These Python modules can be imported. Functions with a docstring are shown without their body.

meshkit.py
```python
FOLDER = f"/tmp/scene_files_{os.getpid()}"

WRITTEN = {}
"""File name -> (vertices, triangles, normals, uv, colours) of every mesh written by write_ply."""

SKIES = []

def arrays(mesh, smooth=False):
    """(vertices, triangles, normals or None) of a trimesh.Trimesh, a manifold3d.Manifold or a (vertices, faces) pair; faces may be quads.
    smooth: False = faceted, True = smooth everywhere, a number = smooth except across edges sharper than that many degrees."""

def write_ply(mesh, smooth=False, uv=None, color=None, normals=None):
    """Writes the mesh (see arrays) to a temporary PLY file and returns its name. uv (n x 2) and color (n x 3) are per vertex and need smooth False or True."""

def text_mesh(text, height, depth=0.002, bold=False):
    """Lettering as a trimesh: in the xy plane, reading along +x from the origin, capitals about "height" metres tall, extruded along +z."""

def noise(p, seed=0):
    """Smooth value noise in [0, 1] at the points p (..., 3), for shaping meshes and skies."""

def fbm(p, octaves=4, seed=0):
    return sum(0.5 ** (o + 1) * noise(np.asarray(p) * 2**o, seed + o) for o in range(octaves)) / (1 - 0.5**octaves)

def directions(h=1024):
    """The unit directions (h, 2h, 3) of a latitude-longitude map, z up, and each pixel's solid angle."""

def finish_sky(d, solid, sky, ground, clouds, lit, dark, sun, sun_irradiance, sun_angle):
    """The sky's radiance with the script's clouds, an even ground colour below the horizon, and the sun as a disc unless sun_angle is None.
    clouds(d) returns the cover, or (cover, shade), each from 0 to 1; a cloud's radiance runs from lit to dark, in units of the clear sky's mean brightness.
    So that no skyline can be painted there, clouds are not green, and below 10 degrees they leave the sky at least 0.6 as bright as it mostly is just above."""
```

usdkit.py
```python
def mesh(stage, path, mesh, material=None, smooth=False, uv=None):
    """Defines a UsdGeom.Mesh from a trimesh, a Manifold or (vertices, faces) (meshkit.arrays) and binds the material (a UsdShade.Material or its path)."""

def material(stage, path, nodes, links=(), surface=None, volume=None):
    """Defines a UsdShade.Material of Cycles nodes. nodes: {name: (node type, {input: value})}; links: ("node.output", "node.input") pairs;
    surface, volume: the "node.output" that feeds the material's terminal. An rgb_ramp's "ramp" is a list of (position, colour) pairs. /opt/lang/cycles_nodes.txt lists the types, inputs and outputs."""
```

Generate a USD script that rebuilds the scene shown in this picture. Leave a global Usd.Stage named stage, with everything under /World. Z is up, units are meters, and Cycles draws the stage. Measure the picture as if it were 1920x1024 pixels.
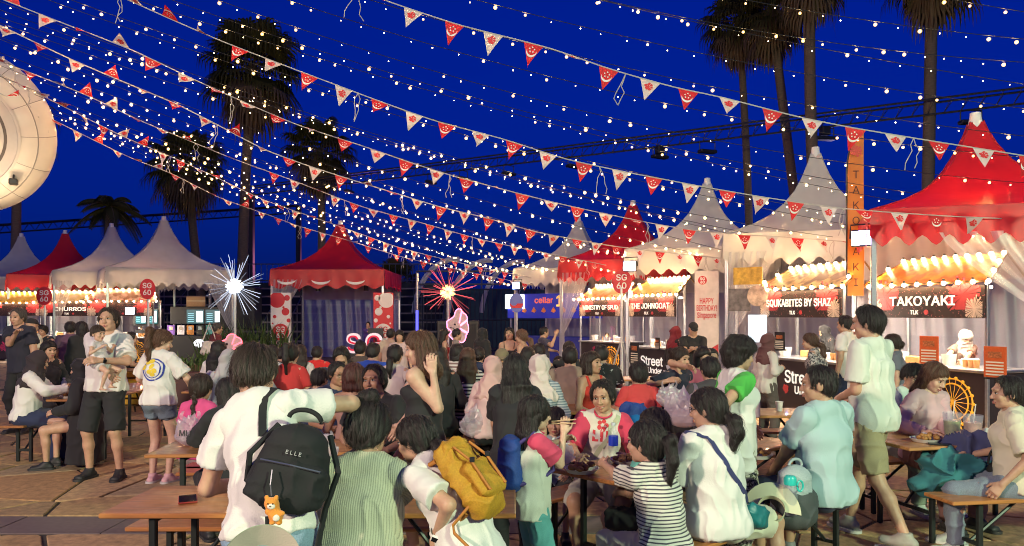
import math, random
import numpy as np
import usdkit, meshkit
from pxr import Usd, UsdGeom, UsdLux, UsdShade, Gf, Sdf, Vt
from shapely.geometry import Polygon, Point, box as sbox, LineString, MultiPolygon
from shapely import affinity, ops as sops
import trimesh

stage = Usd.Stage.CreateInMemory()
UsdGeom.SetStageUpAxis(stage, 'Z'); UsdGeom.SetStageMetersPerUnit(stage, 1.0)
UsdGeom.Xform.Define(stage, '/World'); UsdGeom.Scope.Define(stage, '/World/Looks')
# ---------------------------------------------------------------- camera
FPX, CX, HY, CAMZ = 1400.0, 960.0, 590.0, 1.75
cam = UsdGeom.Camera.Define(stage, '/World/camera')
cam.AddTranslateOp().Set(Gf.Vec3d(0, 0, CAMZ)); cam.AddRotateXOp().Set(90.0)
cam.CreateHorizontalApertureAttr(36.0); cam.CreateFocalLengthAttr(36.0 * FPX / 1920)
cam.CreateVerticalApertureOffsetAttr((HY - 512) / 1920 * 36.0)
cam.CreateExposureAttr(1.0)
# ---------------------------------------------------------------- dusk sky
SUN_EL, SUN_ROT, SKY = math.radians(-0.4), math.radians(200), 0.075
dome = UsdLux.DomeLight.Define(stage, '/World/sky'); dome.CreateIntensityAttr(1.0)
skym = usdkit.material(stage, '/World/Looks/sky', {
    's': ('sky_texture', {'sky_type': 'single_scattering', 'sun_disc': False, 'sun_elevation': SUN_EL, 'sun_rotation': SUN_ROT, 'ozone_density': 4.0, 'aerosol_density': 0.3}),
    'm': ('mix', {'mix_type': 'multiply', 'fac': 1.0, 'color2': (0.06, 0.52, 3.2)}),
    'k': ('mix', {'mix_type': 'mix', 'fac': 0.40, 'color2': (0.0, 0.085, 2.1)}),
    'b': ('background_shader', {'strength': SKY})}, [('s.color', 'm.color1'), ('m.color', 'k.color1'), ('k.color', 'b.color')], surface='b.background')
UsdShade.MaterialBindingAPI.Apply(dome.GetPrim()).Bind(skym)
dome.GetPrim().SetCustomDataByKey('kind', 'structure'); dome.GetPrim().SetCustomDataByKey('label', 'deep blue dusk sky over the festival'); dome.GetPrim().SetCustomDataByKey('category', 'sky')


def P(px, py, d):
    return np.array([(px - CX) / FPX * d, d, CAMZ - (py - HY) / FPX * d])


def G(px, py):
    d = CAMZ * FPX / (py - HY)
    return np.array([(px - CX) / FPX * d, d, 0.0])


def lamp(path, pos, target, size, power, col, spread=None):
    l = UsdLux.RectLight.Define(stage, path)
    l.CreateWidthAttr(size[0]); l.CreateHeightAttr(size[1]); l.CreateIntensityAttr(power); l.CreateColorAttr(Gf.Vec3f(*col))
    m = Gf.Matrix4d().SetLookAt(Gf.Vec3d(*map(float, pos)), Gf.Vec3d(*map(float, target)), Gf.Vec3d(0, 0.01, 1)).GetInverse()
    l.AddTransformOp().Set(m)
    return l
# ---------------------------------------------------------------- kit
used = {}


def free(parent, name):
    k = (parent, name); n = used.get(k, -1) + 1; used[k] = n
    return f'{parent}/{name}' + (f'_{n:03d}' if n else '')


def tag(prim, label=None, cat=None, group=None, kind=None):
    for k, v in (('label', label), ('category', cat), ('group', group), ('kind', kind)):
        if v: prim.SetCustomDataByKey(k, v)
    return prim


def thing(name, label=None, cat=None, loc=(0, 0, 0), rz=0.0, group=None, kind=None, sc=1.0):
    path = free('/World', name)
    x = UsdGeom.Xform.Define(stage, path)
    x.AddTranslateOp().Set(Gf.Vec3d(*map(float, loc)))
    if rz: x.AddRotateZOp().Set(float(rz))
    if sc != 1.0: x.AddScaleOp().Set(Gf.Vec3f(sc, sc, sc))
    tag(x.GetPrim(), label, cat, group, kind)
    return path


def put(parent, name, vf, m, smooth=False, kind=None, label=None, uvs=None):
    path = free(parent, name)
    p = usdkit.mesh(stage, path, vf, m, smooth)
    tag(p.GetPrim(), label, None, None, kind)
    return path


def top(name, vf, m, label, cat, smooth=False, group=None, kind=None):
    path = free('/World', name)
    p = usdkit.mesh(stage, path, vf, m, smooth)
    tag(p.GetPrim(), label, cat, group, kind)
    return path


def clone(src, name, label, loc, rz=0.0, group=None, sc=1.0):
    path = free('/World', name)
    x = UsdGeom.Xform.Define(stage, path)
    was = stage.GetPrimAtPath(src)
    x.GetPrim().GetReferences().AddInternalReference(src)
    x.ClearXformOpOrder()
    a = UsdGeom.XformCommonAPI(x)
    x.ClearXformOpOrder()
    x.AddTransformOp().Set(Gf.Matrix4d().SetScale(sc) * Gf.Matrix4d().SetRotate(Gf.Rotation(Gf.Vec3d(0, 0, 1), float(rz))) * Gf.Matrix4d().SetTranslate(Gf.Vec3d(*map(float, loc))))
    x.GetPrim().SetInstanceable(True)
    tag(x.GetPrim(), label, was.GetCustomDataByKey('category'), group or was.GetCustomDataByKey('group'))
    return path


_m = {}
LIN = lambda c: tuple(((x / 255) / 12.92 if x / 255 <= .04045 else ((x / 255 + .055) / 1.055) ** 2.4) for x in c)


def mat(kind, col, rough=0.5, metal=0.0, bump=0.0, scale=30.0, var=0.15, alpha=1.0, stretch=(1, 1, 1), sheen=0.0, trans=0.0, emit=0.0, sss=0.0, spec=0.5):
    key = (kind, tuple(round(float(c), 4) for c in col), rough, metal, bump, scale, var, stretch, sheen, trans, emit, sss, alpha, spec)
    if key in _m: return _m[key]
    n = {'p': ('principled_bsdf', {'base_color': col, 'roughness': rough, 'metallic': metal, 'sheen_weight': sheen, 'transmission_weight': trans, 'subsurface_weight': sss, 'alpha': alpha, 'specular_ior_level': spec,
                                   'subsurface_radius': (1.0, 0.35, 0.2), 'subsurface_scale': 0.012})}
    l = []
    if emit: n['p'][1].update(emission_color=col, emission_strength=emit)
    if var or bump:
        n['t'] = ('texture_coordinate', {}); n['mp'] = ('mapping', {'scale': stretch})
        n['n'] = ('noise_texture', {'scale': scale, 'detail': 4.0, 'roughness': 0.6})
        l += [('t.object', 'mp.vector'), ('mp.vector', 'n.vector')]
    if var:
        n['r'] = ('rgb_ramp', {'ramp': [(0.25, tuple(c * (1 - var) for c in col)), (0.75, tuple(min(c * (1 + var), 1) for c in col))]})
        l += [('n.fac', 'r.fac'), ('r.color', 'p.base_color')]
    if bump:
        n['b'] = ('bump', {'strength': bump, 'distance': 0.01}); l += [('n.fac', 'b.height'), ('b.normal', 'p.normal')]
    m = usdkit.material(stage, free('/World/Looks', kind), n, l, surface='p.BSDF')
    _m[key] = m
    return m


def glow(col, s, name='lit_bulb'):
    key = ('glow', tuple(col), s)
    if key not in _m:
        _m[key] = usdkit.material(stage, free('/World/Looks', name), {'e': ('emission', {'color': col, 'strength': s})}, surface='e.emission')
    return _m[key]


def sheer(col, fac, rough=0.5, name='clear_plastic'):
    """thin plastic film: part see-through, part diffuse/translucent, with a glossy skin"""
    key = ('sheer', tuple(col), fac)
    if key not in _m:
        _m[key] = usdkit.material(stage, free('/World/Looks', name), {
            't': ('transparent_bsdf', {'color': (1, 1, 1)}), 'd': ('diffuse_bsdf', {'color': col}), 'tl': ('translucent_bsdf', {'color': col}), 'g': ('glossy_bsdf', {'color': (.8, .8, .8), 'roughness': .38}),
            'm1': ('mix_closure', {'fac': .5}), 'm2': ('mix_closure', {'fac': fac}), 'm3': ('mix_closure', {'fac': .07})},
            [('d.BSDF', 'm1.closure1'), ('tl.BSDF', 'm1.closure2'), ('t.BSDF', 'm2.closure1'), ('m1.closure', 'm2.closure2'), ('m2.closure', 'm3.closure1'), ('g.BSDF', 'm3.closure2')], surface='m3.closure')
    return _m[key]


def fabric(col, trl=0.35, name='tent_fabric', rough=.6):
    key = ('fabric', tuple(col), trl)
    if key not in _m:
        _m[key] = usdkit.material(stage, free('/World/Looks', name), {
            'd': ('principled_bsdf', {'base_color': col, 'roughness': rough}), 'tl': ('translucent_bsdf', {'color': col}), 'm': ('mix_closure', {'fac': trl}),
            't': ('texture_coordinate', {}), 'n': ('noise_texture', {'scale': 2.2, 'detail': 5.0}), 'r': ('rgb_ramp', {'ramp': [(.3, tuple(c * .78 for c in col)), (.7, col)]}), 'b': ('bump', {'strength': .35, 'distance': .03})},
            [('t.object', 'n.vector'), ('n.fac', 'r.fac'), ('r.color', 'd.base_color'), ('n.fac', 'b.height'), ('b.normal', 'd.normal'), ('d.BSDF', 'm.closure1'), ('tl.BSDF', 'm.closure2')], surface='m.closure')
    return _m[key]


class MB:
    """collects shapes into one mesh"""
    def __init__(s): s.v, s.f, s.n = [], [], 0

    def add(s, v, f):
        v, f = np.asarray(v, float).reshape(-1, 3), np.asarray(f, int)
        if f.shape[1] == 4: f = np.vstack([f[:, [0, 1, 2]], f[:, [0, 2, 3]]])
        s.v.append(v); s.f.append(f + s.n); s.n += len(v)
        return s

    def tm(s, t, M=None):
        v = np.array(t.vertices)
        if M is not None: v = v @ np.asarray(M)[:3, :3].T + np.asarray(M)[:3, 3]
        return s.add(v, np.array(t.faces))

    def box(s, c, size, rz=0.0, bev=0.0):
        x, y, z = np.asarray(size, float) / 2
        if bev:
            b = min(bev, x * .9, y * .9, z * .9); v = []
            for sx in (-1, 1):
                for sy in (-1, 1):
                    for sz in (-1, 1):
                        v += [(sx * x, sy * (y - b), sz * (z - b)), (sx * (x - b), sy * y, sz * (z - b)), (sx * (x - b), sy * (y - b), sz * z)]
            h = trimesh.convex.convex_hull(np.array(v)); v, f = np.array(h.vertices), np.array(h.faces)
        else:
            v = np.array([(i * x, j * y, k * z) for i in (-1, 1) for j in (-1, 1) for k in (-1, 1)])
            f = np.array([(0, 1, 3, 2), (4, 6, 7, 5), (0, 4, 5, 1), (2, 3, 7, 6), (0, 2, 6, 4), (1, 5, 7, 3)])
        a = math.radians(rz); R = np.array([[math.cos(a), -math.sin(a), 0], [math.sin(a), math.cos(a), 0], [0, 0, 1]])
        return s.add(v @ R.T + np.asarray(c, float), f)

    def tube(s, pts, r, n=8, cap=True):
        p = np.asarray(pts, float); r = np.broadcast_to(np.asarray(r, float), (len(p),))
        t = np.gradient(p, axis=0) if len(p) > 2 else np.repeat([p[1] - p[0]], 2, 0)
        t = t / (np.linalg.norm(t, axis=1, keepdims=True) + 1e-12)
        ref = np.array([0, 0, 1.0]) if abs(t[:, 2]).mean() < .8 else np.array([1.0, 0, 0])
        a = np.cross(t, ref); a /= np.linalg.norm(a, axis=1, keepdims=True) + 1e-12
        b = np.cross(a, t); w = np.arange(n) * 2 * np.pi / n
        v = p[:, None] + r[:, None, None] * (np.cos(w)[None, :, None] * a[:, None] + np.sin(w)[None, :, None] * b[:, None])
        i, j = np.meshgrid(np.arange(len(p) - 1), np.arange(n), indexing='ij')
        q = np.stack([i * n + j, i * n + (j + 1) % n, (i + 1) * n + (j + 1) % n, (i + 1) * n + j], -1).reshape(-1, 4)[:, ::-1]
        f = np.vstack([q[:, [0, 1, 2]], q[:, [0, 2, 3]]]); v = v.reshape(-1, 3)
        if cap:
            k = len(v); v = np.vstack([v, p[:1], p[-1:]]); L = (len(p) - 1) * n
            f = np.vstack([f, [(k, (x + 1) % n, x) for x in range(n)][::1], [(k + 1, L + x, L + (x + 1) % n) for x in range(n)]])
        return s.add(v, f)

    def rev(s, prof, n=16, c=(0, 0, 0)):
        """lathe: prof = [(r, z), ...] round z"""
        pr = np.asarray(prof, float); w = np.arange(n) * 2 * np.pi / n
        v = np.stack([pr[:, None, 0] * np.cos(w), pr[:, None, 0] * np.sin(w), np.repeat(pr[:, 1:2], n, 1)], -1).reshape(-1, 3) + np.asarray(c, float)
        i, j = np.meshgrid(np.arange(len(pr) - 1), np.arange(n), indexing='ij')
        return s.add(v, np.stack([i * n + j, i * n + (j + 1) % n, (i + 1) * n + (j + 1) % n, (i + 1) * n + j], -1).reshape(-1, 4))

    def ball(s, c, r, sub=1, sc=(1, 1, 1)):
        v, f = BALL[sub]
        return s.add(v * r * np.asarray(sc, float) + np.asarray(c, float), f)

    def grid(s, V):
        """V: (n, m, 3) surface"""
        n, m = V.shape[:2]; i, j = np.meshgrid(np.arange(n - 1), np.arange(m - 1), indexing='ij')
        return s.add(V.reshape(-1, 3), np.stack([i * m + j, (i + 1) * m + j, (i + 1) * m + j + 1, i * m + j + 1], -1).reshape(-1, 4))

    def poly(s, pg, h, M=None):
        """extruded shapely polygon (xy plane, height h along z) through 4x4 M"""
        for g in getattr(pg, 'geoms', [pg]):
            if g.is_empty or g.area < 1e-8: continue
            s.tm(trimesh.creation.extrude_polygon(g, h, engine='earcut'), M)
        return s

    @property
    def vf(s): return (np.vstack(s.v), np.vstack(s.f))

    def xf(s, M):
        v, f = s.vf; return (v @ np.asarray(M)[:3, :3].T + np.asarray(M)[:3, 3], f)


BALL = {}
for _k in (0, 1, 2, 3):
    _t = trimesh.creation.icosphere(_k, 1.0); BALL[_k] = (np.array(_t.vertices), np.array(_t.faces))


def frame(o, x, y):
    """4x4 taking local x, y to world directions x, y (z = x cross y), origin o"""
    x = np.asarray(x, float); x = x / np.linalg.norm(x); y = np.asarray(y, float); y = y - x * (x @ y); y = y / np.linalg.norm(y)
    M = np.eye(4); M[:3, 0], M[:3, 1], M[:3, 2], M[:3, 3] = x, y, np.cross(x, y), o
    return M


_txt = {}


def text(s, h, M, depth=.004, bold=True, fit=None, center=True):
    """lettering mesh (vf) in frame M, centred on its origin"""
    k = (s, bold)
    if k not in _txt: _txt[k] = meshkit.text_mesh(s, 1.0, 1.0, bold)
    t = _txt[k]; v = np.array(t.vertices) * [h, h, depth]
    w = np.ptp(v[:, 0]); sx = (fit / w) if fit else 1.0
    v[:, 0] *= sx
    if center: v[:, 0] -= (v[:, 0].max() + v[:, 0].min()) / 2; v[:, 1] -= h / 2
    return (v @ M[:3, :3].T + M[:3, 3], np.array(t.faces))


def rnd(seed): return random.Random(seed)


STEEL = lambda: mat('galvanised_steel', (.45, .46, .48), .35, .9, var=.1)
DARK = lambda: mat('dark_painted_metal', (.02, .021, .024), .45, .3, var=.2)
# ---------------------------------------------------------------- materials
WHITE_T = fabric((.62, .60, .58), .30, 'white_tent_fabric'); RED_T = fabric((.55, .012, .02), .22, 'red_tent_fabric', .45)
FILM = sheer((.75, .74, .76), .34, name='clear_plastic_film'); FILM2 = sheer((.72, .72, .76), .5, name='cloudy_plastic_sheet')
WHITEP = mat('white_print', (.72, .70, .68), .55, var=.05); REDP = mat('red_print', (.55, .02, .03), .5, var=.06)
BULB = glow((1.0, .60, .25), 360.0, 'festoon_glow'); HALO = usdkit.material(stage, '/World/Looks/halo_shell', {'t': ('transparent_bsdf', {'color': (1, 1, 1)}), 'e': ('emission', {'color': (1.0, .56, .17), 'strength': 2.4}), 'm': ('mix_closure', {'fac': .24})}, [('t.BSDF', 'm.closure1'), ('e.emission', 'm.closure2')], surface='m.closure'); BULB2 = glow((1.0, .66, .34), 60.0, 'cart_bulb_glow'); BULBW = glow((1.0, .66, .34), 9.0, 'festoon_dim_glow')  # festoon halo put into a faintly glowing, see-through shell, no glass part
BLACKP = mat('black_plastic', (.015, .015, .017), .45, var=.2); CORD = mat('white_cord', (.42, .40, .38), .8, var=.1); WIRE = mat('dark_wire', (.012, .012, .014), .6, var=0)


def board_mat(name, col, dots):
    return usdkit.material(stage, free('/World/Looks', name), {
        't': ('texture_coordinate', {}), 'v': ('voronoi_texture', {'scale': 26.0}), 'r': ('rgb_ramp', {'ramp': [(0.0, dots), (.16, dots), (.22, col), (1.0, col)]}), 'p': ('principled_bsdf', {'roughness': .45})},
        [('t.object', 'v.vector'), ('v.distance', 'r.fac'), ('r.color', 'p.base_color')], surface='p.BSDF')


CONFETTI = board_mat('confetti_board', (.025, .012, .012), (.45, .12, .12))
# ---------------------------------------------------------------- ground and paving
g = MB(); n = 24
xs = np.concatenate([[-400, -120, -60], np.linspace(-30, 30, n), [60, 120, 400]]); ys = np.concatenate([[-200, -60, -20], np.linspace(-10, 50, n), [100, 200, 500]])
g.grid(np.stack([*np.meshgrid(xs, ys, indexing='ij'), np.full((len(xs), len(ys)), -.016)], -1)[:, :, :])
gp = top('ground', g.vf, mat('mortar_bed', (.035, .030, .027), .9, bump=.4, scale=14, var=.3), 'dark mortar bed under the crazy paving', 'ground', kind='structure')
from scipy.spatial import Voronoi
rg = np.random.default_rng(5)
X0, X1, Y0, Y1 = -15, 13, 3.4, 17.5
pts = []
while len(pts) < 900:
    p = rg.uniform((X0, Y0), (X1, Y1))
    if all((p[0] - q[0]) ** 2 + (p[1] - q[1]) ** 2 > .30 ** 2 for q in pts): pts.append(p)
    if len(pts) > 640: break
vor = Voronoi(np.array(pts)); band = sbox(-15, 5.97, 1.2, 6.5); stones = []
for i, r in enumerate(vor.point_region):
    reg = vor.regions[r]
    if not reg or -1 in reg: continue
    pg = Polygon(vor.vertices[reg])
    if not (X0 - 1 < pg.bounds[0] and pg.bounds[2] < X1 + 1 and Y0 - 1 < pg.bounds[1] and pg.bounds[3] < Y1 + 1): continue
    pg = pg.difference(band.buffer(.0)).buffer(-.017, join_style=2)
    for q in getattr(pg, 'geoms', [pg]):
        if q.area > .01: stones.append(q)
pave = thing('crazy_paving', 'irregular brown flagstones of the plaza floor', 'paving', kind='structure')
tones = [(.34, .22, .10), (.39, .24, .105), (.27, .18, .09), (.42, .275, .135), (.36, .205, .09), (.32, .225, .125)]
smats = [mat('flagstone', c, .78, bump=.9, scale=13, var=.42) for c in tones]


def stone_vf(q, z):
    q = q.simplify(.01); b = q.buffer(-.008, join_style=2)
    c = np.array(q.exterior.coords)[:-1]
    if b.geom_type != 'Polygon' or len(b.exterior.coords) != len(q.exterior.coords): m = MB(); m.poly(q, .014); v, f = m.vf; return (v + [0, 0, z - .014], f)
    a = np.array(b.exterior.coords)[:-1]
    k = np.argmin(np.linalg.norm(a - c[0], axis=1)); a = np.roll(a, -k, 0); n = len(c)
    mid = a.mean(0)
    v = np.vstack([np.c_[c, np.full(n, z - .016)], np.c_[c, np.full(n, z - .005)], np.c_[a, np.full(n, z)], [[*mid, z + .002]]]); f = []
    ccw = Polygon(c).exterior.is_ccw
    for i in range(n):
        j = (i + 1) % n
        for A in ((i, j, n + j), (i, n + j, n + i), (n + i, n + j, 2 * n + j), (n + i, 2 * n + j, 2 * n + i), (2 * n + i, 2 * n + j, 3 * n)): f.append(A if ccw else A[::-1])
    return v, np.array(f)


def seen_size(q):
    c = q.centroid
    px = 960 + c.x / c.y * 1400
    return q.area / c.y ** 3 if -60 < px < 1980 else 0


stones.sort(key=seen_size, reverse=True)
rest = MB()
for i, q in enumerate(stones):
    vf = stone_vf(q, rg.uniform(-.004, .003))
    if i < 300: put(pave, 'stone', vf, smats[rg.integers(6)])
    else: rest.add(*vf)
put(pave, 'stone_field', rest.vf, smats[0], kind='stuff')
# the far plaza beyond the separate stones
m = MB()
far = top('plaza_floor', m.grid(np.stack([*np.meshgrid(np.linspace(-60, 60, 3), np.linspace(17.6, 60, 3), indexing='ij'), np.full((3, 3), -.004)], -1)).vf, usdkit.material(stage, '/World/Looks/far_flagstones', {
    't': ('texture_coordinate', {}), 'v': ('voronoi_texture', {'feature': 'distance_to_edge', 'scale': 1.5}), 'r': ('rgb_ramp', {'ramp': [(0, (.04, .03, .03)), (.03, (.04, .03, .03)), (.05, (.17, .11, .07)), (1, (.15, .1, .065))]}), 'p': ('principled_bsdf', {'roughness': .7})},
    [('t.object', 'v.vector'), ('v.distance', 'r.fac'), ('r.color', 'p.base_color')], surface='p.BSDF'), 'brown flagstone plaza floor farther back', 'paving', kind='structure')
strip = thing('paved_strip', 'smooth grey paved strip crossing the flagstones', 'paving', kind='structure')
for i in range(18):
    m = MB(); m.box((-14.55 + i * .9, 6.235, -.009), (.892, .50, .014 + .002 * (i % 3)), bev=.004); put(strip, 'slab', m.vf, mat('grey_slab', (.13, .10, .095), .8, bump=.2, scale=20, var=.15))


# ---------------------------------------------------------------- pagoda tents
PROF = [(0, 1.0, 0), (.1, .86, .10), (.22, .69, .24), (.36, .515, .44), (.5, .36, .70), (.64, .235, 1.0), (.78, .145, 1.33), (.9, .085, 1.62), (1, .055, 1.82)]


def tent(name, label, c, rz, half, col, eave=3.3, drop=.55, peak=1.85, curtains=(), back=True, side=None, scal=.32):
    t = thing(name, label, 'tent', (c[0], c[1], 0), rz, group='pagoda tents')
    M_ = RED_T if col == 'red' else WHITE_T
    k = 17; u = np.linspace(-1, 1, k); roof = MB()
    rr = rnd(int(c[0] * 100 + c[1]))
    for sd in range(4):
        V = np.zeros((len(PROF), k, 3))
        for i, (_, hw, z) in enumerate(PROF):
            w = hw * half; sag = .05 * half * math.sin(math.pi * min(1, hw)) * (1 - u ** 2)
            V[i] = np.stack([u * w, np.full(k, -w) + sag * .6, np.full(k, eave + z * peak / 1.82) - sag * .5 - .012 * np.sin(u * 19 + i * .7 + sd) * hw], -1)
        a = sd * math.pi / 2; R = np.array([[math.cos(a), -math.sin(a), 0], [math.sin(a), math.cos(a), 0], [0, 0, 1]])
        put(t, 'roof_panel', MB().grid(V @ R.T).vf, M_, smooth=40)
    m = MB()
    for sx, sy in ((-1, -1), (1, -1), (1, 1), (-1, 1)): m.tube([(sx * hw * half * 1.0, sy * hw * half, eave + z * peak / 1.82 + .004) for _, hw, z in PROF], .011, 5, False)
    put(t, 'ridge_seams', m.vf, mat('seam', (.35, .008, .014) if col == 'red' else (.42, .41, .40), .6, var=.1), smooth=40)
    m = MB(); m.rev([(.001, .17), (.075, .17), (.08, .10), (.10, 0), (.10, -.06)], 12, (0, 0, eave + peak - .02)); put(t, 'peak_cap', m.vf, WHITEP if col != 'stage' else RED_T, smooth=40)
    n = int(half * 2 / scal); k = n * 6 + 1; u = np.linspace(-1, 1, k)
    for sd in range(4):
        V = np.zeros((5, k, 3))
        for i, s in enumerate(np.linspace(0, 1, 5)):
            zb = eave - drop + .07 * np.cos((u + 1) / 2 * n * 2 * np.pi)
            rip = .018 * np.sin(u * 23 + sd) * s + .012 * np.sin(u * 9 + 2 * sd) * s
            V[i] = np.stack([u * (half + .01), -(half + .01) - .03 * s - rip, eave + .005 - (eave - zb) * s], -1)
        a = sd * math.pi / 2; R = np.array([[math.cos(a), -math.sin(a), 0], [math.sin(a), math.cos(a), 0], [0, 0, 1]])
        put(t, 'valance', MB().grid(V @ R.T).vf, M_, smooth=40)
        m = MB(); m.tube(np.array([(-half, -half + .04, eave - .06), (half, -half + .04, eave - .06)]) @ R.T, .03, 6); put(t, 'eave_rail', m.vf, STEEL(), smooth=40)
        m = MB(); m.box((0, 0, (eave - .08) / 2), (.075, .075, eave - .08), bev=.01); m.box((0, 0, .01), (.2, .2, .02)); put(t, 'pole', m.xf(frame((R @ np.array([-half + .05, -half + .05, 0])), R[:, 0], R[:, 1])), STEEL())
    m = MB()
    for sx in (-1, 1):
        m.tube([(sx * half, -half * .99, eave - .08), (0, 0, eave + peak * .3)], .022, 5); m.tube([(sx * half, half * .99, eave - .08), (0, 0, eave + peak * .3)], .022, 5)
    put(t, 'roof_frame', m.vf, STEEL(), smooth=40)
    if back:
        k = 60; u = np.linspace(-1, 1, k)
        V = np.stack([np.stack([u * (half - .06), half - .05 + .03 * np.sin(u * 31 + z) + .02 * np.sin(u * 13), np.full(k, z)], -1) for z in (eave - .2, 2.4, 1.4, .05)])
        put(t, 'back_sheet', MB().grid(V).vf, sheer((.42, .40, .46), .82, name='back_plastic_sheet') if back is True else back, smooth=60)
        V = np.stack([np.stack([u * (half - .06), half - .12 + .03 * np.sin(u * 21 + z), np.full(k, z)], -1) for z in (eave - .08, 2.75 + 0 * eave, 2.35)])
        put(t, 'inner_valance', MB().grid(V).vf, fabric((.62, .58, .60), .4, 'inner_cloth'), smooth=60)
    for (sx, w, ty) in curtains:      # gathered clear plastic at a front corner: sx = side, w = top width, ty = tie height
        k = 60; s = np.linspace(0, 1, k); rows = []
        for z in np.linspace(eave - .35, .15, 22):
            q = (eave - .35 - z) / (eave - .35 - ty)
            wid = w * (1 - .86 * min(q, 1) ** 1.3) if q < 1 else w * (.14 + .10 * min(1, (q - 1)))
            amp = .03 + .035 * min(q, 1)
            rows.append(np.stack([sx * (half - .02) - sx * s * wid, -half - .02 + amp * np.sin(s * 44 + 1.2 * math.sin(z * 2)) + amp * .6 * np.sin(s * 71 + z), np.full(k, z)], -1))
        put(t, 'curtain', MB().grid(np.stack(rows)).vf, FILM, smooth=60)
    return t


RZ = -20
tents = [('red', P(1829, 0, 11.3), 1.6, 'big red pagoda tent nearest on the right, over the TAKOYAKI stall', [(1, 2.35, 1.2)], 1.45),
         ('white', P(1529, 0, 15.4), 1.7, 'white pagoda tent over the SQUKABITES BY SHAZ stall, beside the orange feather flag', [(-1, .9, 1.3)], 1.75),
         ('white', P(1326, 0, 18.9), 1.75, 'white pagoda tent over THE JOHNGOAT stall, third from the right', [(1, .8, 1.3)], 1.75),
         ('red', P(1187, 0, 22.6), 1.8, 'red pagoda tent over the MINISTRY OF SPUD stall in the right row', [(-1, .9, 1.2)], 1.75),
         ('white', P(1085, 0, 26.4), 1.8, 'farthest white pagoda tent of the right row, over the blue drinks stall', [(1, .8, 1.2)], 1.75)]
for col, c, hf, lab, cu, pk in tents:
    tent(f'{col}_pagoda_tent', lab, c, RZ, hf, col, curtains=cu, peak=pk, **(dict(eave=3.2, drop=.45) if pk < 1.7 else {}))
left = [('white', P(307, 0, 27), 2.0, 'white pagoda tent over the drinks counter, nearest of the left row', [(1, .9, 1.2)], 33, False),
        ('white', P(209, 0, 29.0), 2.0, 'second white pagoda tent of the left row, over the CHURROS stall', [(-1, .6, 1.3)], 33, True),
        ('red', P(122, 0, 31.4), 2.0, 'red pagoda tent of the left row', [], 33, True),
        ('white', P(40, 0, 32.6), 2.0, 'white pagoda tent at the far left edge', [], 33, True)]
for col, c, hf, lab, cu, rz, bk in left:
    tent(f'{col}_pagoda_tent', lab, c, rz, hf, col, curtains=cu, back=bk)
# the stage tent
ST = P(638, 0, 28.0)
stg = tent('red_stage_tent', 'red stage tent with swagged valance between the two dotted SG60 banners', ST, 0, 1.98, 'red', eave=3.32, drop=.62, scal=.66, curtains=[(-1, 1.1, 1.5)], back=sheer((.22, .24, .60), .6, name='blue_back_film'), peak=1.8)
m = MB()
for i in range(3):
    x = -1.4 + i * 1.2
    a = np.linspace(math.pi * 1.1, math.pi * 1.9, 12); m.grid(np.stack([np.stack([x + .34 * np.cos(a), np.full(12, -2.06), 2.98 + r * np.sin(a)], -1) for r in (.10, .19)]))
put(stg, 'curved_trim', m.vf, WHITEP)
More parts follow.
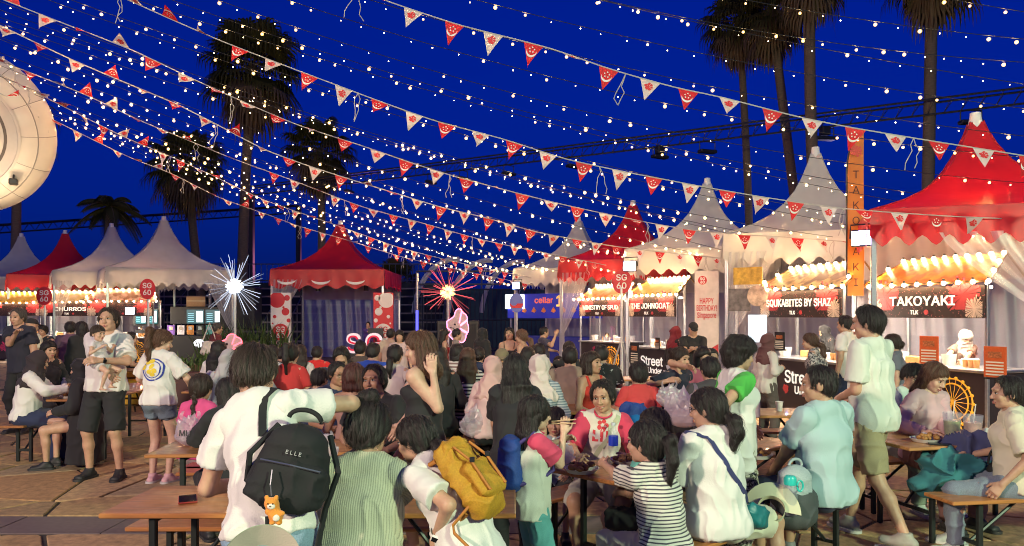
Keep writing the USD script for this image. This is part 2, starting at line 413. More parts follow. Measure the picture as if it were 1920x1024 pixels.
# ---------------------------------------------------------------- dotted banners at the stage
for i, (px, bg, dot, lab) in enumerate([(527, WHITEP, REDP, 'tall white banner with red dots left of the stage, SG 60 in a red disc'), (719, REDP, WHITEP, 'tall red banner with white dots right of the stage, SG 60 in a white disc')]):
    b = thing('dotted_banner', lab, 'banner', P(px, 0, 25.6) * [1, 1, 0], 0)
    m = MB(); m.box((0, 0, 1.25), (.68, .12, 2.5), bev=.01); put(b, 'panel', m.vf, bg)
    rr = rnd(3 + i)
    big = [(-.12, 2.25, .27), (.22, 2.32, .10), (.17, 1.85, .13), (-.2, 1.68, .06), (.28, 1.55, .07), (0, 1.15, .29), (-.22, .7, .06), (.14, .55, .2), (-.1, .3, .1), (.1, 2.0, .04), (-.27, 1.45, .03)]
    for x, z, r in big:
        x = x if i == 0 else -x * .9
        d = Point(x, z).buffer(r, 16).intersection(sbox(-.335, .01, .335, 2.49))
        m = MB(); m.poly(d, .004, frame((0, -.06, 0), (1, 0, 0), (0, 0, 1)) @ np.diag([1, 1, 1, 1.0])); put(b, 'dot', m.vf, dot)
    for k_, (s, z) in enumerate((('SG', 1.25), ('60', 1.04))):
        put(b, 'lettering', text(s, .17, frame((0, -.066, z), (1, 0, 0), (0, 0, 1)), .004), bg)
# round SG60 sign poles
for px, py, d, col, lab, rzz, tcol in [(278, 542, 19, REDP, 'round red SG 60 sign on a grey pole near the left stalls', 0, WHITEP), (1166, 528, 17.2, REDP, 'round pink red SG 60 sign hung at the tent pole above the right stalls', -15, WHITEP),
                                 (969, 568, 23, mat('blue_print', (.12, .16, .5), .5, var=.05), 'round blue sign on a white pole with a red stripe', -10, REDP), (84, 555, 25, REDP, 'small round red SG 60 sign between the left tents', 10, WHITEP)]:
    c = P(px, py, d); t = thing('round_sign', lab, 'sign', (c[0], c[1], 0), rzz)
    r = {278: .23, 1166: .25, 969: .26, 84: .28}[px]
    m = MB(); m.tube([(0, 0, 0), (0, 0, c[2] - r * .8)], .03, 8); put(t, 'pole', m.vf, mat('sign_pole', (.5, .5, .52), .4, .5, var=.1), smooth=40)
    m = MB(); m.poly(affinity.scale(Point(0, 0).buffer(r, 24), .85 if px != 1166 else .9, 1.12), .03, frame((0, -.03, c[2]), (1, 0, 0), (0, 0, 1))); put(t, 'disc', m.vf, col)
    if px == 969:
        m = MB(); m.poly(Point(0, 0).buffer(r * .8).intersection(sbox(-1, -.16, 1, -.02)).difference(Point(-.08, .02).buffer(.11)), .004, frame((0, -.0605, c[2]), (1, 0, 0), (0, 0, 1))); put(t, 'stripe', m.vf, REDP)
    else:
        for s, dz in (('SG', r * .38), ('60', -r * .38)): put(t, 'lettering', text(s, r * .55, frame((0, -.0605, c[2] + dz), (1, 0, 0), (0, 0, 1)), .004), tcol)
# ---------------------------------------------------------------- starburst lights
for px, py, d, c1, c2, lab, R, ray in [(440, 537, 22, (.75, .85, 1.0), (.7, .8, 1.0), 'white starburst light on a pole beside the left tent', .25, .95), (840, 548, 22, (1.0, .60, .20), (1.0, .13, .15), 'gold and red starburst light on a pole right of the stage', .24, .85)]:
    c = P(px, py, d); t = thing('starburst_light', lab, 'light', (c[0], c[1], 0))
    m = MB(); m.tube([(0, 0.02, 0), (0, 0.02, c[2])], .04, 8); put(t, 'pole', m.vf, mat('sign_pole', (.5, .5, .52), .4, .5, var=.1), smooth=40)
    m = MB(); m.ball((0, 0, c[2]), .07, 2); put(t, 'hub', m.vf, mat('hub', (.3, .3, .3), .5), smooth=True)
    rr = rnd(px); sh = MB(); lg = MB(); ln = MB(); cc = np.array((0, 0, c[2]))
    for i in range(150):
        v = np.array([rr.gauss(0, 1), rr.gauss(0, 1), rr.gauss(0, 1)]); v /= np.linalg.norm(v)
        sh.tube([cc + v * .06, cc + v * R * rr.uniform(.75, 1.05)], .0045, 4, False)
    for i in range(46):
        v = np.array([rr.gauss(0, 1), rr.gauss(0, 1) * .8, rr.gauss(0, 1)]); v /= np.linalg.norm(v)
        (lg if i % 2 else ln).tube([cc + v * R * .8, cc + v * ray * rr.uniform(.75, 1.1)], .0052, 4, False)
    put(t, 'short_rays', sh.vf, glow(c1, 2.4 if px == 840 else 9.0, 'starburst_core'), kind='stuff'); put(t, 'long_rays', lg.vf, glow(c2, 1.1 if px == 840 else 1.0, 'starburst_ray'), kind='stuff'); put(t, 'dim_rays', ln.vf, glow(c2, .35, 'starburst_dim_ray'), kind='stuff')
# ---------------------------------------------------------------- food carts
def burst(r, n, seed, w=.012):
    rr = rnd(seed); out = []
    for i in range(n):
        a = i * 2 * math.pi / n + rr.uniform(-.05, .05); q = r * rr.uniform(.65, 1)
        out.append(Polygon([(math.cos(a + 1.57) * w * .3, math.sin(a + 1.57) * w * .3), (math.cos(a) * q - math.sin(a) * w, math.sin(a) * q + math.cos(a) * w), (math.cos(a) * q + math.sin(a) * w, math.sin(a) * q - math.cos(a) * w)]).buffer(.0005))
    return sops.unary_union(out)


LETTER = mat('sign_letter', (.82, .80, .74), .4, var=.0, emit=.35)
REDW = mat('firework_red', (.5, .05, .06), .5, var=.1); CREAM = mat('firework_cream', (.7, .55, .45), .5, var=.1)
GLASSP = usdkit.material(stage, '/World/Looks/sneeze_glass', {'t': ('transparent_bsdf', {'color': (.94, .96, .97)}), 'g': ('glossy_bsdf', {'roughness': .03, 'color': (1, 1, 1)}), 'm': ('mix_closure', {'fac': .06})}, [('t.BSDF', 'm.closure1'), ('g.BSDF', 'm.closure2')], surface='m.closure')
AWN = {}


def awning_mat(col, spot):
    k = (col, spot)
    if k not in AWN:
        AWN[k] = usdkit.material(stage, free('/World/Looks', 'awning_print'), {'t': ('texture_coordinate', {}), 'n': ('noise_texture', {'scale': 2.6, 'detail': 3.0}), 'r': ('rgb_ramp', {'ramp': [(.42, col), (.52, spot), (.6, spot), (.66, col)]}), 'p': ('principled_bsdf', {'roughness': .4})},
                                [('t.object', 'n.vector'), ('n.fac', 'r.fac'), ('r.color', 'p.base_color')], surface='p.BSDF')
    return AWN[k]


def lion(r):
    """a plain lion-head profile of a few mane curls"""
    s = Point(0, 0).buffer(r * .62)
    s = s.union(Polygon([(-.2 * r, .55 * r), (-.95 * r, .25 * r), (-.9 * r, -.05 * r), (-.5 * r, -.25 * r), (-.75 * r, -.45 * r), (-.2 * r, -.8 * r), (.3 * r, -.4 * r)]))
    for a in (80, 35, -10, -55): s = s.union(Point(.55 * r * math.cos(math.radians(a)), .55 * r * math.sin(math.radians(a))).buffer(.36 * r))
    for a in (60, 15, -30): s = s.difference(LineString([(.25 * r * math.cos(math.radians(a)), .25 * r * math.sin(math.radians(a))), (r * math.cos(math.radians(a + 8)), r * math.sin(math.radians(a + 8)))]).buffer(.05 * r))
    return s.difference(Point(-.32 * r, .2 * r).buffer(.08 * r))


def cart(c, rz, name, lab, W=2.1, awn=((.75, .45, .06), (.8, .2, .04)), lower='fireworks', bulbs=True, power=1.0, seed=0, words=()):
    t = thing('food_cart', lab, 'food stall', (c[0], c[1], 0), rz)
    F = lambda x, y, z: frame((x, y, z), (1, 0, 0), (0, 0, 1))
    m = MB(); m.box((0, .4, .5), (W, .8, .88), bev=.01); put(t, 'counter', m.vf, mat('cart_panel', (.03, .02, .025), .4, var=.2))
    m = MB(); m.box((0, .38, .965), (W + .08, .9, .045), bev=.008); put(t, 'counter_top', m.vf, mat('steel_top', (.5, .5, .5), .3, .9, var=.1))
    for x in (-W / 2, W / 2):
        for y in (-.0, .76):
            m = MB(); m.box((x, y, 1.12), (.045, .045, 2.2 if y < .3 else 2.24), bev=.004); put(t, 'post', m.vf, STEEL())
    # front board
    b = MB(); b.box((0, -.045, 1.93), (W + .02, .03, .46), bev=.004); fb = put(t, 'sign_board', b.vf, CONFETTI)
    for sx in (-1, 1):
        m = MB(); m.poly(burst(.30, 30, 5, .024).intersection(sbox(-.4, -.2, .3, .28)), .003, F(sx * (W / 2 - .34), -.06, 2.02)); put(fb, 'red_burst', m.vf, REDW)
    for sx in (-1, 1):
        m = MB(); m.poly(burst(.20, 36, 7, .008).intersection(sbox(-.15 if sx > 0 else -.12, -.12, .12 if sx > 0 else .15, .3)), .003, F(sx * (W / 2 - .14), -.0645, 1.83)); put(fb, 'pale_burst', m.vf, CREAM)
    h = .135 if len(name or '') < 12 else .125
    if name: put(fb, 'lettering', text(name, h, F(0, -.068, 1.955), .006, True, fit=min(W * .80, W * .0520 * len(name) + .32)), LETTER)
    put(fb, 'small_lettering', text('TLK', .06, F(-.12, -.068, 1.785), .005), LETTER)
    m = MB(); m.poly(Point(0, 0).buffer(.038), .005, F(.10, -.068, 1.785)); put(fb, 'round_emblem', m.vf, REDW)
    # awning: a sloped print from the front edge up and back, hipped ends
    y0, z0, y1, z1 = -.10, 2.21, .55, 2.62; w0, w1 = W / 2 + .14, W / 2 - .16
    V = np.array([[(-w0, y0, z0), (w0, y0, z0)], [(-w1, y1, z1), (w1, y1, z1)]]); m = MB(); m.grid(V)
    m.grid(V - [0, -.012, .02]); put(t, 'awning', m.vf, awning_mat(*awn))
    m = MB(); m.tube([(-w0, y0, z0), (w0, y0, z0), (w1, y1, z1), (-w1, y1, z1), (-w0, y0, z0)], .018, 6); m.tube([(-w1, y1, z1), (-W / 2, .76, 2.2)], .016, 6); m.tube([(w1, y1, z1), (W / 2, .76, 2.2)], .016, 6); put(t, 'awning_frame', m.vf, mat('bronze_frame', (.22, .13, .06), .4, .6, var=.1))
    for k, (s, x, sz) in enumerate(words):
        nx = np.array([1, 0, 0.0]); up = np.array([0, y1 - y0, z1 - z0]); up /= np.linalg.norm(up)
        o = np.array([x, (y0 + y1) / 2, (z0 + z1) / 2]) - np.cross(up, nx) * .012
        put(t, 'awning_lettering', text(s, sz, frame(o, nx, up), .004), LETTER)
    # globe bulbs along both edges and down the hips
    if bulbs:
        cord = MB(); spots = []
        for x in np.linspace(-w0, w0, 11): spots.append((x, y0 - .045, z0 + .0))
        for x in np.linspace(-w1, w1, 10): spots.append((x, y1 - .06, z1 + .01))
        for sx in (-1, 1):
            for q in (.33, .66): spots.append((sx * (w0 + (w1 - w0) * q), y0 + (y1 - y0) * q - .05, z0 + (z1 - z0) * q + .02))
        rr = rnd(seed)
        for (x, y, z) in spots:
            m = MB(); m.ball((x, y, z - .01), .031, 2); bb = put(t, 'bulb', m.vf, BULB2, smooth=True)
            cord.rev([(.001, .05), (.018, .05), (.018, .02), (.001, .02)], 8, (x, y, z))
        put(t, 'bulb_sockets', cord.vf, BLACKP)
    m = MB(); m.box((0, .36, 2.14), (W - .5, .07, .035), bev=.006); put(t, 'tube_light', m.vf, glow((1.0, .82, .62), 12.0, 'tube_light')); lamp(t + '/tube_light_beam', (0, .36, 2.118), (0, .36, 0), (W - .5, .06), 300 * power, (1.0, .82, .62))
    # sneeze guard, food, menus
    m = MB(); hw = W / 2 - .05; m.grid(np.array([[(-hw, -.02, .99), (hw, -.02, .99)], [(-hw, -.02, 1.43), (hw, -.02, 1.43)]])); m.grid(np.array([[(-hw, -.018, 1.432), (hw, -.018, 1.432)], [(-hw, .34, 1.432), (hw, .34, 1.432)]])); put(t, 'glass_guard', m.vf, GLASSP)
    rr = rnd(seed + 50)
    for i in range(7):
        x = -W / 2 + .25 + i * (W - .5) / 6 + rr.uniform(-.05, .05); y = rr.uniform(.25, .6); s = rr.uniform(.07, .13)
        m = MB()
        if i % 3 == 0: m.rev([(.001, 0), (s * .8, 0), (s, .16), (s * .95, .16), (s * .75, .01), (.001, .01)], 14, (x, y, .99))
        elif i % 3 == 1: m.box((x, y, 1.04), (s * 2.2, s * 1.7, .11), rr.uniform(-20, 20), .012)
        else:
            for k in range(3): m.rev([(.001, 0), (.035, 0), (.045, .11), (.04, .11), (.032, .005), (.001, .005)], 10, (x + (k - 1) * .09, y, .99))
        put(t, ('food_tray', 'food_box', 'paper_cups')[i % 3], m.vf, mat('foodware', [(.7, .68, .64), (.62, .3, .1), (.45, .45, .5), (.75, .7, .6)][i % 4], .5, var=.1), smooth=40)
    # lower front
    if lower == 'fireworks':
        m = MB()
        a = np.linspace(0, 2 * np.pi, 40); cx, cz = W / 2 - .55, .50
        for R in (.33, .26):
            m.tube(np.stack([cx + R * np.cos(a), np.full(40, -.008), cz + R * np.sin(a)], -1), .011, 5, False)
        for k in range(18):
            an = k * math.pi / 9; m.tube([(cx, -.008, cz), (cx + .33 * math.cos(an), -.008, cz + .33 * math.sin(an))], .004, 4)
            m.ball((cx + .345 * math.cos(an), -.012, cz + .345 * math.sin(an)), .024, 1)
        for sx in (-1, 1): m.tube([(cx, -.008, cz), (cx + sx * .16, -.008, .1)], .011, 5)
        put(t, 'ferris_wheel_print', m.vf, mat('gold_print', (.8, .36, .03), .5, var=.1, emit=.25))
        m = MB(); m.poly(burst(.3, 28, 3, .02), .003, F(-.25, -.005, .55)); put(t, 'firework_print', m.vf, mat('magenta_print', (.5, .03, .12), .5, var=.1))
        m = MB(); m.poly(burst(.2, 40, 4, .005), .003, F(.1, -.009, .7)); put(t, 'pale_firework_print', m.vf, CREAM)
    elif lower == 'street':
        put(t, 'front_lettering', text('Street', .21, F(.0, -.006, .66), .004), LETTER); put(t, 'front_lettering', text('Under', .13, F(.12, -.006, .44), .004), LETTER)
        m = MB(); m.poly(burst(.09, 12, 9, .018), .004, F(-.38, -.006, .44)); put(t, 'flower_print', m.vf, REDW)
    return t


def poster_stand(lab, c, rz, col, h=.55, w=.36, base=0.0):
    t = thing('menu_stand', lab, 'menu', (c[0], c[1], base), rz)
    m = MB(); m.box((0, 0, h / 2 + .02), (w, .02, h), bev=.004); put(t, 'panel', m.vf, col)
    m = MB(); m.box((0, 0, .01), (w * .8, .14, .02)); put(t, 'base', m.vf, BLACKP)
    m = MB(); m.box((0, -.013, h * .78), (w * .6, .006, h * .2)); put(t, 'picture', m.vf, mat('food_photo', (.42, .12, .04), .5, scale=40, var=.7))
    m = MB()
    for k in range(5): m.box((0, -.013, h * (.14 + .1 * k)), (w * .78, .005, h * .045))
    put(t, 'price_lines', m.vf, mat('cream_print', (.75, .68, .55), .5, var=.0))
    return t


RC = -73
cA, cB, cC, cD = P(1733, 0, 11.2), P(1500, 0, 12.9), P(1222, 0, 17.6), P(1128, 0, 21.4)
off = lambda c: c
c1 = cart(cA, RC, 'TAKOYAKI', 'bulb-lit food cart with the TAKOYAKI sign board', awn=((.85, .46, .05), (.75, .22, .05)), seed=1)
c2 = cart(cB, RC, 'SQUKABITES BY SHAZ', 'bulb-lit food cart with the SQUKABITES BY SHAZ sign board', awn=((.22, .1, .05), (.75, .5, .2)), lower='street', seed=2)
c3 = cart(cC, RC + 12, 'THE JOHNGOAT', 'bulb-lit food cart with the THE JOHNGOAT sign board', W=1.75, awn=((.85, .5, .15), (.8, .4, .1)), lower='street', seed=3)
c4 = cart(cD, RC + 18, 'MINISTRY OF SPUD', 'bulb-lit food cart with the MINISTRY OF SPUD sign board', W=1.85, awn=((.7, .35, .1), (.8, .55, .3)), seed=4)
cart(P(226, 0, 25.2), 8, None, 'bulb-lit food cart under the second white left tent, hidden behind the man with the baby', awn=((.35, .12, .06), (.7, .4, .3)), seed=5)
cart(P(133, 0, 27.2), 8, 'CHURROS', 'bulb-lit CHURROS food cart under the left tents', awn=((.75, .5, .2), (.8, .6, .4)), seed=6)
cart(P(28, 0, 28.6), 8, None, 'bulb-lit food cart with a yellow awning at the far left', awn=((.85, .6, .05), (.8, .4, .03)), seed=7)
# two menu boards by the TAKOYAKI cart, one on THE JOHNGOAT cart
ORANGE = mat('orange_print', (.6, .10, .02), .5, var=.15)
for px, py, d, lab in ((1742, 683, 10.6, 'orange food menu on the TAKOYAKI counter, left of the vendor'), (1866, 708, 9.6, 'orange food menu at the right end of the TAKOYAKI cart')):
    c = P(px, py, d); poster_stand(lab, c, -62, ORANGE, .40, .28, c[2] - .02)
c = P(1190, 680, 17.0); poster_stand('black and gold menu at the left end of THE JOHNGOAT counter', c, -60, BLACKP, .5, .3, c[2] - .06)
c = P(1233, 655, 16.6); poster_stand('small dark menu clipped to THE JOHNGOAT glass', c, -60, BLACKP, .26, .14, c[2] - .02)
c = P(1462, 655, 12.1); poster_stand('black framed payment sign on the SQUKABITES counter', c, -60, BLACKP, .28, .2, c[2] - .02)
# blue drinks stall under the farthest tent
bl = thing('blue_drinks_stall', 'deep blue drinks stall with a lit white panel under the farthest right tent', 'food stall', P(1035, 0, 25.5) * [1, 1, 0], -30)
m = MB(); m.box((0, .5, .5), (3.2, .8, 1.0), bev=.01); put(bl, 'counter', m.vf, mat('blue_panel', (.02, .03, .25), .4, var=.1))
m = MB(); m.box((0, .1, 2.05), (3.6, .06, .85), bev=.006); put(bl, 'sign_board', m.vf, mat('blue_board', (.012, .02, .30), .4, var=.1, emit=.3))
put(bl, 'lettering', text('cellar', .20, frame((-.35, .06, 2.25), (1, 0, 0), (0, 0, 1)), .004), mat('orange_letter', (.6, .12, .03), .5, emit=.4))
put(bl, 'big_number', text('1', .36, frame((.25, .06, 2.22), (1, 0, 0), (0, 0, 1)), .004), mat('gold_letter', (.8, .5, .1), .5, emit=.4))
for i in range(9):
    m = MB(); m.poly(Polygon([(-.1, 0), (0, .16), (.1, .02), (.02, -.05)]), .004, frame((-1.5 + i * .38, .068, 1.86), (1, 0, 0), (0, 0, 1))); put(bl, 'food_print', m.vf, mat('pastry_print', (.6, .2, .05), .5, var=.3))
m = MB(); m.box((-1.5, .05, 2.2), (.75, .06, .5), bev=.01); put(bl, 'lit_panel', m.vf, glow((.85, .9, 1.0), 4.0, 'white_lit_panel'))
for x in (-1.7, 1.7):
    m = MB(); m.box((x, .15, .85), (.06, .06, 1.7)); put(bl, 'post', m.vf, STEEL())
# happy birthday pillar
hb = thing('birthday_banner', 'tall pale banner reading HAPPY BIRTHDAY! Singapore between the white tents', 'banner', P(1325, 0, 14.6) * [1, 1, 0], -14)
m = MB(); m.box((0, 0, 1.3), (.46, .05, 2.62), bev=.006); put(hb, 'panel', m.vf, mat('pale_banner', (.62, .50, .47), .6, var=.12, scale=6))
m = MB(); m.poly(Point(0, 0).buffer(.085), .004, frame((-.08, -.026, 2.42), (1, 0, 0), (0, 0, 1))); put(hb, 'red_disc', m.vf, REDP)
put(hb, 'lettering', text('SG', .05, frame((-.08, -.031, 2.45), (1, 0, 0), (0, 0, 1)), .003), WHITEP); put(hb, 'lettering', text('60', .05, frame((-.08, -.031, 2.385), (1, 0, 0), (0, 0, 1)), .003), WHITEP)
for s, z, w in (('HAPPY', 2.02, .26), ('BIRTHDAY!', 1.88, .38), ('Singapore', 1.74, .36)): put(hb, 'lettering', text(s, .105, frame((0, -.027, z), (1, 0, 0), (0, 0, 1)), .004, True, fit=w), REDP)
m = MB(); m.poly(Polygon([(-.22, 0), (.22, .28), (.22, 0)]), .004, frame((0, -.027, .9), (1, 0, 0), (0, 0, 1))); put(hb, 'red_corner', m.vf, REDP)
# square painted boards behind the SQUKABITES cart
pb = thing('photo_boards', 'burger photo boards hanging left of the SQUKABITES cart', 'sign', P(1402, 560, 13.8), -40)
for i, (x, z, w, h, col) in enumerate([(0, .42, .55, .32, (.5, .32, .05)), (-.16, -.02, .42, .42, (.16, .14, .14)), (.18, -.55, .34, .5, (.9, .95, 1.0))]):
    m = MB(); m.box((x, 0, z), (w, .03, h), bev=.004); put(pb, 'board', m.vf, mat('photo_board', col, .5, scale=9, var=.6) if i < 2 else glow((.75, .9, 1.0), .9, 'lit_screen'))
m = MB(); m.poly(Point(0, 0).buffer(.19), .02, frame((.2, -.03, .05), (1, 0, 0), (0, 0, 1))); put(pb, 'round_picture', m.vf, mat('round_picture', (.5, .38, .3), .5, scale=9, var=.6))
# ---------------------------------------------------------------- drinks counter under the nearest left tent
dc = thing('drinks_counter', 'black drinks counter with lit menu screens under the nearest left tent', 'food stall', P(345, 0, 26.6) * [1, 1, 0], 14)
m = MB(); m.box((0, .5, .5), (3.4, .7, 1.0), bev=.01); put(dc, 'counter', m.vf, BLACKP)
m = MB(); m.box((.55, .4, 1.72), (2.1, .4, .62), bev=.01); put(dc, 'upper_shelf', m.vf, BLACKP)
m = MB(); m.box((-1.25, .4, 1.66), (.95, .3, .62), bev=.01); put(dc, 'upper_shelf', m.vf, BLACKP)
SCR = glow((.30, .62, .68), .9, 'menu_screen'); SCRW = glow((.95, .92, .9), 1.5, 'white_screen_area')
for x in (-1.45, -1.08, .35, .98):
    s_ = MB(); s_.box((x, .185, 1.68), (.34 if x < 0 else .58, .02, .50), bev=.004); q = put(dc, 'menu_screen', s_.vf, mat('screen_dark', (.02, .08, .10), .2, emit=.5))
    m = MB(); m.box((x + (.08 if x < 0 else .14), .172, 1.68), (.14 if x < 0 else .22, .006, .4)); put(q, 'picture', m.vf, SCRW)
    m = MB()
    for k in range(5): m.box((x - (.09 if x < 0 else .15), .172, 1.5 + k * .07), (.12 if x < 0 else .2, .006, .022))
    put(q, 'text_lines', m.vf, SCR)
for i, col in enumerate([(.2, .1, .45), (.65, .63, .7), (.5, .2, .04), (.03, .03, .03), (.08, .35, .33), (.5, .4, .42), (.3, .1, .12)]):
    m = MB(); m.box((-.45 + i * .32, .14, 1.2), (.24, .02, .34), bev=.003); q = put(dc, 'poster', m.vf, mat('poster', col, .5, scale=14, var=.35))
    m = MB(); m.box((-.45 + i * .32, .127, 1.26), (.12, .006, .12)); put(q, 'poster_picture', m.vf, mat('poster_picture', (.6 - .07 * i, .5, .4 + .05 * i), .5, scale=30, var=.5))
m = MB(); m.ball((.5, .1, .72), .2, 2, (1, .3, .75)); put(dc, 'lit_logo', m.vf, glow((.85, .85, .9), 1.2, 'lit_logo'), smooth=True)
cb = thing('cardboard_box', 'brown cardboard box on top of the drinks counter shelf', 'box', P(367, 0, 26.9) * [1, 1, 0] + [0, 0, 2.04], 24)
m = MB(); m.box((0, 0, .18), (.62, .5, .36), bev=.006); put(cb, 'carton', m.vf, mat('cardboard', (.34, .21, .12), .8, var=.12)); m = MB(); m.box((0, -.252, .2), (.62, .003, .05)); put(cb, 'tape', m.vf, mat('tape', (.45, .32, .2), .3))
# ---------------------------------------------------------------- bunting
BUNT = [([(720, 0), (865, 48), (1035, 92), (1130, 125), (1270, 165), (1350, 182), (1500, 220), (1600, 240), (1750, 265), (1920, 292)], 8.6, 8.2, 'upper right'),
        ([(258, 8), (410, 75), (560, 133), (690, 182), (820, 228), (940, 260), (1060, 298), (1185, 325), (1300, 347), (1420, 368), (1570, 390), (1770, 405), (1900, 411)], 9.6, 9.8, 'second'),
        ([(20, 5), (140, 52), (250, 95), (355, 145), (465, 195), (560, 235), (668, 270), (770, 305), (856, 332), (950, 357), (1040, 380), (1130, 400), (1218, 418), (1300, 432), (1385, 440), (1460, 444), (1570, 452)], 10, 12.6, 'third'),
        ([(15, 55), (130, 110), (235, 155), (330, 195), (415, 238), (495, 280), (575, 310), (668, 340), (750, 365), (825, 388), (905, 407), (1010, 436), (1085, 450), (1140, 460), (1215, 470), (1320, 481)], 11, 15.8, 'fourth'),
        ([(60, 138), (165, 180), (260, 225), (345, 260), (430, 295), (540, 335), (610, 362), (680, 388), (780, 415), (850, 435), (905, 450), (1000, 470), (1100, 490)], 13, 19.6, 'fifth'),
        ([(80, 180), (155, 218), (235, 258), (330, 298), (400, 330), (495, 375), (565, 400), (680, 440), (735, 460), (800, 478), (880, 497), (968, 515)], 14, 24, 'sixth'),
        ([(110, 230), (180, 265), (250, 298), (320, 325), (410, 370), (500, 402), (560, 424), (640, 447), (740, 478), (840, 502), (965, 528)], 16, 24.6, 'lowest')]
RED_P = fabric((.62, .022, .03), .35, 'red_pennant', .6); WHITE_P = fabric((.70, .64, .62), .35, 'white_pennant', .6)
EMB_W = mat('white_emblem', (.75, .7, .68), .6, var=0); EMB_R = mat('red_emblem', (.6, .03, .035), .6, var=0)
cres = Point(0, -.088).buffer(.062, 12).difference(Point(0, -.066).buffer(.062, 12))
star = lambda x, y, r: Polygon([(x + r * (1 if i % 2 == 0 else .45) * math.sin(i * math.pi / 5), y + r * (1 if i % 2 == 0 else .45) * math.cos(i * math.pi / 5)) for i in range(10)])
CRES = sops.unary_union([cres] + [star(x, y, .012) for x, y in ((-.028, -.062), (.028, -.062), (0, -.042), (-.017, -.092), (.017, -.092))])
LIONP = affinity.translate(lion(.055), 0, -.075)
Wp, Hp = .235, .24
_pn = {}


def pennant_vf(bend, seed):
    rr = rnd(seed); n = 7; f1, f2 = rr.uniform(-1, 1), rr.uniform(-1, 1)
    s = np.linspace(0, 1, n)
    V = np.zeros((n, n, 3))
    for i, y in enumerate(s):
        for j, x in enumerate(np.linspace(-.5, .5, n)):
            V[i, j] = (x * Wp * (1 - y * .985), -y * Hp, .028 * bend * y * y * 3 + .018 * f1 * math.sin(3 * x + 3 * y) * y + .02 * f2 * x * y)
    return V


def emblem_on(V, pg):
    """flat print wrapped on the pennant surface, 2 mm proud on both faces"""
    m = MB()
    for g in getattr(pg, 'geoms', [pg]):
        v, f = trimesh.creation.triangulate_polygon(g, engine='earcut')
        y = np.clip(-v[:, 1] / Hp, 0, 1); x = np.clip(v[:, 0] / (Wp * (1 - y * .985) + 1e-6), -.5, .5)
        fi, fj = y * (len(V) - 1), (x + .5) * (len(V) - 1)
        i0, j0 = np.clip(fi.astype(int), 0, len(V) - 2), np.clip(fj.astype(int), 0, len(V) - 2); a, b = (fi - i0)[:, None], (fj - j0)[:, None]
        w = (V[i0, j0] * (1 - a) + V[i0 + 1, j0] * a) * (1 - b) + (V[i0, j0 + 1] * (1 - a) + V[i0 + 1, j0 + 1] * a) * b
        m.add(w + [0, 0, .003], f); m.add(w - [0, 0, .003], f[:, ::-1])
    return m.vf


for bi, (pl, d0, d1, word) in enumerate(BUNT):
    pl = np.array(pl, float); x = pl[:, 0]
    W3 = np.array([P(px, py, d0 + (d1 - d0) * (px - x[0]) / (x[-1] - x[0])) for px, py in pl])
    a, b = W3[0] + (W3[0] - W3[1]) / np.linalg.norm(W3[0] - W3[1]) * 2.2, W3[-1] + (W3[-1] - W3[-2]) / np.linalg.norm(W3[-1] - W3[-2]) * (.6 if bi > 1 else 1.5)
    W3 = np.vstack([a, W3, b])
    from scipy.interpolate import CubicSpline
    sl = np.r_[0, np.cumsum(np.linalg.norm(np.diff(W3, axis=0), axis=1))]
    cs = CubicSpline(sl, W3); cs2 = lambda s: np.stack([np.interp(s, sl, W3[:, k]) for k in range(3)], -1)
    fine = np.linspace(0, sl[-1], 120); line = .5 * cs(fine) + .5 * cs2(fine)
    t = thing('bunting', ['nearest pennant line, crossing the upper right of the picture', 'second nearest pennant line, ending over the TAKOYAKI stall', 'third pennant line, ending at the orange feather flag', 'fourth pennant line, ending over THE JOHNGOAT stall', 'fifth pennant line, ending over the MINISTRY OF SPUD stall', 'sixth pennant line, passing just over the stage tent peak', 'lowest pennant line, among dense small lights above the stage tent'][bi], 'bunting', group='pennant bunting')
    m = MB(); m.tube(line, .007 if bi < 3 else .009, 5); put(t, 'cord', m.vf, CORD, smooth=40)
    rr = rnd(11 + bi); step = .47; s = .3; k = 0
    while s < sl[-1] - .2:
        p = cs2(s) * .5 + cs(s) * .5; tn = cs2(s + .1) - cs2(s - .1); tn /= np.linalg.norm(tn)
        ppx = 960 + p[0] / p[1] * 1400; left_w = max(0, min(1, (700 - ppx) / 500))
        sw = rr.gauss(.15, .28) + left_w * rr.choice([.2, .9, 1.3, 1.5, 2.2, .6]) + (rr.random() < .14) * 1.1
        down = np.array([0, 0, -1.0]); side = np.cross(tn, down); side /= np.linalg.norm(side)
        dn = down * math.cos(sw) - side * math.sin(sw)
        M = frame(p, tn, -dn)
        V = pennant_vf(rr.uniform(-1, 1), k + bi * 40)
        red = k % 2 == bi % 2
        q = put(t, 'pennant', MB().grid(V).xf(M), RED_P if red else WHITE_P, smooth=True)
        v, f = emblem_on(V, CRES if red else LIONP)
        put(q, 'emblem', (v @ M[:3, :3].T + M[:3, 3], f), EMB_W if red else EMB_R)
        if k % 7 == 3:
            e = MB(); o = p + tn * .2
            for j in range(2):
                pts_ = [o]
                for _ in range(5): pts_.append(pts_[-1] + np.array([rr.uniform(-.05, .05), rr.uniform(-.03, .03), -.07]))
                e.tube(pts_, .005, 4)
            put(t, 'loose_tie', e.vf, CORD)
        s += step * rr.uniform(.93, 1.07); k += 1
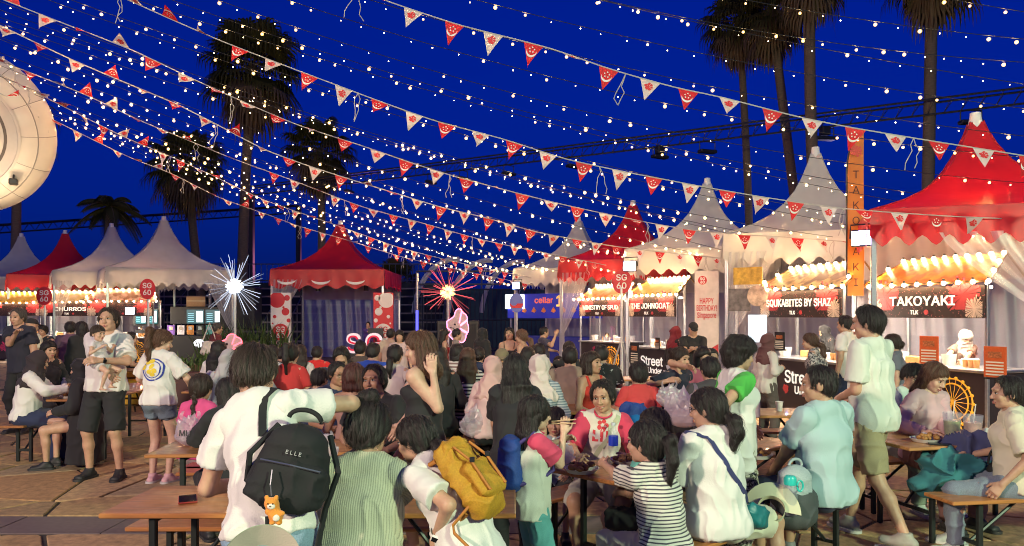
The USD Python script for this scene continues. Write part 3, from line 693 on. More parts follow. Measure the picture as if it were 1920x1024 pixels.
# ---------------------------------------------------------------- festoon strands of small bulbs
tab = [(-640, -130, 8.5, 8.5), (-520, -40, 8.5, 8.6), (-380, 80, 8.5, 8.8), (-240, 195, 8.6, 9.4), (-100, 365, 9.8, 11.5), (-3, 440, 10.5, 14), (48, 490, 11.5, 17), (110, 528, 13.5, 21), (145, 556, 15, 26), (172, 586, 16.5, 29)]
tab = np.array(tab, float)
us = np.concatenate([np.linspace(0, 3, 9), np.linspace(3.25, 9, 21)])
rr = rnd(77)
places = ['first', 'second', 'third', 'fourth', 'fifth', 'sixth', 'seventh', 'eighth', 'ninth', 'tenth', 'eleventh', 'twelfth', 'thirteenth', 'fourteenth', 'fifteenth']
for si, u in enumerate(us):
    y0, y1, d0, d1 = [np.interp(u, range(len(tab)), tab[:, k]) for k in range(4)]
    y0 += rr.uniform(-9, 9); y1 += rr.uniform(-9, 9)
    xe = 2050 if u < 4 else np.interp(u, [4, 5, 6, 7, 8, 9], [1990, 1640, 1380, 1160, 1020, 975])
    A = P(-60, y0 - 18, d0); B = P(xe, y1 + .1 * (xe - 1400), d1)
    sg = rr.uniform(.35, .75) if u < 5 else rr.uniform(.2, .5)
    n = 90; w = np.linspace(0, 1, n); line = A[None] * (1 - w[:, None]) + B[None] * w[:, None]; line[:, 2] -= 4 * sg * w * (1 - w)
    L = np.linalg.norm(B - A)
    t = thing('festoon_strand', (f'strand of tiny warm bulbs, {places[si % 15]} from the top right corner' if si < 15 else f'strand of tiny warm bulbs, {places[29 - si]} from the lowest edge of the light canopy'), 'string light', group='festoon strands')
    m = MB(); m.tube(line, .0045, 4, False); put(t, 'wire', m.vf, WIRE)
    bl_, dm, gl_ = MB(), MB(), MB(); s = rr.uniform(0, .3)
    while s < L:
        k = s / L * (n - 1); i = min(int(k), n - 2); p = line[i] + (line[i + 1] - line[i]) * (k - i)
        p = p + np.array([rr.gauss(0, .012), rr.gauss(0, .012), -.03 - rr.random() * .02])
        dist = p[1]
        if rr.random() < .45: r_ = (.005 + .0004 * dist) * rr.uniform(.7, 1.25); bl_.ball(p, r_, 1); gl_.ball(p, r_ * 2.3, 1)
        else: dm.ball(p, .004 + .0004 * dist * rr.uniform(.6, 1.2), 1)
        s += rr.choice([.20, .24, .28, .34]) * (1.15 if u < 4 else 1.0)
    put(t, 'bright_bulbs', bl_.vf, BULB, kind='stuff'); put(t, 'halo_shells', gl_.vf, HALO, smooth=True, kind='stuff'); put(t, 'small_bulbs', dm.vf, BULBW, kind='stuff')  # the larger shells only imitate the glow halo round each bright bulb
# ---------------------------------------------------------------- lighting truss
TR = mat('dark_truss', (.05, .045, .05), .5, .5, var=.2)
ta, tb = P(2060, 150, 21.5), P(470, 352, 41)
t = thing('lighting_truss', 'long dark lighting truss crossing high behind the festoon lights', 'truss')
ax = tb - ta; L = np.linalg.norm(ax); ax /= L; up = np.array([0, 0, 1.0]); sd = np.cross(ax, up); m = MB(); dg = MB()
off3 = [sd * .25 + up * .0, -sd * .25 + up * .0, up * -.42]
for o in off3: m.tube([ta + o, tb + o], .035, 6)
put(t, 'chords', m.vf, TR, smooth=40)
N = int(L / .45)
for i in range(N):
    p, q = ta + ax * i * L / N, ta + ax * (i + .5) * L / N
    dg.tube([p + off3[0], q + off3[2]], .014, 4, False); dg.tube([q + off3[2], p + off3[1]], .014, 4, False)
put(t, 'lacing', dg.vf, TR, kind='stuff')
m = MB()
for px in (2000, 480):
    q = ta if px == 2000 else tb
    m.box((q[0], q[1], q[2] / 2 - .2), (.35, .35, q[2] - .2))
put(t, 'mast', m.vf, TR)
for i, fx in enumerate((.085, .20, .31, .36, .46, .545, .61, .66, .80)):
    p = ta + ax * L * fx; p[2] -= .45
    f = thing('truss_floodlight', f'unlit black floodlight hanging from the dark truss, {places[i]} from its right end', 'floodlight', p, 10 * i, group='floodlights on the truss')
    m = MB(); m.tube([(-.33, 0, 0), (-.33, 0, -.32)], .02, 5); m.tube([(.33, 0, 0), (.33, 0, -.32)], .02, 5); m.tube([(-.33, 0, 0), (.33, 0, 0)], .02, 5); put(f, 'yoke', m.vf, TR)
    m = MB(); m.box((0, 0, -.36), (.7, .3, .12), bev=.03); put(f, 'housing', m.vf, BLACKP)
    if i == 3 or i == 1: m = MB(); m.box((0, 0, -.1), (.3, .25, .3), bev=.02); put(f, 'control_box', m.vf, BLACKP)
# a fainter one over the left tents
t = thing('far_truss', 'faint dark truss behind the left palms', 'truss'); m = MB(); a_, b_ = P(-60, 425, 44), P(560, 385, 50)
for o in ((0, 0, 0), (0, 0, -.5), (0, .4, 0)): m.tube([a_ + o, b_ + o], .05, 5)
put(t, 'chords', m.vf, TR); m = MB()
for k in range(30): p = a_ + (b_ - a_) * k / 30; q = a_ + (b_ - a_) * (k + .5) / 30; m.tube([p, q + [0, 0, -.5], a_ + (b_ - a_) * (k + 1) / 30], .025, 4, False)
put(t, 'lacing', m.vf, TR, kind='stuff'); m = MB(); m.box((a_[0], a_[1], a_[2] / 2), (.3, .3, a_[2] - .1)); m.box((b_[0], b_[1], b_[2] / 2), (.3, .3, b_[2] - .1)); put(t, 'mast', m.vf, TR)
# ---------------------------------------------------------------- palms
FROND = usdkit.material(stage, '/World/Looks/palm_frond', {'d': ('diffuse_bsdf', {'color': (.075, .07, .028)}), 't': ('translucent_bsdf', {'color': (.08, .075, .02)}), 'm': ('mix_closure', {'fac': .3})}, [('d.BSDF', 'm.closure1'), ('t.BSDF', 'm.closure2')], surface='m.closure')
DEAD = mat('dry_frond', (.12, .075, .04), .9, var=.2)
BARK = mat('palm_bark', (.14, .095, .065), .9, bump=.6, scale=9, var=.3, stretch=(1, 1, 4))


def palm(label, base, topp, r0, r1, R, nf, kind, seed, group='palm trees'):
    t = thing('palm_tree', label, 'tree', group=group); rr = rnd(seed)
    base, topp = np.array(base, float), np.array(topp, float)
    w = np.linspace(0, 1, 14)[:, None]; ben = np.array([rr.uniform(-.25, .25), rr.uniform(-.25, .25), 0])
    line = base * (1 - w) + topp * w + ben * np.sin(w * np.pi)
    rad = r0 + (r1 - r0) * w[:, 0] + .12 * r0 * (np.arange(14) == 0)
    fine = np.linspace(0, 13, 90); line = np.stack([np.interp(fine, range(14), line[:, k]) for k in range(3)], -1); rad = np.interp(fine, range(14), rad) * (1 + .035 * (np.arange(90) % 2))
    m = MB(); m.tube(line, rad, 12); put(t, 'trunk', m.vf, BARK, smooth=40)
    live, dry, st = MB(), MB(), MB()
    for i in range(nf):
        az = i * 2.39996 + rr.uniform(-.2, .2)
        el = math.radians(75 - 150 * (i + .5) / nf + rr.uniform(-8, 8)) if kind == 'fan' else math.radians(62 - 95 * (i + .5) / nf + rr.uniform(-8, 8))
        d = np.array([math.cos(az) * math.cos(el), math.sin(az) * math.cos(el), math.sin(el)]); hor = np.array([-math.sin(az), math.cos(az), 0])
        tgt = dry if (kind == 'fan' and i > nf * .72) else live
        if kind == 'fan':
            pl = R * rr.uniform(.42, .6); c = topp + d * pl; st.tube([topp, topp + d * pl * .5 + [0, 0, .03], c], .025, 4, False)
            upv = np.cross(d, hor); bl = R * rr.uniform(.5, .68)
            for k in range(24):
                a = math.radians(-105 + 210 * k / 23); q = d * math.cos(a) + hor * math.sin(a); ln = bl * (1 - .25 * abs(a) / 1.9) * rr.uniform(.85, 1.05)
                p1 = c + q * ln * .55; p2 = p1 + q * ln * .25 + np.array([0, 0, -ln * .2]); p3 = p2 + q * ln * .05 + np.array([0, 0, -ln * rr.uniform(.25, .5)])
                wv = np.cross(q, upv); wv /= np.linalg.norm(wv) + 1e-9; ww = .024 * R
                tgt.grid(np.array([[c, c + wv * .004], [p1 - wv * ww, p1 + wv * ww], [p2 - wv * ww * .6, p2 + wv * ww * .6], [p3, p3 + wv * .006]]))
        else:
            n = 16; s = np.linspace(0, 1, n)[:, None]; ln = R * rr.uniform(.85, 1.1)
            rach = topp + d * ln * s + np.array([0, 0, -1]) * ln * .62 * s ** 2.2
            st.tube(rach, np.linspace(.03, .008, n), 4, False)
            for k in range(2, n):
                tg = rach[k] - rach[k - 1]; tg /= np.linalg.norm(tg); L_ = ln * .26 * math.sin(math.pi * min(1, .15 + .85 * k / n)) + .1
                for sgn in (-1, 1):
                    for h in (0, .5):
                        o = rach[k - 1] + (rach[k] - rach[k - 1]) * h; q = hor * sgn * .8 + tg * .5; q /= np.linalg.norm(q)
                        p1 = o + q * L_ * .5 + [0, 0, -L_ * .1]; p2 = o + q * L_ * .85 + [0, 0, -L_ * .55]; wv = tg * .04
                        tgt.grid(np.array([[o - wv, o + wv], [p1 - wv, p1 + wv], [p2, p2 + wv * .2]]))
    if kind == 'fan':
        for i in range(60):      # the skirt of dead leaves under the crown
            az = rr.uniform(0, 6.28); z = rr.uniform(-.1, -.9) * R; q = np.array([math.cos(az), math.sin(az), 0]); p = topp + q * R * rr.uniform(.05, .22) + [0, 0, z * .5]
            wv = np.array([-math.sin(az), math.cos(az), 0]) * .05 * R
            dry.grid(np.array([[p, p + wv * .3], [p + q * .1 * R - wv + [0, 0, -.3 * R], p + q * .1 * R + wv + [0, 0, -.3 * R]], [p + q * .05 * R + [0, 0, -.75 * R], p + q * .05 * R + wv * .3 + [0, 0, -.75 * R]]]))
    put(t, 'crown', live.vf, FROND, kind='stuff'); put(t, 'leaf_stalks', st.vf, DEAD, kind='stuff')
    if dry.n: put(t, 'dry_fronds', dry.vf, DEAD, kind='stuff')
    return t


def palm_px(label, bx, tx, ty, d, r0, r1, R, nf, kind, seed, dt=0):
    b = P(bx, 590, d); b[2] = 0; palm(label, b, P(tx, ty, d + dt), r0, r1, R, nf, kind, seed)


palm_px('tall shaggy fan palm rising behind the left white tent, its trunk lit warm', 452, 473, 130, 36, .26, .2, 2.75, 46, 'fan', 1)
palm_px('dark fan palm left of the stage tent peak, over the bunting', 588, 598, 284, 40, .24, .18, 2.2, 38, 'fan', 2)
palm_px('dark bushy fan palm behind the peaks of the left tents', 392, 352, 312, 38, .24, .18, 2.3, 42, 'fan', 3)
palm_px('feather palm with drooping arched fronds above the left tents', 212, 206, 388, 36, .2, .14, 1.9, 15, 'feather', 4)
palm_px('dark palm at the far left edge behind the white structure', 18, 30, 230, 34, .22, .17, 1.9, 42, 'fan', 5)
palm_px('tall palm with hanging skirt, leftmost of the right palms', 1410, 1386, 42, 30, .17, .13, 1.7, 42, 'fan', 6)
palm_px('tall leaning palm trunk, second of the right palms', 1530, 1446, 20, 28, .2, .15, 1.75, 42, 'fan', 7)
palm_px('thick pale palm trunk rising left of the orange feather flag', 1556, 1518, -60, 25, .21, .17, 1.8, 42, 'fan', 8)
palm_px('straight dark palm trunk right of the orange feather flag', 1732, 1748, -70, 24, .19, .17, 1.85, 42, 'fan', 9)
palm_px('small dark palm behind the stage tent at its right', 748, 742, 530, 44, .2, .16, 1.7, 42, 'fan', 10)
# ---------------------------------------------------------------- feather flag
fl = thing('feather_flag', 'tall orange feather flag with TAKOYAKI written downwards', 'flag', P(1600, 0, 11.9) * [1, 1, 0], -8)
z0, z1 = 2.05, 4.655; zz = np.linspace(z0, z1, 40); wid = np.where(zz > 4.0, .25 * np.sqrt(np.clip(1 - ((zz - 4.0) / .66) ** 2, 0, 1)), .25)
bow = -.03 + .03 * np.sin((zz - z0) * .8)
V = np.stack([np.stack([.16 + bow * 0 - (1 - f) * wid + 0 * zz, .015 * np.sin(zz * 3 + f * 2), zz], -1) for f in np.linspace(0, 1, 7)]); V[..., 0] += np.interp(zz, [3.6, 4.72], [0, .0])
put(fl, 'sail', MB().grid(V).vf, fabric((.52, .17, .03), .3, 'orange_flag', .6), smooth=True)
m = MB(); m.tube(np.stack([.16 - wid - .01, 0 * zz, zz], -1), .014, 6); m.tube([(-.15, 0, 0), (-.15, 0, z0)], .018, 6); m.box((-.15, 0, .02), (.5, .5, .04)); put(fl, 'pole', m.vf, BLACKP)
for i, ch in enumerate('TAKOYAKI'): put(fl, 'lettering', text(ch, .12, frame((.035, -.02, 3.98 - i * .245), (1, 0, 0), (0, 0, 1)), .004, False), mat('brown_letter', (.08, .02, .01), .6, var=0))
put(fl, 'emblem', MB().poly(burst(.11, 10, 3, .02), .004, frame((.03, -.02, 4.36), (1, 0, 0), (0, 0, 1))).vf, mat('flag_red', (.5, .06, .05), .6, var=0))
# ---------------------------------------------------------------- white curved structure at the upper left
ws = thing('white_canopy', 'white curved ellipsoid canopy of the building at the upper left', 'building')
cc = P(-74, 243, 15.5); R = 158 / 1400 * 15.5
axis = np.array([.30, -.86, -.30]); axis /= np.linalg.norm(axis)
xx = np.cross([0, 0, 1.0], axis); xx /= np.linalg.norm(xx); yy = np.cross(axis, xx)
MW = np.eye(4); MW[:3, 0], MW[:3, 1], MW[:3, 2], MW[:3, 3] = xx, yy, axis, cc
WS = mat('white_cladding', (.66, .60, .52), .45, var=.06, scale=3)
prof = [(1.0, 0.0), (.985, .10), (.93, .20), (.86, .265), (.80, .30), (.74, .325), (.69, .335)]
for k in range(14):
    a = np.linspace(k * 2 * np.pi / 14 + .003, (k + 1) * 2 * np.pi / 14 - .003, 9)
    V = np.stack([np.stack([r * R * np.cos(a), r * R * np.sin(a), np.full(9, z * R)], -1) for r, z in prof])
    put(ws, 'shell_panel', MB().grid(V).xf(MW), WS, smooth=True)
m = MB(); m.rev([(.99 * R, -.01 * R), (.95 * R, .08 * R), (.83 * R, .25 * R), (.52 * R, .32 * R)], 48); put(ws, 'inner_shell', m.xf(MW), mat('panel_joint', (.12, .10, .09), .8, var=0), smooth=True)
m = MB(); m.rev([(.70 * R, .345 * R), (.67 * R, .352 * R), (.66 * R, .325 * R), (.3 * R, .285 * R), (.001, .25 * R)], 48); put(ws, 'ceiling_disc', m.xf(MW), mat('grey_ceiling', (.58, .52, .46), .5, var=.08, scale=3), smooth=30)
m = MB(); m.rev([(R, .0), (.97 * R, -.12 * R), (.8 * R, -.34 * R), (.4 * R, -.55 * R), (.001, -.6 * R)], 48); put(ws, 'back_shell', m.xf(MW), WS, smooth=True)
a = np.linspace(0, 2 * np.pi, 60); m = MB(); m.tube(np.stack([.86 * R * np.cos(a), .86 * R * np.sin(a), np.full(60, .268 * R)], -1), .012, 5); put(ws, 'rim_groove', m.xf(MW), mat('panel_joint', (.30, .27, .24), .8, var=0))
for (x, y) in ((.42, -.10), (.36, -.40), (.40, .2)):
    m = MB(); m.rev([(.001, .0), (.07, .0), (.07, .02), (.055, .03)], 16); Mx = MW.copy(); Mx[:3, 3] = cc + xx * x * R + yy * y * R + axis * .30 * R; put(ws, 'downlight', m.xf(Mx), glow((1.0, .72, .42), 9.0, 'warm_downlight'))
m = MB(); m.tube([cc - axis * .5 * R, cc - axis * .5 * R + np.array([-2.4, 1.0, 0]), np.array([cc[0] - 2.6, cc[1] + 1.2, 0])], .45, 12); put(ws, 'support', m.vf, WS, smooth=40)
sp = thing('small_spotlight', 'small black spotlight clipped to the rim of the white canopy', 'spotlight', cc + xx * .60 * R - yy * .52 * R + axis * .42 * R, 30)
m = MB(); m.box((0, 0, 0), (.16, .22, .12), bev=.02); m.tube([(0, 0, 0), (0, .1, .16)], .02, 5); put(sp, 'housing', m.vf, BLACKP)
lamp('/World/white_canopy/downlight_glow', cc + xx * .55 * R - yy * .75 * R + axis * .95 * R, cc - axis * .2 * R + xx * .2 * R, (.5, .3), 26, (1.0, .72, .44))
# ---------------------------------------------------------------- bleachers behind the stage
GREY = mat('grey_bench', (.20, .17, .18), .6, var=.15); SCAF = mat('scaffold', (.16, .16, .18), .5, .6, var=.15); DKB = mat('dark_hoarding', (.012, .018, .035), .7, var=.2)
bs = thing('bleachers', 'scaffold bleachers with grey plank rows behind the stage', 'bleachers', (0, 0, 0))
for i in range(7):
    for k in range(5):
        x = -19.5 + k * 3.6
        m = MB(); m.box((x, 33.5 + i * .75, .55 + i * .42), (3.55, .34, .07)); put(bs, 'seat_plank', m.vf, GREY)
m = MB()
for k in range(16):
    x = -21.3 + k * 1.2
    for i in range(7): m.box((x, 33.5 + i * .75, (.5 + i * .42) / 2), (.05, .05, .5 + i * .42))
    m.tube([(x, 33.3, .3), (x, 38.2, 3.2)], .03, 4)
put(bs, 'scaffold_frame', m.vf, SCAF)
m = MB(); m.box((-12.3, 38.6, 1.7), (18, .08, 3.4)); put(bs, 'back_hoarding', m.vf, DKB)
m = MB()
for k in range(61): m.tube([(-21.3 + k * .3, 38.4, 3.4), (-21.3 + k * .3, 38.4, 4.35)], .018, 4)
for z in (3.5, 4.35): m.tube([(-21.3, 38.4, z), (-3.3, 38.4, z)], .03, 5)
put(bs, 'guard_rail', m.vf, SCAF, kind='stuff')
# arched roof ribs over a dark stand
rb = thing('arched_stand', 'dark stand with pale arched roof ribs behind the farthest right tent', 'stand')
for i in range(6):
    a = np.linspace(math.radians(5), math.radians(95), 12); x0 = -3.4 + i * 1.55
    m = MB(); m.tube(np.stack([x0 + 2.6 * (1 - np.cos(a)) * .75 - 1.2, np.full(12, 35.0 + .8 * i), 1.6 + 2.75 * np.sin(a)], -1)[::1], .13, 6); put(rb, 'rib', m.vf, mat('pale_rib', (.42, .42, .5), .5, var=.1), smooth=40)
m = MB(); m.box((1.6, 39.5, 1.55), (14, .1, 3.1)); put(rb, 'back_wall', m.vf, mat('teal_wall', (.015, .06, .09), .7, var=.2))
m = MB()
for k in range(60): m.tube([(-4.5 + k * .2, 34.2, 0), (-4.5 + k * .2, 34.2, 2.9)], .02, 4)
for z in (.1, 1.5, 2.9): m.tube([(-4.5, 34.2, z), (7.5, 34.2, z)], .035, 4)
put(rb, 'bar_fence', m.vf, mat('dark_fence', (.04, .05, .07), .5, .4, var=.1), kind='stuff')
m = MB()
for z in (3.15, 3.75):
    m.tube([(-4.4, 34.4, z), (8, 34.4, z)], .04, 5)
for k in range(9): m.tube([(-4.4 + k * 1.5, 34.4, 2.9), (-4.4 + k * 1.5, 34.4, 3.75)], .035, 4)
put(rb, 'rail', m.vf, SCAF)
# dark wall and hedge at the horizon, left and right
for x0, x1, y, h, lab in ((-45, -22, 41, 3.2, 'dark hoarding wall far behind the left tents'), (9, 60, 42, 3.6, 'dark wall far behind the right tents')):
    w = thing('hoarding_wall', lab, 'wall')
    k = int((x1 - x0) / 2.4)
    for i in range(k):
        m = MB(); m.box((x0 + (i + .5) * (x1 - x0) / k, y, h / 2), ((x1 - x0) / k - .03, .08, h)); put(w, 'panel', m.vf, DKB)
# blue lit tube pole behind the crowd
t = thing('blue_light_tube', 'slim blue glowing post right of the stage', 'light', P(782, 0, 26) * [1, 1, 0]); m = MB(); m.tube([(0, 0, 0), (0, 0, 1.9)], .045, 8); put(t, 'tube', m.vf, glow((.12, .12, 1.0), 1.1, 'blue_tube')); m = MB(); m.tube([(0, 0, 1.9), (0, 0, 3.2)], .045, 8); put(t, 'upper_post', m.vf, STEEL())
for px, py, d, w, h, lab in ((860, 650, 27, 1.5, 1.9, 'black stage loudspeaker stack right of the red banner'), (452, 578, 27, 1.25, 1.5, 'black stage loudspeaker left of the dotted white banner')):
    c = P(px, py, d); t = thing('loudspeaker', lab, 'loudspeaker', (c[0], c[1], 0)); m = MB(); m.box((0, 0, c[2]), (w, .8, h), bev=.03); put(t, 'cabinet', m.vf, BLACKP)
    m = MB(); m.box((0, -.405, c[2]), (w * .86, .02, h * .86)); put(t, 'grille', m.vf, mat('grille', (.03, .03, .035), .6, .5, bump=.6, scale=120)); m = MB()
    for sx in (-1, 1): m.tube([(sx * w * .35, 0, 0), (sx * w * .35, 0, c[2] - h / 2)], .04, 6)
    put(t, 'stand', m.vf, BLACKP)
# stage gear: music stand, SG60 letters
c = P(705, 0, 25.4); t = thing('music_stand', 'black perforated music stand in front of the singer', 'music stand', (c[0], c[1], 0)); m = MB(); m.tube([(0, 0, 0), (0, 0, .95)], .02, 6); m.tube([(-.3, -.2, 0), (0, 0, .3), (.3, -.2, 0)], .015, 5); put(t, 'post', m.vf, BLACKP)
m = MB(); m.box((0, -.05, 1.12), (.52, .02, .34)); put(t, 'desk', m.vf, BLACKP)
for i, (ch, px, py, s) in enumerate((('S', 672, 650, .62), ('G', 705, 652, .62))):
    pass
tl = thing('giant_letters', 'giant red and white glossy SG letters on the stage front', 'letters', P(682, 0, 25.0) * [1, 1, 0])
for i, ch in enumerate('SG'):
    q = put(tl, 'letter_back', text(ch, .62, frame((-.33 + i * .68, .0, .80), (1, 0, 0), (0, 0, 1)), .12), mat('letter_white', (.7, .6, .65), .25, var=.05, emit=.35))
    put(q, 'letter_face', text(ch, .50, frame((-.33 + i * .68, -.125, .80), (1, 0, 0), (0, 0, 1)), .03, False), mat('letter_red', (.6, .02, .06), .2, var=.05, emit=.3))
m = MB(); m.box((0, .1, .22), (1.9, .6, .44), bev=.01); put(tl, 'plinth', m.vf, BLACKP)
# two neon lion heads
for px, py, d, col, lab in ((434, 650, 17.5, (1.0, .10, .14), 'pale lion head sign with a red neon outline left of the stage'), (859, 612, 22, (1.0, .2, .42), 'pale lion head sign with a pink neon outline right of the stage')):
    c = P(px, py, d); t = thing('neon_lion_sign', lab, 'sign', (c[0], c[1], 0), 0)
    r = .30 if px == 434 else .40; L_ = lion(r * 1.05).buffer(.012).buffer(-.012); L_ = affinity.scale(L_, .8, 1.35) if px == 859 else L_; L_ = max(getattr(L_, 'geoms', [L_]), key=lambda q: q.area)
    m = MB(); m.poly(Polygon(L_.exterior), .05, frame((0, 0, c[2]), (1, 0, 0), (0, 0, 1))); put(t, 'face', m.vf, mat('lion_face', (.5, .38, .38), .5, var=.1, emit=.05))
    e = np.array(Polygon(L_.exterior).buffer(.012).exterior.coords); m = MB(); m.tube(np.c_[e[:, 0], np.full(len(e), -.06), c[2] + e[:, 1]], .013, 5); put(t, 'neon_outline', m.vf, glow(col, 2.4, 'neon'))
    m = MB(); m.ball((-.09, -.055, c[2] + .06), .03, 1); m.tube([(-.24, -.055, c[2] - .03), (-.12, -.055, c[2] - .06)], .012, 5); put(t, 'features', m.vf, BLACKP)
    m = MB(); m.tube([(0, .03, 0), (0, .03, c[2])], .03, 6); put(t, 'post', m.vf, BLACKP)
# planter and shrubs
LEAF = [mat('leaf', c, .6, var=.3) for c in ((.05, .09, .02), (.07, .12, .03), (.04, .07, .02))]


def shrub(label, c, w, h, n, seed, mtl, kind='grass'):
    t = thing('plant', label, 'plant', c); rr = rnd(seed); m = MB(); s = MB()
    for i in range(n):
        o = np.array([rr.uniform(-w, w) / 2, rr.uniform(-.25, .25), 0]); a = rr.uniform(0, 6.28); l = h * rr.uniform(.5, 1.05)
        q = np.array([math.cos(a), math.sin(a), 0]) * l * rr.uniform(.15, .6); p1 = o + q * .4 + [0, 0, l * .6]; p2 = o + q + [0, 0, l * rr.uniform(.7, 1)]
        wv = np.array([-math.sin(a), math.cos(a), 0]) * .022
        m.grid(np.array([[o - wv * .4, o + wv * .4], [p1 - wv, p1 + wv], [p2, p2 + wv * .1]])); s.tube([o, o + [0, 0, .12]], .008, 3, False)
    put(t, 'leaves', m.vf, mtl, kind='stuff'); put(t, 'stems', s.vf, DEAD, kind='stuff')


c = P(365, 0, 14.5); t = thing('planter', 'large dark maroon planter box behind the woman in the lemon print tee', 'planter', (c[0], c[1], 0), 6); m = MB(); m.box((0, 0, .33), (1.0, .6, .66), bev=.02); put(t, 'box', m.vf, mat('maroon_planter', (.07, .022, .022), .5, var=.1)); m = MB(); m.box((0, 0, .655), (.92, .52, .02)); put(t, 'soil', m.vf, mat('soil', (.03, .02, .015), .95))
shrub('low green leafy plants in the maroon planter', (c[0], c[1], .66), .9, .42, 90, 3, LEAF[1])
c = P(470, 0, 24); shrub('green shrub left of the dotted white banner', (c[0], c[1], 0), 2.6, 1.75, 320, 4, LEAF[0])
c = P(408, 0, 25); shrub('yellow green shrub beside the drinks counter', (c[0], c[1], 0), 1.2, 1.5, 140, 6, LEAF[1])
# ---------------------------------------------------------------- lit floodlights on the tent poles
def flood(px, py, d, col, label, power, target, rz):
    c = P(px, py, d); t = thing('led_floodlight', label, 'floodlight', c, rz)
    m = MB(); m.box((0, .06, 0), (.30, .09, .24), bev=.015); put(t, 'housing', m.vf, BLACKP)
    m = MB()
    for k in range(6): m.box((-.12 + k * .048, .13, 0), (.012, .06, .2))
    put(t, 'fins', m.vf, BLACKP)
    m = MB(); m.box((0, .01, 0), (.26, .02, .20), bev=.004); put(t, 'lens', m.vf, glow(col, 16.0, 'flood_lens'))
    m = MB(); m.tube([(-.17, .06, 0), (-.17, .1, .2), (.17, .1, .2), (.17, .06, 0)], .012, 5); put(t, 'bracket', m.vf, BLACKP)
    a = math.radians(rz); f = c + np.array([math.sin(a), -math.cos(a), 0]) * .12
    lamp(t + '/beam', f, target, (.24, .18), power, col)


flood(1615, 446, 10.6, (.50, .42, 1.0), 'bright violet LED floodlight on the pole left of the big red tent', 260, (2.0, 6.0, 0), -40)
flood(1180, 499, 16.6, (.62, .50, 1.0), 'bright violet LED floodlight over THE JOHNGOAT stall', 240, (-2, 9, 0), -30)
flood(967, 536, 23.5, (.16, .30, 1.0), 'blue LED floodlight at the left corner of the farthest right tent', 220, (-4, 14, 0), -40)
flood(243, 583, 22.5, (.75, .75, 1.0), 'white LED floodlight glaring beside the CHURROS stall', 120, (-3, 10, .5), 0)
nrm_ = lambda v: v / np.linalg.norm(v)
sl_ = thing('stage_light', 'blue stage light under the red stage tent roof', 'stage light', ST + [-.6, -.9, 2.7 - ST[2]]); m = MB(); m.rev([(.001, .12), (.07, .12), (.09, -.1), (.075, -.1), (.06, .1)], 14); put(sl_, 'can', m.vf, BLACKP, smooth=40); m = MB(); m.rev([(.001, -.08), (.07, -.08)], 14); put(sl_, 'lens', m.vf, glow((.1, .25, 1.0), 8.0, 'blue_lens')); lamp(sl_ + '/beam', ST + [-.6, -.9, 2.58 - ST[2]], ST + [-.9, 1.2, 1.2 - ST[2]], (.2, .2), 6500, (.12, .22, 1.0))
sl_ = thing('stage_light', 'pink stage light under the red stage tent roof', 'stage light', ST + [1.2, -1.2, 2.7 - ST[2]]); m = MB(); m.rev([(.001, .12), (.07, .12), (.09, -.1), (.075, -.1), (.06, .1)], 14); put(sl_, 'can', m.vf, BLACKP, smooth=40); m = MB(); m.rev([(.001, -.08), (.07, -.08)], 14); put(sl_, 'lens', m.vf, glow((1.0, .2, .5), 8.0, 'pink_lens')); lamp(sl_ + '/beam', ST + [1.2, -1.3, 2.58 - ST[2]], (-3, 18, 0), (.25, .25), 900, (1.0, .28, .55))
# two banks of festival floodlights behind the photographer, on stands like the ones in view
for px_, py_, pz_, tg, pw, col, lab in ((-4.2, -2.8, 5.8, (-2.0, 7, .2), 760, (1.0, .79, .62), 'pinkish floodlight bank on a tall stand behind the photographer, left'), (3.8, -2.8, 5.8, (1.0, 6, .6), 660, (.78, 1.0, .62), 'greenish floodlight bank on a tall stand behind the photographer, right')):
    t = thing('floodlight_bank', lab, 'floodlight', (px_, py_, 0)); m = MB(); m.tube([(0, 0, 0), (0, 0, pz_ - .3)], .03, 8)
    for a in (30, 150, 270): m.tube([(0, 0, 1.0), (.6 * math.cos(math.radians(a)), .6 * math.sin(math.radians(a)), 0)], .018, 6)
    put(t, 'stand', m.vf, BLACKP); dv = nrm_(np.array(tg) - [px_, py_, pz_]); M = frame((0, 0, pz_), np.cross(dv, [0, 0, 1.0]), [0, 0, 1.0]); m = MB(); m.box((0, 0, .1), (1.0, .6, .12), bev=.02); put(t, 'housing', m.xf(M), BLACKP)
    lamp(t + '/beam', np.array([px_, py_, pz_]) + dv * .08, tg, (.9, .5), pw, col)
# ---------------------------------------------------------------- smooth bodies: distance fields meshed by surface nets
def nrm(v): v = np.asarray(v, float); return v / (np.linalg.norm(v) + 1e-12)


def rot(axis, deg):
    a = math.radians(deg); x, y, z = nrm(axis); c, s = math.cos(a), math.sin(a); C = 1 - c
    return np.array([[c + x * x * C, x * y * C - z * s, x * z * C + y * s], [y * x * C + z * s, c + y * y * C, y * z * C - x * s], [z * x * C - y * s, z * y * C + x * s, c + z * z * C]])


def rc(a, b, ra, rb=None, k=.03, sub=False): return ('rc', np.asarray(a, float), np.asarray(b, float), ra, rb if rb is not None else ra, k, sub)
def el(c, r, R=np.eye(3), k=.03, sub=False): return ('el', np.asarray(c, float), np.asarray(R, float), tuple(np.broadcast_to(r, 3)), k, sub)
def ec(a, b, right, ra, rb, k=.04, cap=.6): return ('ec', np.asarray(a, float), np.asarray(b, float), nrm(right), ra, rb, k, cap)


def aabb(p):
    if p[0] == 'rc': r = max(p[3], p[4]); return np.minimum(p[1], p[2]) - r, np.maximum(p[1], p[2]) + r
    if p[0] == 'el':
        e = np.sqrt(((p[2] * np.array(p[3])) ** 2).sum(1)); return p[1] - e, p[1] + e
    r = max(max(p[4]), max(p[5])); return np.minimum(p[1], p[2]) - r, np.maximum(p[1], p[2]) + r


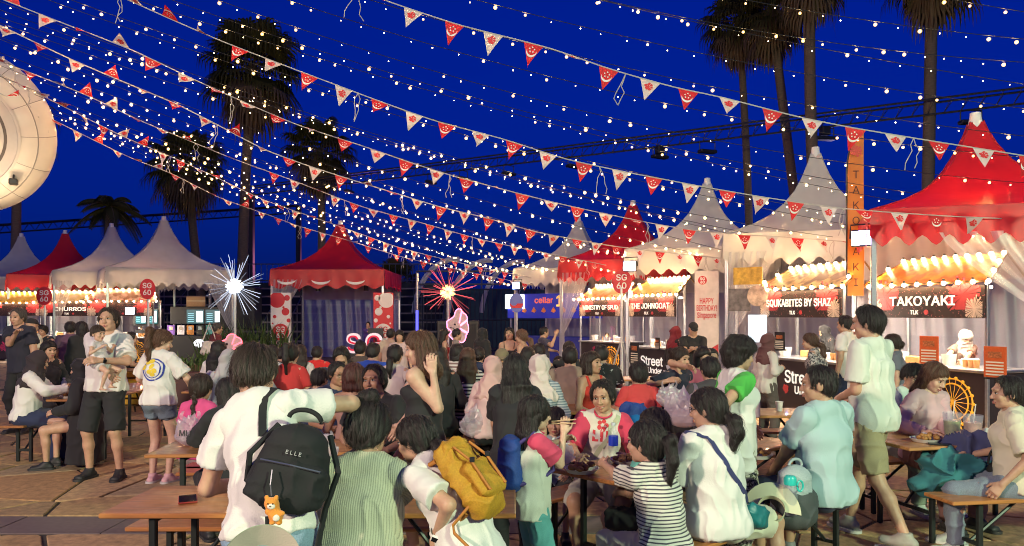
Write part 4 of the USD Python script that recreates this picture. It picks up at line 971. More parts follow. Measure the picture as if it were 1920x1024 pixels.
def field(prims, h, clips=()):
    bb = [aabb(p) for p in prims if not p[-1] is True]
    lo = np.min([b[0] for b in bb], 0) - 2.5 * h; hi = np.max([b[1] for b in bb], 0) + 2.5 * h
    n = np.ceil((hi - lo) / h).astype(int) + 1
    F = np.full(n, .5, np.float32); A = [lo[i] + h * np.arange(n[i]) for i in range(3)]
    for p in prims:
        k = p[5] if p[0] == 'rc' else p[4] if p[0] == 'el' else p[6]; sub = p[-1] is True
        b0, b1 = aabb(p); mg = k + 2.2 * h
        i0 = np.clip(np.floor((b0 - mg - lo) / h).astype(int), 0, n); i1 = np.clip(np.ceil((b1 + mg - lo) / h).astype(int) + 1, 0, n)
        if (i1 <= i0).any(): continue
        X, Y, Z = A[0][i0[0]:i1[0]], A[1][i0[1]:i1[1]], A[2][i0[2]:i1[2]]

        def dot(v, o): return ((X - o[0]) * v[0])[:, None, None].astype(np.float32) + ((Y - o[1]) * v[1])[None, :, None].astype(np.float32) + ((Z - o[2]) * v[2])[None, None, :].astype(np.float32)
        if p[0] == 'rc':
            a, b, ra, rb = p[1:5]; ba = b - a; L2 = ba @ ba + 1e-9
            t = np.clip(dot(ba / L2, a), 0, 1)
            d2 = ((X - a[0]) ** 2)[:, None, None] + ((Y - a[1]) ** 2)[None, :, None] + ((Z - a[2]) ** 2)[None, None, :]
            d = np.sqrt(np.maximum(d2 - 2 * t * dot(ba, a) + t * t * L2, 0)) - (ra + (rb - ra) * t)
        elif p[0] == 'el':
            c, R, r = p[1:4]; q = [dot(R[:, i], c) for i in range(3)]
            k0 = np.sqrt(sum((q[i] / r[i]) ** 2 for i in range(3))); k1 = np.sqrt(sum((q[i] / r[i] ** 2) ** 2 for i in range(3))) + 1e-6
            d = np.where(k0 < .2, -min(r) * .8, k0 * (k0 - 1) / k1)
        else:
            a, b, rt, ra, rb = p[1:6]; L = np.linalg.norm(b - a) + 1e-9; ax = (b - a) / L; rt = nrm(rt - ax * (rt @ ax)); fw = np.cross(ax, rt)
            ql = dot(ax, a); t = np.clip(ql / L, 0, 1); ql = ql - t * L; qr, qf = dot(rt, a), dot(fw, a)
            rx = ra[0] + (rb[0] - ra[0]) * t; ry = ra[1] + (rb[1] - ra[1]) * t; rz = np.minimum(rx, ry) * p[7]
            k0 = np.sqrt((qr / rx) ** 2 + (qf / ry) ** 2 + (ql / rz) ** 2); k1 = np.sqrt((qr / rx ** 2) ** 2 + (qf / ry ** 2) ** 2 + (ql / rz ** 2) ** 2) + 1e-6
            d = np.where(k0 < .2, -np.minimum(rx, ry) * .8, k0 * (k0 - 1) / k1)
        S = F[i0[0]:i1[0], i0[1]:i1[1], i0[2]:i1[2]]
        if sub:
            e = -d; q = np.maximum(k - np.abs(S - e), 0) / k; S[:] = np.maximum(S, e) + q * q * k * .25
        else:
            q = np.maximum(k - np.abs(S - d), 0) / k; S[:] = np.minimum(S, d) - q * q * k * .25
    for (o, nv) in clips:      # keeps the side away from nv
        nv = nrm(nv); d = ((A[0] - o[0]) * nv[0])[:, None, None] + ((A[1] - o[1]) * nv[1])[None, :, None] + ((A[2] - o[2]) * nv[2])[None, None, :]
        np.maximum(F, d, out=F, casting='unsafe')
    return F, lo, A


OFFS = np.array([(i, j, k) for i in (0, 1) for j in (0, 1) for k in (0, 1)])
EDGES = [(a, b) for a in range(8) for b in range(a + 1, 8) if np.abs(OFFS[a] - OFFS[b]).sum() == 1]


def nets(F, lo, h):
    s = F < 0; n = F.shape
    c = np.zeros((n[0] - 1, n[1] - 1, n[2] - 1), np.int8)
    for o in OFFS: c += s[o[0]:n[0] - 1 + o[0], o[1]:n[1] - 1 + o[1], o[2]:n[2] - 1 + o[2]]
    I = np.argwhere((c > 0) & (c < 8))
    if not len(I): return np.zeros((0, 3)), np.zeros((0, 3), int)
    idx = np.full(c.shape, -1, np.int32); idx[tuple(I.T)] = np.arange(len(I))
    val = np.stack([F[I[:, 0] + o[0], I[:, 1] + o[1], I[:, 2] + o[2]] for o in OFFS], 1)
    acc = np.zeros((len(I), 3)); w = np.zeros(len(I))
    for a, b in EDGES:
        va, vb = val[:, a], val[:, b]; x = (va < 0) != (vb < 0)
        t = (va[x] / (va[x] - vb[x]))[:, None]; acc[x] += OFFS[a] * (1 - t) + OFFS[b] * t; w[x] += 1
    v = lo + h * (I + acc / w[:, None]); fs = []
    for ax in range(3):
        o1, o2 = [(1, 2), (2, 0), (0, 1)][ax]
        sl0 = [slice(None)] * 3; sl1 = [slice(None)] * 3; sl0[ax] = slice(0, n[ax] - 1); sl1[ax] = slice(1, n[ax])
        a_, b_ = s[tuple(sl0)], s[tuple(sl1)]
        E = np.argwhere(a_ != b_); E = E[(E[:, o1] > 0) & (E[:, o2] > 0) & (E[:, o1] < n[o1] - 1) & (E[:, o2] < n[o2] - 1)]
        if not len(E): continue
        d1 = np.zeros(3, int); d1[o1] = 1; d2 = np.zeros(3, int); d2[o2] = 1
        q = np.stack([idx[tuple((E - x).T)] for x in (d1 + d2, d2, 0 * d1, d1)], 1)
        flip = ~a_[tuple(E.T)]; q[flip] = q[flip][:, ::-1]; fs.append(q)
    q = np.vstack(fs); return v, np.vstack([q[:, [0, 1, 2]], q[:, [0, 2, 3]]])


def vnormals(v, f):
    n = np.zeros_like(v); fn = np.cross(v[f[:, 1]] - v[f[:, 0]], v[f[:, 2]] - v[f[:, 0]])
    for k in range(3): np.add.at(n, f[:, k], fn)
    return n / (np.linalg.norm(n, axis=1, keepdims=True) + 1e-12)


def blob(prims, h, clips=(), fold=0, fs=(9, 9, 5), seed=0):
    F, lo, A = field(prims, h, clips); v, f = nets(F, lo, h)
    if fold and len(v):
        q = v * np.array(fs); q = q + 1.3 * np.stack([meshkit.noise(v * 5, seed + 5), meshkit.noise(v * 5, seed + 6), meshkit.noise(v * 5, seed + 7)], -1)
        r = np.abs(2 * meshkit.noise(q, seed) - 1); r2 = meshkit.noise(q * 2.3 + 7, seed + 1)
        v = v + vnormals(v, f) * (fold * ((1 - r) ** 4.0 * 2.2 + r2 * .45 - .38))[:, None]
    return v, f


def cat(*ms):
    ms = [m for m in ms if m is not None and len(m[0])]; n = np.cumsum([0] + [len(m[0]) for m in ms])
    return np.vstack([m[0] for m in ms]), np.vstack([m[1] + n[i] for i, m in enumerate(ms)])


def skin(i=0):
    c = [(.50, .29, .19), (.44, .25, .155), (.36, .19, .115), (.27, .14, .08), (.56, .35, .245)][i]
    return mat('skin', c, .52, var=.12, scale=22, sss=.06, bump=.10)


def hairm(c=(.012, .009, .008)): return mat('hair', c, .5, bump=.6, scale=26, var=.35, stretch=(9, 9, 1.0), spec=.4)


def cloth(c, v=.10, rough=.85):
    k = ('cloth', tuple(round(x, 4) for x in c), v)
    if k not in _m:
        _m[k] = usdkit.material(stage, free('/World/Looks', 'cloth'), {'t': ('texture_coordinate', {}), 'n': ('noise_texture', {'scale': 5.0, 'detail': 4.0}), 'r': ('rgb_ramp', {'ramp': [(.3, tuple(x * (1 - v) for x in c)), (.7, tuple(min(1, x * (1 + v * .5)) for x in c))]}),
            'mp': ('mapping', {'scale': (1, 1, .6)}), 'w': ('noise_texture', {'type': 'ridged_multifractal', 'use_normalize': True, 'scale': 6.5, 'detail': 3.0, 'roughness': .45, 'distortion': .9}), 'f': ('noise_texture', {'scale': 170.0, 'detail': 2.0}),
            'b1': ('bump', {'strength': .22, 'distance': .03}), 'b2': ('bump', {'strength': .25, 'distance': .006}), 'p': ('principled_bsdf', {'roughness': rough, 'sheen_weight': .06})},
            [('t.object', 'n.vector'), ('n.fac', 'r.fac'), ('r.color', 'p.base_color'), ('t.object', 'mp.vector'), ('mp.vector', 'w.vector'), ('w.fac', 'b1.height'), ('t.object', 'f.vector'), ('f.fac', 'b2.height'), ('b1.normal', 'b2.normal'), ('b2.normal', 'p.normal')], surface='p.BSDF')
    return _m[k]


def striped(a, b, n, w=.5):
    k = ('striped', a, b, n, w)
    if k not in _m:
        _m[k] = usdkit.material(stage, free('/World/Looks', 'striped_cloth'), {'t': ('texture_coordinate', {}), 'x': ('separate_xyz', {}), 'q': ('math', {'math_type': 'multiply', 'value2': float(n)}), 'fr': ('math', {'math_type': 'fraction'}),
            'r': ('rgb_ramp', {'interpolate': False, 'ramp': [(0, a), (w, b), (1, b)]}), 'nz': ('noise_texture', {'scale': 140.0}), 'b': ('bump', {'strength': .2, 'distance': .01}), 'p': ('principled_bsdf', {'roughness': .85})},
            [('t.object', 'x.vector'), ('x.z', 'q.value1'), ('q.value', 'fr.value1'), ('fr.value', 'r.fac'), ('r.color', 'p.base_color'), ('t.object', 'nz.vector'), ('nz.fac', 'b.height'), ('b.normal', 'p.normal')], surface='p.BSDF')
    return _m[k]


def knit(a):
    k = ('knit', a)
    if k not in _m:
        _m[k] = usdkit.material(stage, free('/World/Looks', 'ribbed_knit'), {'t': ('texture_coordinate', {}), 'mp': ('mapping', {'scale': (1, .3, 1)}), 'w': ('wave_texture', {'bands_direction': 'x', 'scale': 34.0, 'distortion': 1.6, 'detail': 2.0, 'detail_scale': 9.0}), 'v': ('voronoi_texture', {'scale': 120.0}), 'r': ('rgb_ramp', {'ramp': [(0, tuple(x * .62 for x in a)), (.35, a), (1, a)]}), 'ad': ('math', {'math_type': 'multiply'}), 'b': ('bump', {'strength': .35, 'distance': .004}), 'p': ('principled_bsdf', {'roughness': .9})},
            [('t.object', 'mp.vector'), ('mp.vector', 'w.vector'), ('t.object', 'v.vector'), ('w.fac', 'r.fac'), ('r.color', 'p.base_color'), ('w.fac', 'ad.value1'), ('v.distance', 'ad.value2'), ('w.fac', 'b.height'), ('b.normal', 'p.normal')], surface='p.BSDF')
    return _m[k]


def printed(a, b, sc=30.0, th=.5):
    k = ('printed', a, b, sc, th)
    if k not in _m:
        _m[k] = usdkit.material(stage, free('/World/Looks', 'printed_cloth'), {'t': ('texture_coordinate', {}), 'n': ('noise_texture', {'scale': sc, 'detail': 3.0, 'distortion': 1.0}), 'r': ('rgb_ramp', {'ramp': [(th - .04, a), (th + .04, b)]}), 'p': ('principled_bsdf', {'roughness': .85})}, [('t.object', 'n.vector'), ('n.fac', 'r.fac'), ('r.color', 'p.base_color')], surface='p.BSDF')
    return _m[k]


def ik(S, T, l1, l2, pole):
    d = T - S; L = np.linalg.norm(d); ax = d / (L + 1e-9); L = min(L, (l1 + l2) * .995); L = max(L, abs(l1 - l2) * 1.05 + .02)
    a = (l1 * l1 - l2 * l2 + L * L) / (2 * L); hh = math.sqrt(max(l1 * l1 - a * a, 0)); p = np.asarray(pole, float); p = nrm(p - ax * (p @ ax))
    return S + ax * a + p * hh, S + ax * L


EYE = mat('eye_dark', (.008, .006, .005), .15, var=0); EYEW = mat('eye_white', (.62, .58, .55), .25, var=0); LIP = mat('lips', (.36, .10, .09), .4, var=.08); TOOTH = mat('teeth', (.75, .72, .66), .3, var=0)


def strands(t, v, f, hc, Rh, hs, col, seed, kind, m=1500):
    """fine hair laid over the hair mass, each strand following the surface down from the crown"""
    from scipy.spatial import cKDTree
    n_ = vnormals(v, f); T = cKDTree(v); rg = np.random.default_rng(seed)
    i = rg.integers(0, len(v), m); p = v[i]; n = n_[i]; crown = hc + Rh @ np.array([.012, -.035, .115]) * hs; pts = [p + n * .001]; lift = np.where(rg.random(m) < .12, rg.uniform(.006, .02, m), rg.uniform(.0008, .005, m))[:, None]
    for k in range(7):
        d = p - crown; d = d / (np.linalg.norm(d, axis=1, keepdims=True) + 1e-6) + np.array([0, 0, -.55]) + rg.normal(0, .10, (m, 3))
        if kind in ('bun', 'topbun', 'lowpony', 'pony', 'highpony'): d = d * .4 + (hc + Rh @ np.array([0, -.14, -.02]) - p) * 5 * (((p - hc) @ Rh)[:, 1:2] > -.09)
        if kind == 'curly': d = d + rg.normal(0, .9, (m, 3))
        d = d - n * (d * n).sum(1, keepdims=True); d /= np.linalg.norm(d, axis=1, keepdims=True) + 1e-6
        q = p + d * (.007 if kind in ('short', 'crop') else .0135); e, j = T.query(q); n = n_[j]; e = e[:, None]; q = np.where(e > .010, v[j] + (q - v[j]) * .010 / np.maximum(e, 1e-6), q); p = q - n * (((q - v[j]) * n).sum(1, keepdims=True)); pts.append(p + n * lift * (.3 + .15 * k))
    P_ = np.stack(pts, 1); c = UsdGeom.BasisCurves.Define(stage, free(t, 'hair_strands')); c.CreateTypeAttr('linear'); c.CreatePointsAttr(Vt.Vec3fArray.FromNumpy(P_.reshape(-1, 3).astype(np.float32))); c.CreateCurveVertexCountsAttr(Vt.IntArray.FromNumpy(np.full(m, 8, np.int32)))
    c.CreateWidthsAttr(Vt.FloatArray.FromNumpy(np.tile(np.array([.0011, .0012, .0012, .0011, .001, .0009, .0007, .0003], np.float32), m))); c.SetWidthsInterpolation('vertex')
    UsdShade.MaterialBindingAPI.Apply(c.GetPrim()).Bind(mat('strand', tuple(x * 2.4 + .004 for x in col), .4, var=0, spec=.5)); tag(c.GetPrim(), kind='stuff')


def person(label, px, py, d, yaw=0, sex='f', pose='sit', lean=(8, 0), twist=0, head=(0, 8, 0), la=None, ra=None, lw=None, rw=None, lpole=None, rpole=None, hip=None, feet=None, knees=None, hs=1.0, w=1.0, sk=0, S=None, det=1,
           hair=('short', (.012, .009, .008)), topw=('tee', (.7, .7, .7)), bottom=('jeans', (.08, .11, .2)), shoes=(.5, .5, .5), face=None, smile=False, group=None, curl=25, hdl=None, hdr=None, extra=None, fold=.0056, noteeth=False, base=None, legs=True, lift=False):
    fem = sex == 'f'; sit = pose == 'sit'
    P0 = np.array(hip if hip is not None else ((0, 0, .57) if sit else (0, 0, .93)), float)
    Rl = lambda q: rot((0, 1, 0), lean[1] * q) @ rot((1, 0, 0), -lean[0] * q)
    Rp, Rm, Rc = Rl(.35), Rl(.75), Rl(1.0) @ rot((0, 0, 1), twist)
    P1 = P0 + Rp @ [0, 0, .17]; P2 = P1 + Rm @ [0, .0, .165]; P3 = P2 + Rc @ [0, -.01, .135]; N = P3 + Rc @ [0, -.003, .05]
    Rh = rot((0, 0, 1), head[0]) @ rot((1, 0, 0), -head[1]) @ rot((0, 1, 0), head[2])
    hc = N + Rc @ [0, .005, .062] + Rh @ np.array([0, .012, .068]) * hs
    Hd = lambda x, y, z: hc + Rh @ (np.array([x, y, z]) * hs)
    htop = hc[2] + .118 * hs
    zt = CAMZ - (py - HY) / FPX * d
    if S is None: S = max(.5, min(1.18, zt / htop))
    Rw = rot((0, 0, 1), yaw); o = Rw @ (hc * S)
    X = (px - CX) / FPX * d
    B = np.array([X - o[0], d - o[1], 0.0]) if base is None else np.array(base, float)
    if lift: B[2] = zt - htop * S
    toloc = lambda p: (Rw.T @ (np.asarray(p, float) - B)) / S
    sw = (.139 if fem else .166) * (1 + .5 * (w - 1))
    J = {}
    prims = []
    tx = (1.0 if fem else 1.06) * w
    right = np.array([1.0, 0, 0]); rgt2 = Rc @ right
    hipx, wax, chx, shx = (.160, .122, .138, .125) if fem else (.155, .138, .158, .142)
    hipx, wax, chx, shx = hipx * w * .97, wax * w * .95, chx * w * .95, shx * w * .95
    dy = .5 + .5 * w
    torso = lambda g, k=.05: [ec(P0 + [0, 0, -.02], P1, right, (hipx + g, .112 * dy + g), (wax + g, .094 * dy + g), k), ec(P1, P2, rgt2, (wax + g, .094 * dy + g), (chx + g, .104 * dy + g), k), ec(P2, P3, rgt2, (chx + g, .104 * dy + g), (shx + g, .066 + g * .6), k)]
    prims += torso(0)
    if fem and hs < 1.12: prims += [el(P2 + Rc @ [sx * .062, .078 * dy, .01], (.058, .05, .058), Rc, .03) for sx in (-1, 1)]
    if w > 1.12: prims.append(el((P0 + P1) / 2 + [0, .06 * w, .03], (.13 * w, .10 * w, .13), k=.06))
    for sx in (-1, 1): prims.append(el(P0 + [sx * .075, -.045, -.03], (.088, .085, .095), k=.05))
    arms = {}
    for nm, sx, loc, wld, pole, hd in (('L', -1, la, lw, lpole, hdl), ('R', 1, ra, rw, rpole, hdr)):
        Sh = P3 + Rc @ [sx * sw, 0, -.012]
        if wld is not None: T = toloc(wld)
        elif loc is not None: T = np.array(loc, float)
        elif sit: T = P0 + np.array([sx * .16, .30, .14])
        else: T = P0 + np.array([sx * (.235 + .02 * w), .05, -.09])
        pl = Rc @ np.array(pole if pole is not None else (sx * .5, -.8, -.45))
        E, Wr = ik(Sh, T, .285, .25, pl); arms[nm] = (Sh, E, Wr, sx, hd)
        at = .85 + .15 * w
        prims += [rc(N + Rc @ [sx * .03, 0, -.01], Sh, .048, .046 * at, .05), rc(Sh, E, .049 * at if fem else .056 * at, .037 * at if fem else .042 * at, .04), rc(E, Wr, .037 * at if fem else .041 * at, .024 if fem else .027, .02)]
    legsd = {}
    if legs:
        for i, sx in enumerate((-1, 1)):
            Hj = P0 + [sx * .085, 0, -.03]
            A = np.array(feet[i], float) if feet is not None else (np.array([sx * .14, P0[1] + .40, .075]) if sit else np.array([sx * .10, 0.0, .075]))
            kp = (knees[i] if knees is not None else (sx * .25, 1, .35 if sit else 0))
            K, A = ik(Hj, A, .43, .415, kp); legsd[i] = (Hj, K, A)
            lt = .8 + .2 * w
            prims += [rc(Hj, K, .086 * lt, .054 * lt, .04), rc(K, K * .65 + A * .35 - [0, .012, 0], .050 * lt, .050 * lt, .03), rc(K * .65 + A * .35 - [0, .012, 0], A, .049 * lt, .031, .03)]
            fd = nrm([sx * .18, 1, 0]); J[i] = fd
            prims += [rc(A + [0, 0, -.03], A - fd * .035 + [0, 0, -.045], .030, .028, .03), ec(A + [0, 0, -.04], A + fd * .13 + [0, 0, -.055], np.cross(fd, [0, 0, 1]), (.034, .028), (.042, .018), .03)]
    # neck and head
    neck = [rc(N + Rc @ [0, -.005, -.05], Hd(0, -.022, -.055), .054 if fem else .060, .049 if fem else .055, .03)]
    hp = [el(Hd(0, -.012, .03), np.array((.0745, .093, .085)) * hs, Rh, .02), el(Hd(0, .020, -.03), np.array((.0548 if fem else .0585, .066, .076)) * hs, Rh, .025), el(Hd(0, .060, -.088), np.array((.026, .022, .020)) * hs, Rh, .025)]
    for sx in (-1, 1):
        hp += [el(Hd(sx * (.0325 if fem else .037), .022, -.062), np.array((.022, .042, .030)) * hs, Rh, .025), el(Hd(sx * .036, .062, -.024), np.array((.026, .022, .026)) * hs, Rh, .02), el(Hd(sx * .0765, -.010, -.006), np.array((.009, .021, .031)) * hs, Rh, .008)]
    if det >= 1:
        hp += [el(Hd(0, .079, .032), np.array((.050, .016, .012)) * hs, Rh, .02), rc(Hd(0, .086, .012), Hd(0, .1045, -.026), .0075 * hs, .0125 * hs, .012)]
        hp += [el(Hd(sx * .0115, .095, -.029), np.array((.009, .010, .008)) * hs, Rh, .008) for sx in (-1, 1)]
        hp += [el(Hd(0, .0865, -.056), np.array((.023, .010, .0065)) * hs, Rh, .008), el(Hd(0, .0845, -.067), np.array((.020, .011, .0075)) * hs, Rh, .008)]
        hp += [el(Hd(sx * .031, .099, .008), np.array((.020, .0155, .0125)) * hs, Rh, .012, True) for sx in (-1, 1)]
    hb, hh, hf = ((.024, .014, .012), (.018, .0088, .008), (.0125, .0052, .0058))[det]
    parts = [blob(prims + [neck[0]], hb), blob(neck + hp, hh)]
    # hands: palm, four fingers, a thumb
    for nm, (Sh, E, Wr, sx, hd) in arms.items():
        dr = nrm(Wr - E) if hd is None else nrm(hd[0]); pn = np.array(hd[1], float) if hd is not None and len(hd) > 1 else np.array([-sx * .8, .1, -.6]); pn = nrm(pn - dr * (dr @ pn)); sd = np.cross(dr, pn) * sx
        if sd @ np.array([0, .3, 1.0]) < 0 and hd is None: sd = -sd
        hd_ = [rc(Wr - dr * .05, Wr, .026, .026, .02), ec(Wr + dr * .012, Wr + dr * .085, sd, (.030, .017), (.041, .014), .012)]
        cu = math.radians(curl if np.isscalar(curl) else curl[0 if nm == 'L' else 1])
        for j in range(4):
            o_ = Wr + dr * (.092 - .004 * abs(j - 1.3)) + sd * (.030 - .0205 * j); ln = (.070, .078, .073, .057)[j] * (.95 if fem else 1.05); r_ = .0088 if j < 3 else .0078
            d1 = nrm(dr * math.cos(cu) + pn * math.sin(cu) + sd * (.06 - .045 * j)); d2 = nrm(dr * math.cos(cu * 2.3) + pn * math.sin(cu * 2.3)); d3 = nrm(dr * math.cos(cu * 3.3) + pn * math.sin(cu * 3.3))
            a_, b_, c_ = o_ + d1 * ln * .48, o_ + d1 * ln * .48 + d2 * ln * .30, o_ + d1 * ln * .48 + d2 * ln * .30 + d3 * ln * .24
            hd_ += [rc(o_ - dr * .02, a_, r_ * 1.08, r_, .006), rc(a_, b_, r_, r_ * .93, .004), rc(b_, c_, r_ * .93, r_ * .8, .004)]
        t0 = Wr + dr * .022 + sd * .026; t1 = t0 + nrm(dr * .75 + sd * .65 + pn * .3) * .042; t2 = t1 + nrm(dr + sd * .25 + pn * .35) * .034
        hd_ += [rc(t0, t1, .0145, .0105, .012), rc(t1, t2, .0105, .0085, .004)]
        parts.append(blob(hd_, hf))
    t = thing('person', label, 'person', B, yaw, group, sc=S)
    put(t, 'body', cat(*parts), skin(sk), smooth=True)
    sd0 = abs(hash((int(px), int(py)))) % 997
    # ---- face
    if det >= 1 and hair[0] not in ('back',):
        for sx in (-1, 1):
            if det == 2:
                v = MB(); v.ball((0, 0, 0), 1, 2, (.0140 * hs, .008 * hs, .0058 * hs)); e = put(t, 'eye', v.xf(np.vstack([np.c_[Rh @ rot((0, 0, 1), -sx * 14), Hd(sx * .031, .0800, .0075)], [0, 0, 0, 1]])), EYEW, smooth=True)
                v = MB(); v.ball((0, 0, 0), 1, 2, (.0066 * hs, .0035 * hs, .0066 * hs)); put(e, 'iris', v.xf(np.vstack([np.c_[Rh, Hd(sx * .0308, .0865, .0075)], [0, 0, 0, 1]])), EYE, smooth=True)
                v = MB(); v.tube([Hd(sx * .0155, .0845, .009), Hd(sx * .023, .0885, .0148), Hd(sx * .033, .0880, .0158), Hd(sx * .042, .0815, .0125), Hd(sx * .047, .076, .008)], np.array([.0012, .0019, .0021, .0019, .001]) * hs, 5); put(e, 'eyelash', v.vf, EYE, smooth=True)
            else:
                v = MB(); v.ball((0, 0, 0), 1, 1, (.0135 * hs, .007 * hs, .006 * hs)); put(t, 'eye', v.xf(np.vstack([np.c_[Rh @ rot((0, 0, 1), -sx * 14), Hd(sx * .031, .0825, .008)], [0, 0, 0, 1]])), EYE, smooth=True)
            v = MB(); v.tube([Hd(sx * .015, .0945, .0305), Hd(sx * .030, .0905, .0335), Hd(sx * .046, .079, .0305)], np.array([.0022, .0026, .0013]) * hs, 5); put(t, 'eyebrow', v.vf, hairm(), smooth=True)
        lp = [rc(Hd(-.021, .0865, -.0595), Hd(0, .0955, -.0565), .0028 * hs, .0045 * hs, .004), rc(Hd(.021, .0865, -.0595), Hd(0, .0955, -.0565), .0028 * hs, .0045 * hs, .004), rc(Hd(-.017, .0865, -.065), Hd(.0, .0945, -.0685), .0032 * hs, .0052 * hs, .004), rc(Hd(.017, .0865, -.065), Hd(.0, .0945, -.0685), .0032 * hs, .0052 * hs, .004)]
        if smile: lp = [rc(Hd(-.027, .0825, -.052), Hd(0, .0955, -.0555), .003 * hs, .0042 * hs, .004), rc(Hd(.027, .0825, -.052), Hd(0, .0955, -.0555), .003 * hs, .0042 * hs, .004), rc(Hd(-.026, .0825, -.054), Hd(0, .094, -.0725), .003 * hs, .0048 * hs, .004), rc(Hd(.026, .0825, -.054), Hd(0, .094, -.0725), .003 * hs, .0048 * hs, .004)]
        put(t, 'lips', blob(lp, .0028 if det == 2 else .004), LIP, smooth=True)
        if smile:
            v = MB(); v.ball((0, 0, 0), 1, 2, (.0225 * hs, .0085 * hs, .0075 * hs)); put(t, 'teeth', v.xf(np.vstack([np.c_[Rh, Hd(0, .0855, -.0605)], [0, 0, 0, 1]])), TOOTH, smooth=True)
        if face == 'glasses':
            v = MB(); a = np.linspace(0, 2 * np.pi, 20)
            for sx in (-1, 1):
                v.tube([Hd(sx * (.033 + .0215 * math.cos(q)), .1 - .012 * abs(math.cos(q)), .006 + .0165 * math.sin(q)) for q in a], .0016, 4, False); v.tube([Hd(sx * .054, .09, .01), Hd(sx * .077, -.005, .012)], .0016, 4)
            v.tube([Hd(-.012, .1, .01), Hd(.012, .1, .01)], .0016, 4); put(t, 'glasses', v.vf, BLACKP)
        if face == 'mask':
            put(t, 'face_mask', blob([el(Hd(0, .066, -.055), np.array((.06, .045, .045)) * hs, Rh, .02)], .01), cloth((.6, .62, .65)), smooth=True)
    # ---- hair
    hk, hcol = hair[0], hair[1]
    hv = (.02, .0105, .0072)[det]; Cz = Rh[:, 2]; Cy = Rh[:, 1]
    if hk != 'none':
        grow = {'short': .013, 'crop': .006, 'curly': .032, 'bob': .018}.get(hk, .015)
        cap = [el(Hd(0, -.014, .032), (np.array((.0765, .095, .087)) + grow) * hs, Rh, .02), el(Hd(0, -.048, -.02), (np.array((.066, .052, .06)) + grow * .8) * hs, Rh, .03)]
        if hk == 'curly':
            r_ = rnd(sd0)
            for i in range(26):
                a, b = r_.uniform(0, 6.28), r_.uniform(-.45, 1.0); cap.append(el(Hd(.09 * math.cos(a) * math.cos(b), -.02 + .10 * math.sin(a) * math.cos(b), .03 + .095 * math.sin(b)), .034, k=.012))
            cap.append(el(Hd(0, -.05, -.05), np.array((.092, .06, .06)), Rh, .03))
        fr = hair[3] if len(hair) > 3 else 0
        y0 = .028 + fr * .02
        clips = [(Hd(0, y0, .0) if not fr else Hd(0, .075, .045), Rh @ nrm((0, 1, -.95) if not fr else (0, 1, -.45)))]
        if hk in ('short', 'crop'): clips.append((Hd(0, -.05, -.062), Rh @ nrm((0, .75, -1)))); clips.append((Hd(0, .034, -.01), Rh @ nrm((0, 1, -.2))))
        low = []
        if fr and hk not in ('short', 'crop'):      # a fringe frames the face: cut a window instead of a plane
            clips = []; cap.append(el(Hd(0, .105, -.048), np.array((.056, .075, .082)) * hs, Rh, .008, True))
        elif fr: clips = [(Hd(0, .05, .03), Rh @ nrm((0, .5, -1))), (Hd(0, -.05, -.062), Rh @ nrm((0, .75, -1)))]; cap.append(el(Hd(0, .125, -.03), np.array((.066, .075, .07)) * hs, Rh, .008, True))
        ln = hair[2] if len(hair) > 2 else .3
        back = nrm(np.array([0, -1, 0]) * .5 + (-Cy)); dn = np.array([0, 0, -1.0])
        bodydown = nrm(N - P3) if False else nrm(P2 - N)
        if hk == 'long':
            q0, q1 = Hd(0, -.06, -.02), N + Rc @ [0, -.075, -.02]; q2 = q1 + bodydown * ln + Rc @ [0, -.02, 0]
            for sx in (-1, 1): low += [rc(Hd(sx * .062, -.015, .0), N + Rc @ [sx * .075, -.03, -.0], .034 * hs, .036, .03), rc(N + Rc @ [sx * .07, -.04, .0], N + Rc @ [sx * .07, -.075, 0] + bodydown * ln * .75, .038, .03, .03)]
            low += [ec(q0, q1, Rh @ [1, 0, 0], (.082 * hs, .055 * hs), (.105, .045), .03), ec(q1, q2, rgt2, (.108, .042), (.07, .02), .03)]
        elif hk == 'bob':
            for sx in (-1, 1): low.append(ec(Hd(sx * .066, -.02, .01), Hd(sx * .070, -.012, -.10), Rh @ [0, 1, 0], (.055, .026), (.05, .028), .03))
            low.append(ec(Hd(0, -.06, 0), Hd(0, -.062, -.10), Rh @ [1, 0, 0], (.085, .05), (.08, .045), .03))
        elif hk in ('pony', 'highpony', 'lowpony'):
            z = {'pony': .02, 'highpony': .075, 'lowpony': -.045}[hk]; q0 = Hd(0, -.112, z); q1 = q0 + back * .055 + [0, 0, .01 if z > 0 else -.03]; q2 = q1 + dn * ln * .45 + back * .02; q3 = q1 + dn * ln + back * -.01
            low += [rc(Hd(0, -.09, z), q0, .035, .026, .02), rc(q0, q1, .024, .036, .02), rc(q1, q2, .038, .036, .02), rc(q2, q3, .036, .012, .02)]
        elif hk == 'bun': low += [el(Hd(0, -.105, .06 if ln > .25 else -.03), (.045, .042, .042), Rh, .02), el(Hd(.02, -.125, .075 if ln > .25 else -.02), (.028, .026, .028), Rh, .02)]
        elif hk == 'topbun': low += [el(Hd(0, -.05, .128), (.046, .046, .036), Rh, .015), el(Hd(.018, -.062, .145), (.028, .03, .026), Rh, .015)]
        elif hk == 'braid':
            q = Hd(0, -.10, -.02)
            for i in range(7): q2 = q + nrm(dn + back * .12) * ln / 7; low.append(el((q + q2) / 2 + Rh @ [.008 * (-1) ** i, 0, 0], (.026 - .0017 * i, .022, .032), k=.008)); q = q2
        elif hk == 'pigtails':
            for sx in (-1, 1): q0 = Hd(sx * .085, -.03, .055); low += [rc(q0, q0 + Rh @ [sx * .05, -.02, .0], .022, .03, .02), rc(q0 + Rh @ [sx * .05, -.02, 0], q0 + Rh @ [sx * .06, -.03, 0] + dn * ln, .032, .012, .02)]
        vf = [blob(cap, hv, clips)]
        if low: vf.append(blob(low, hv))
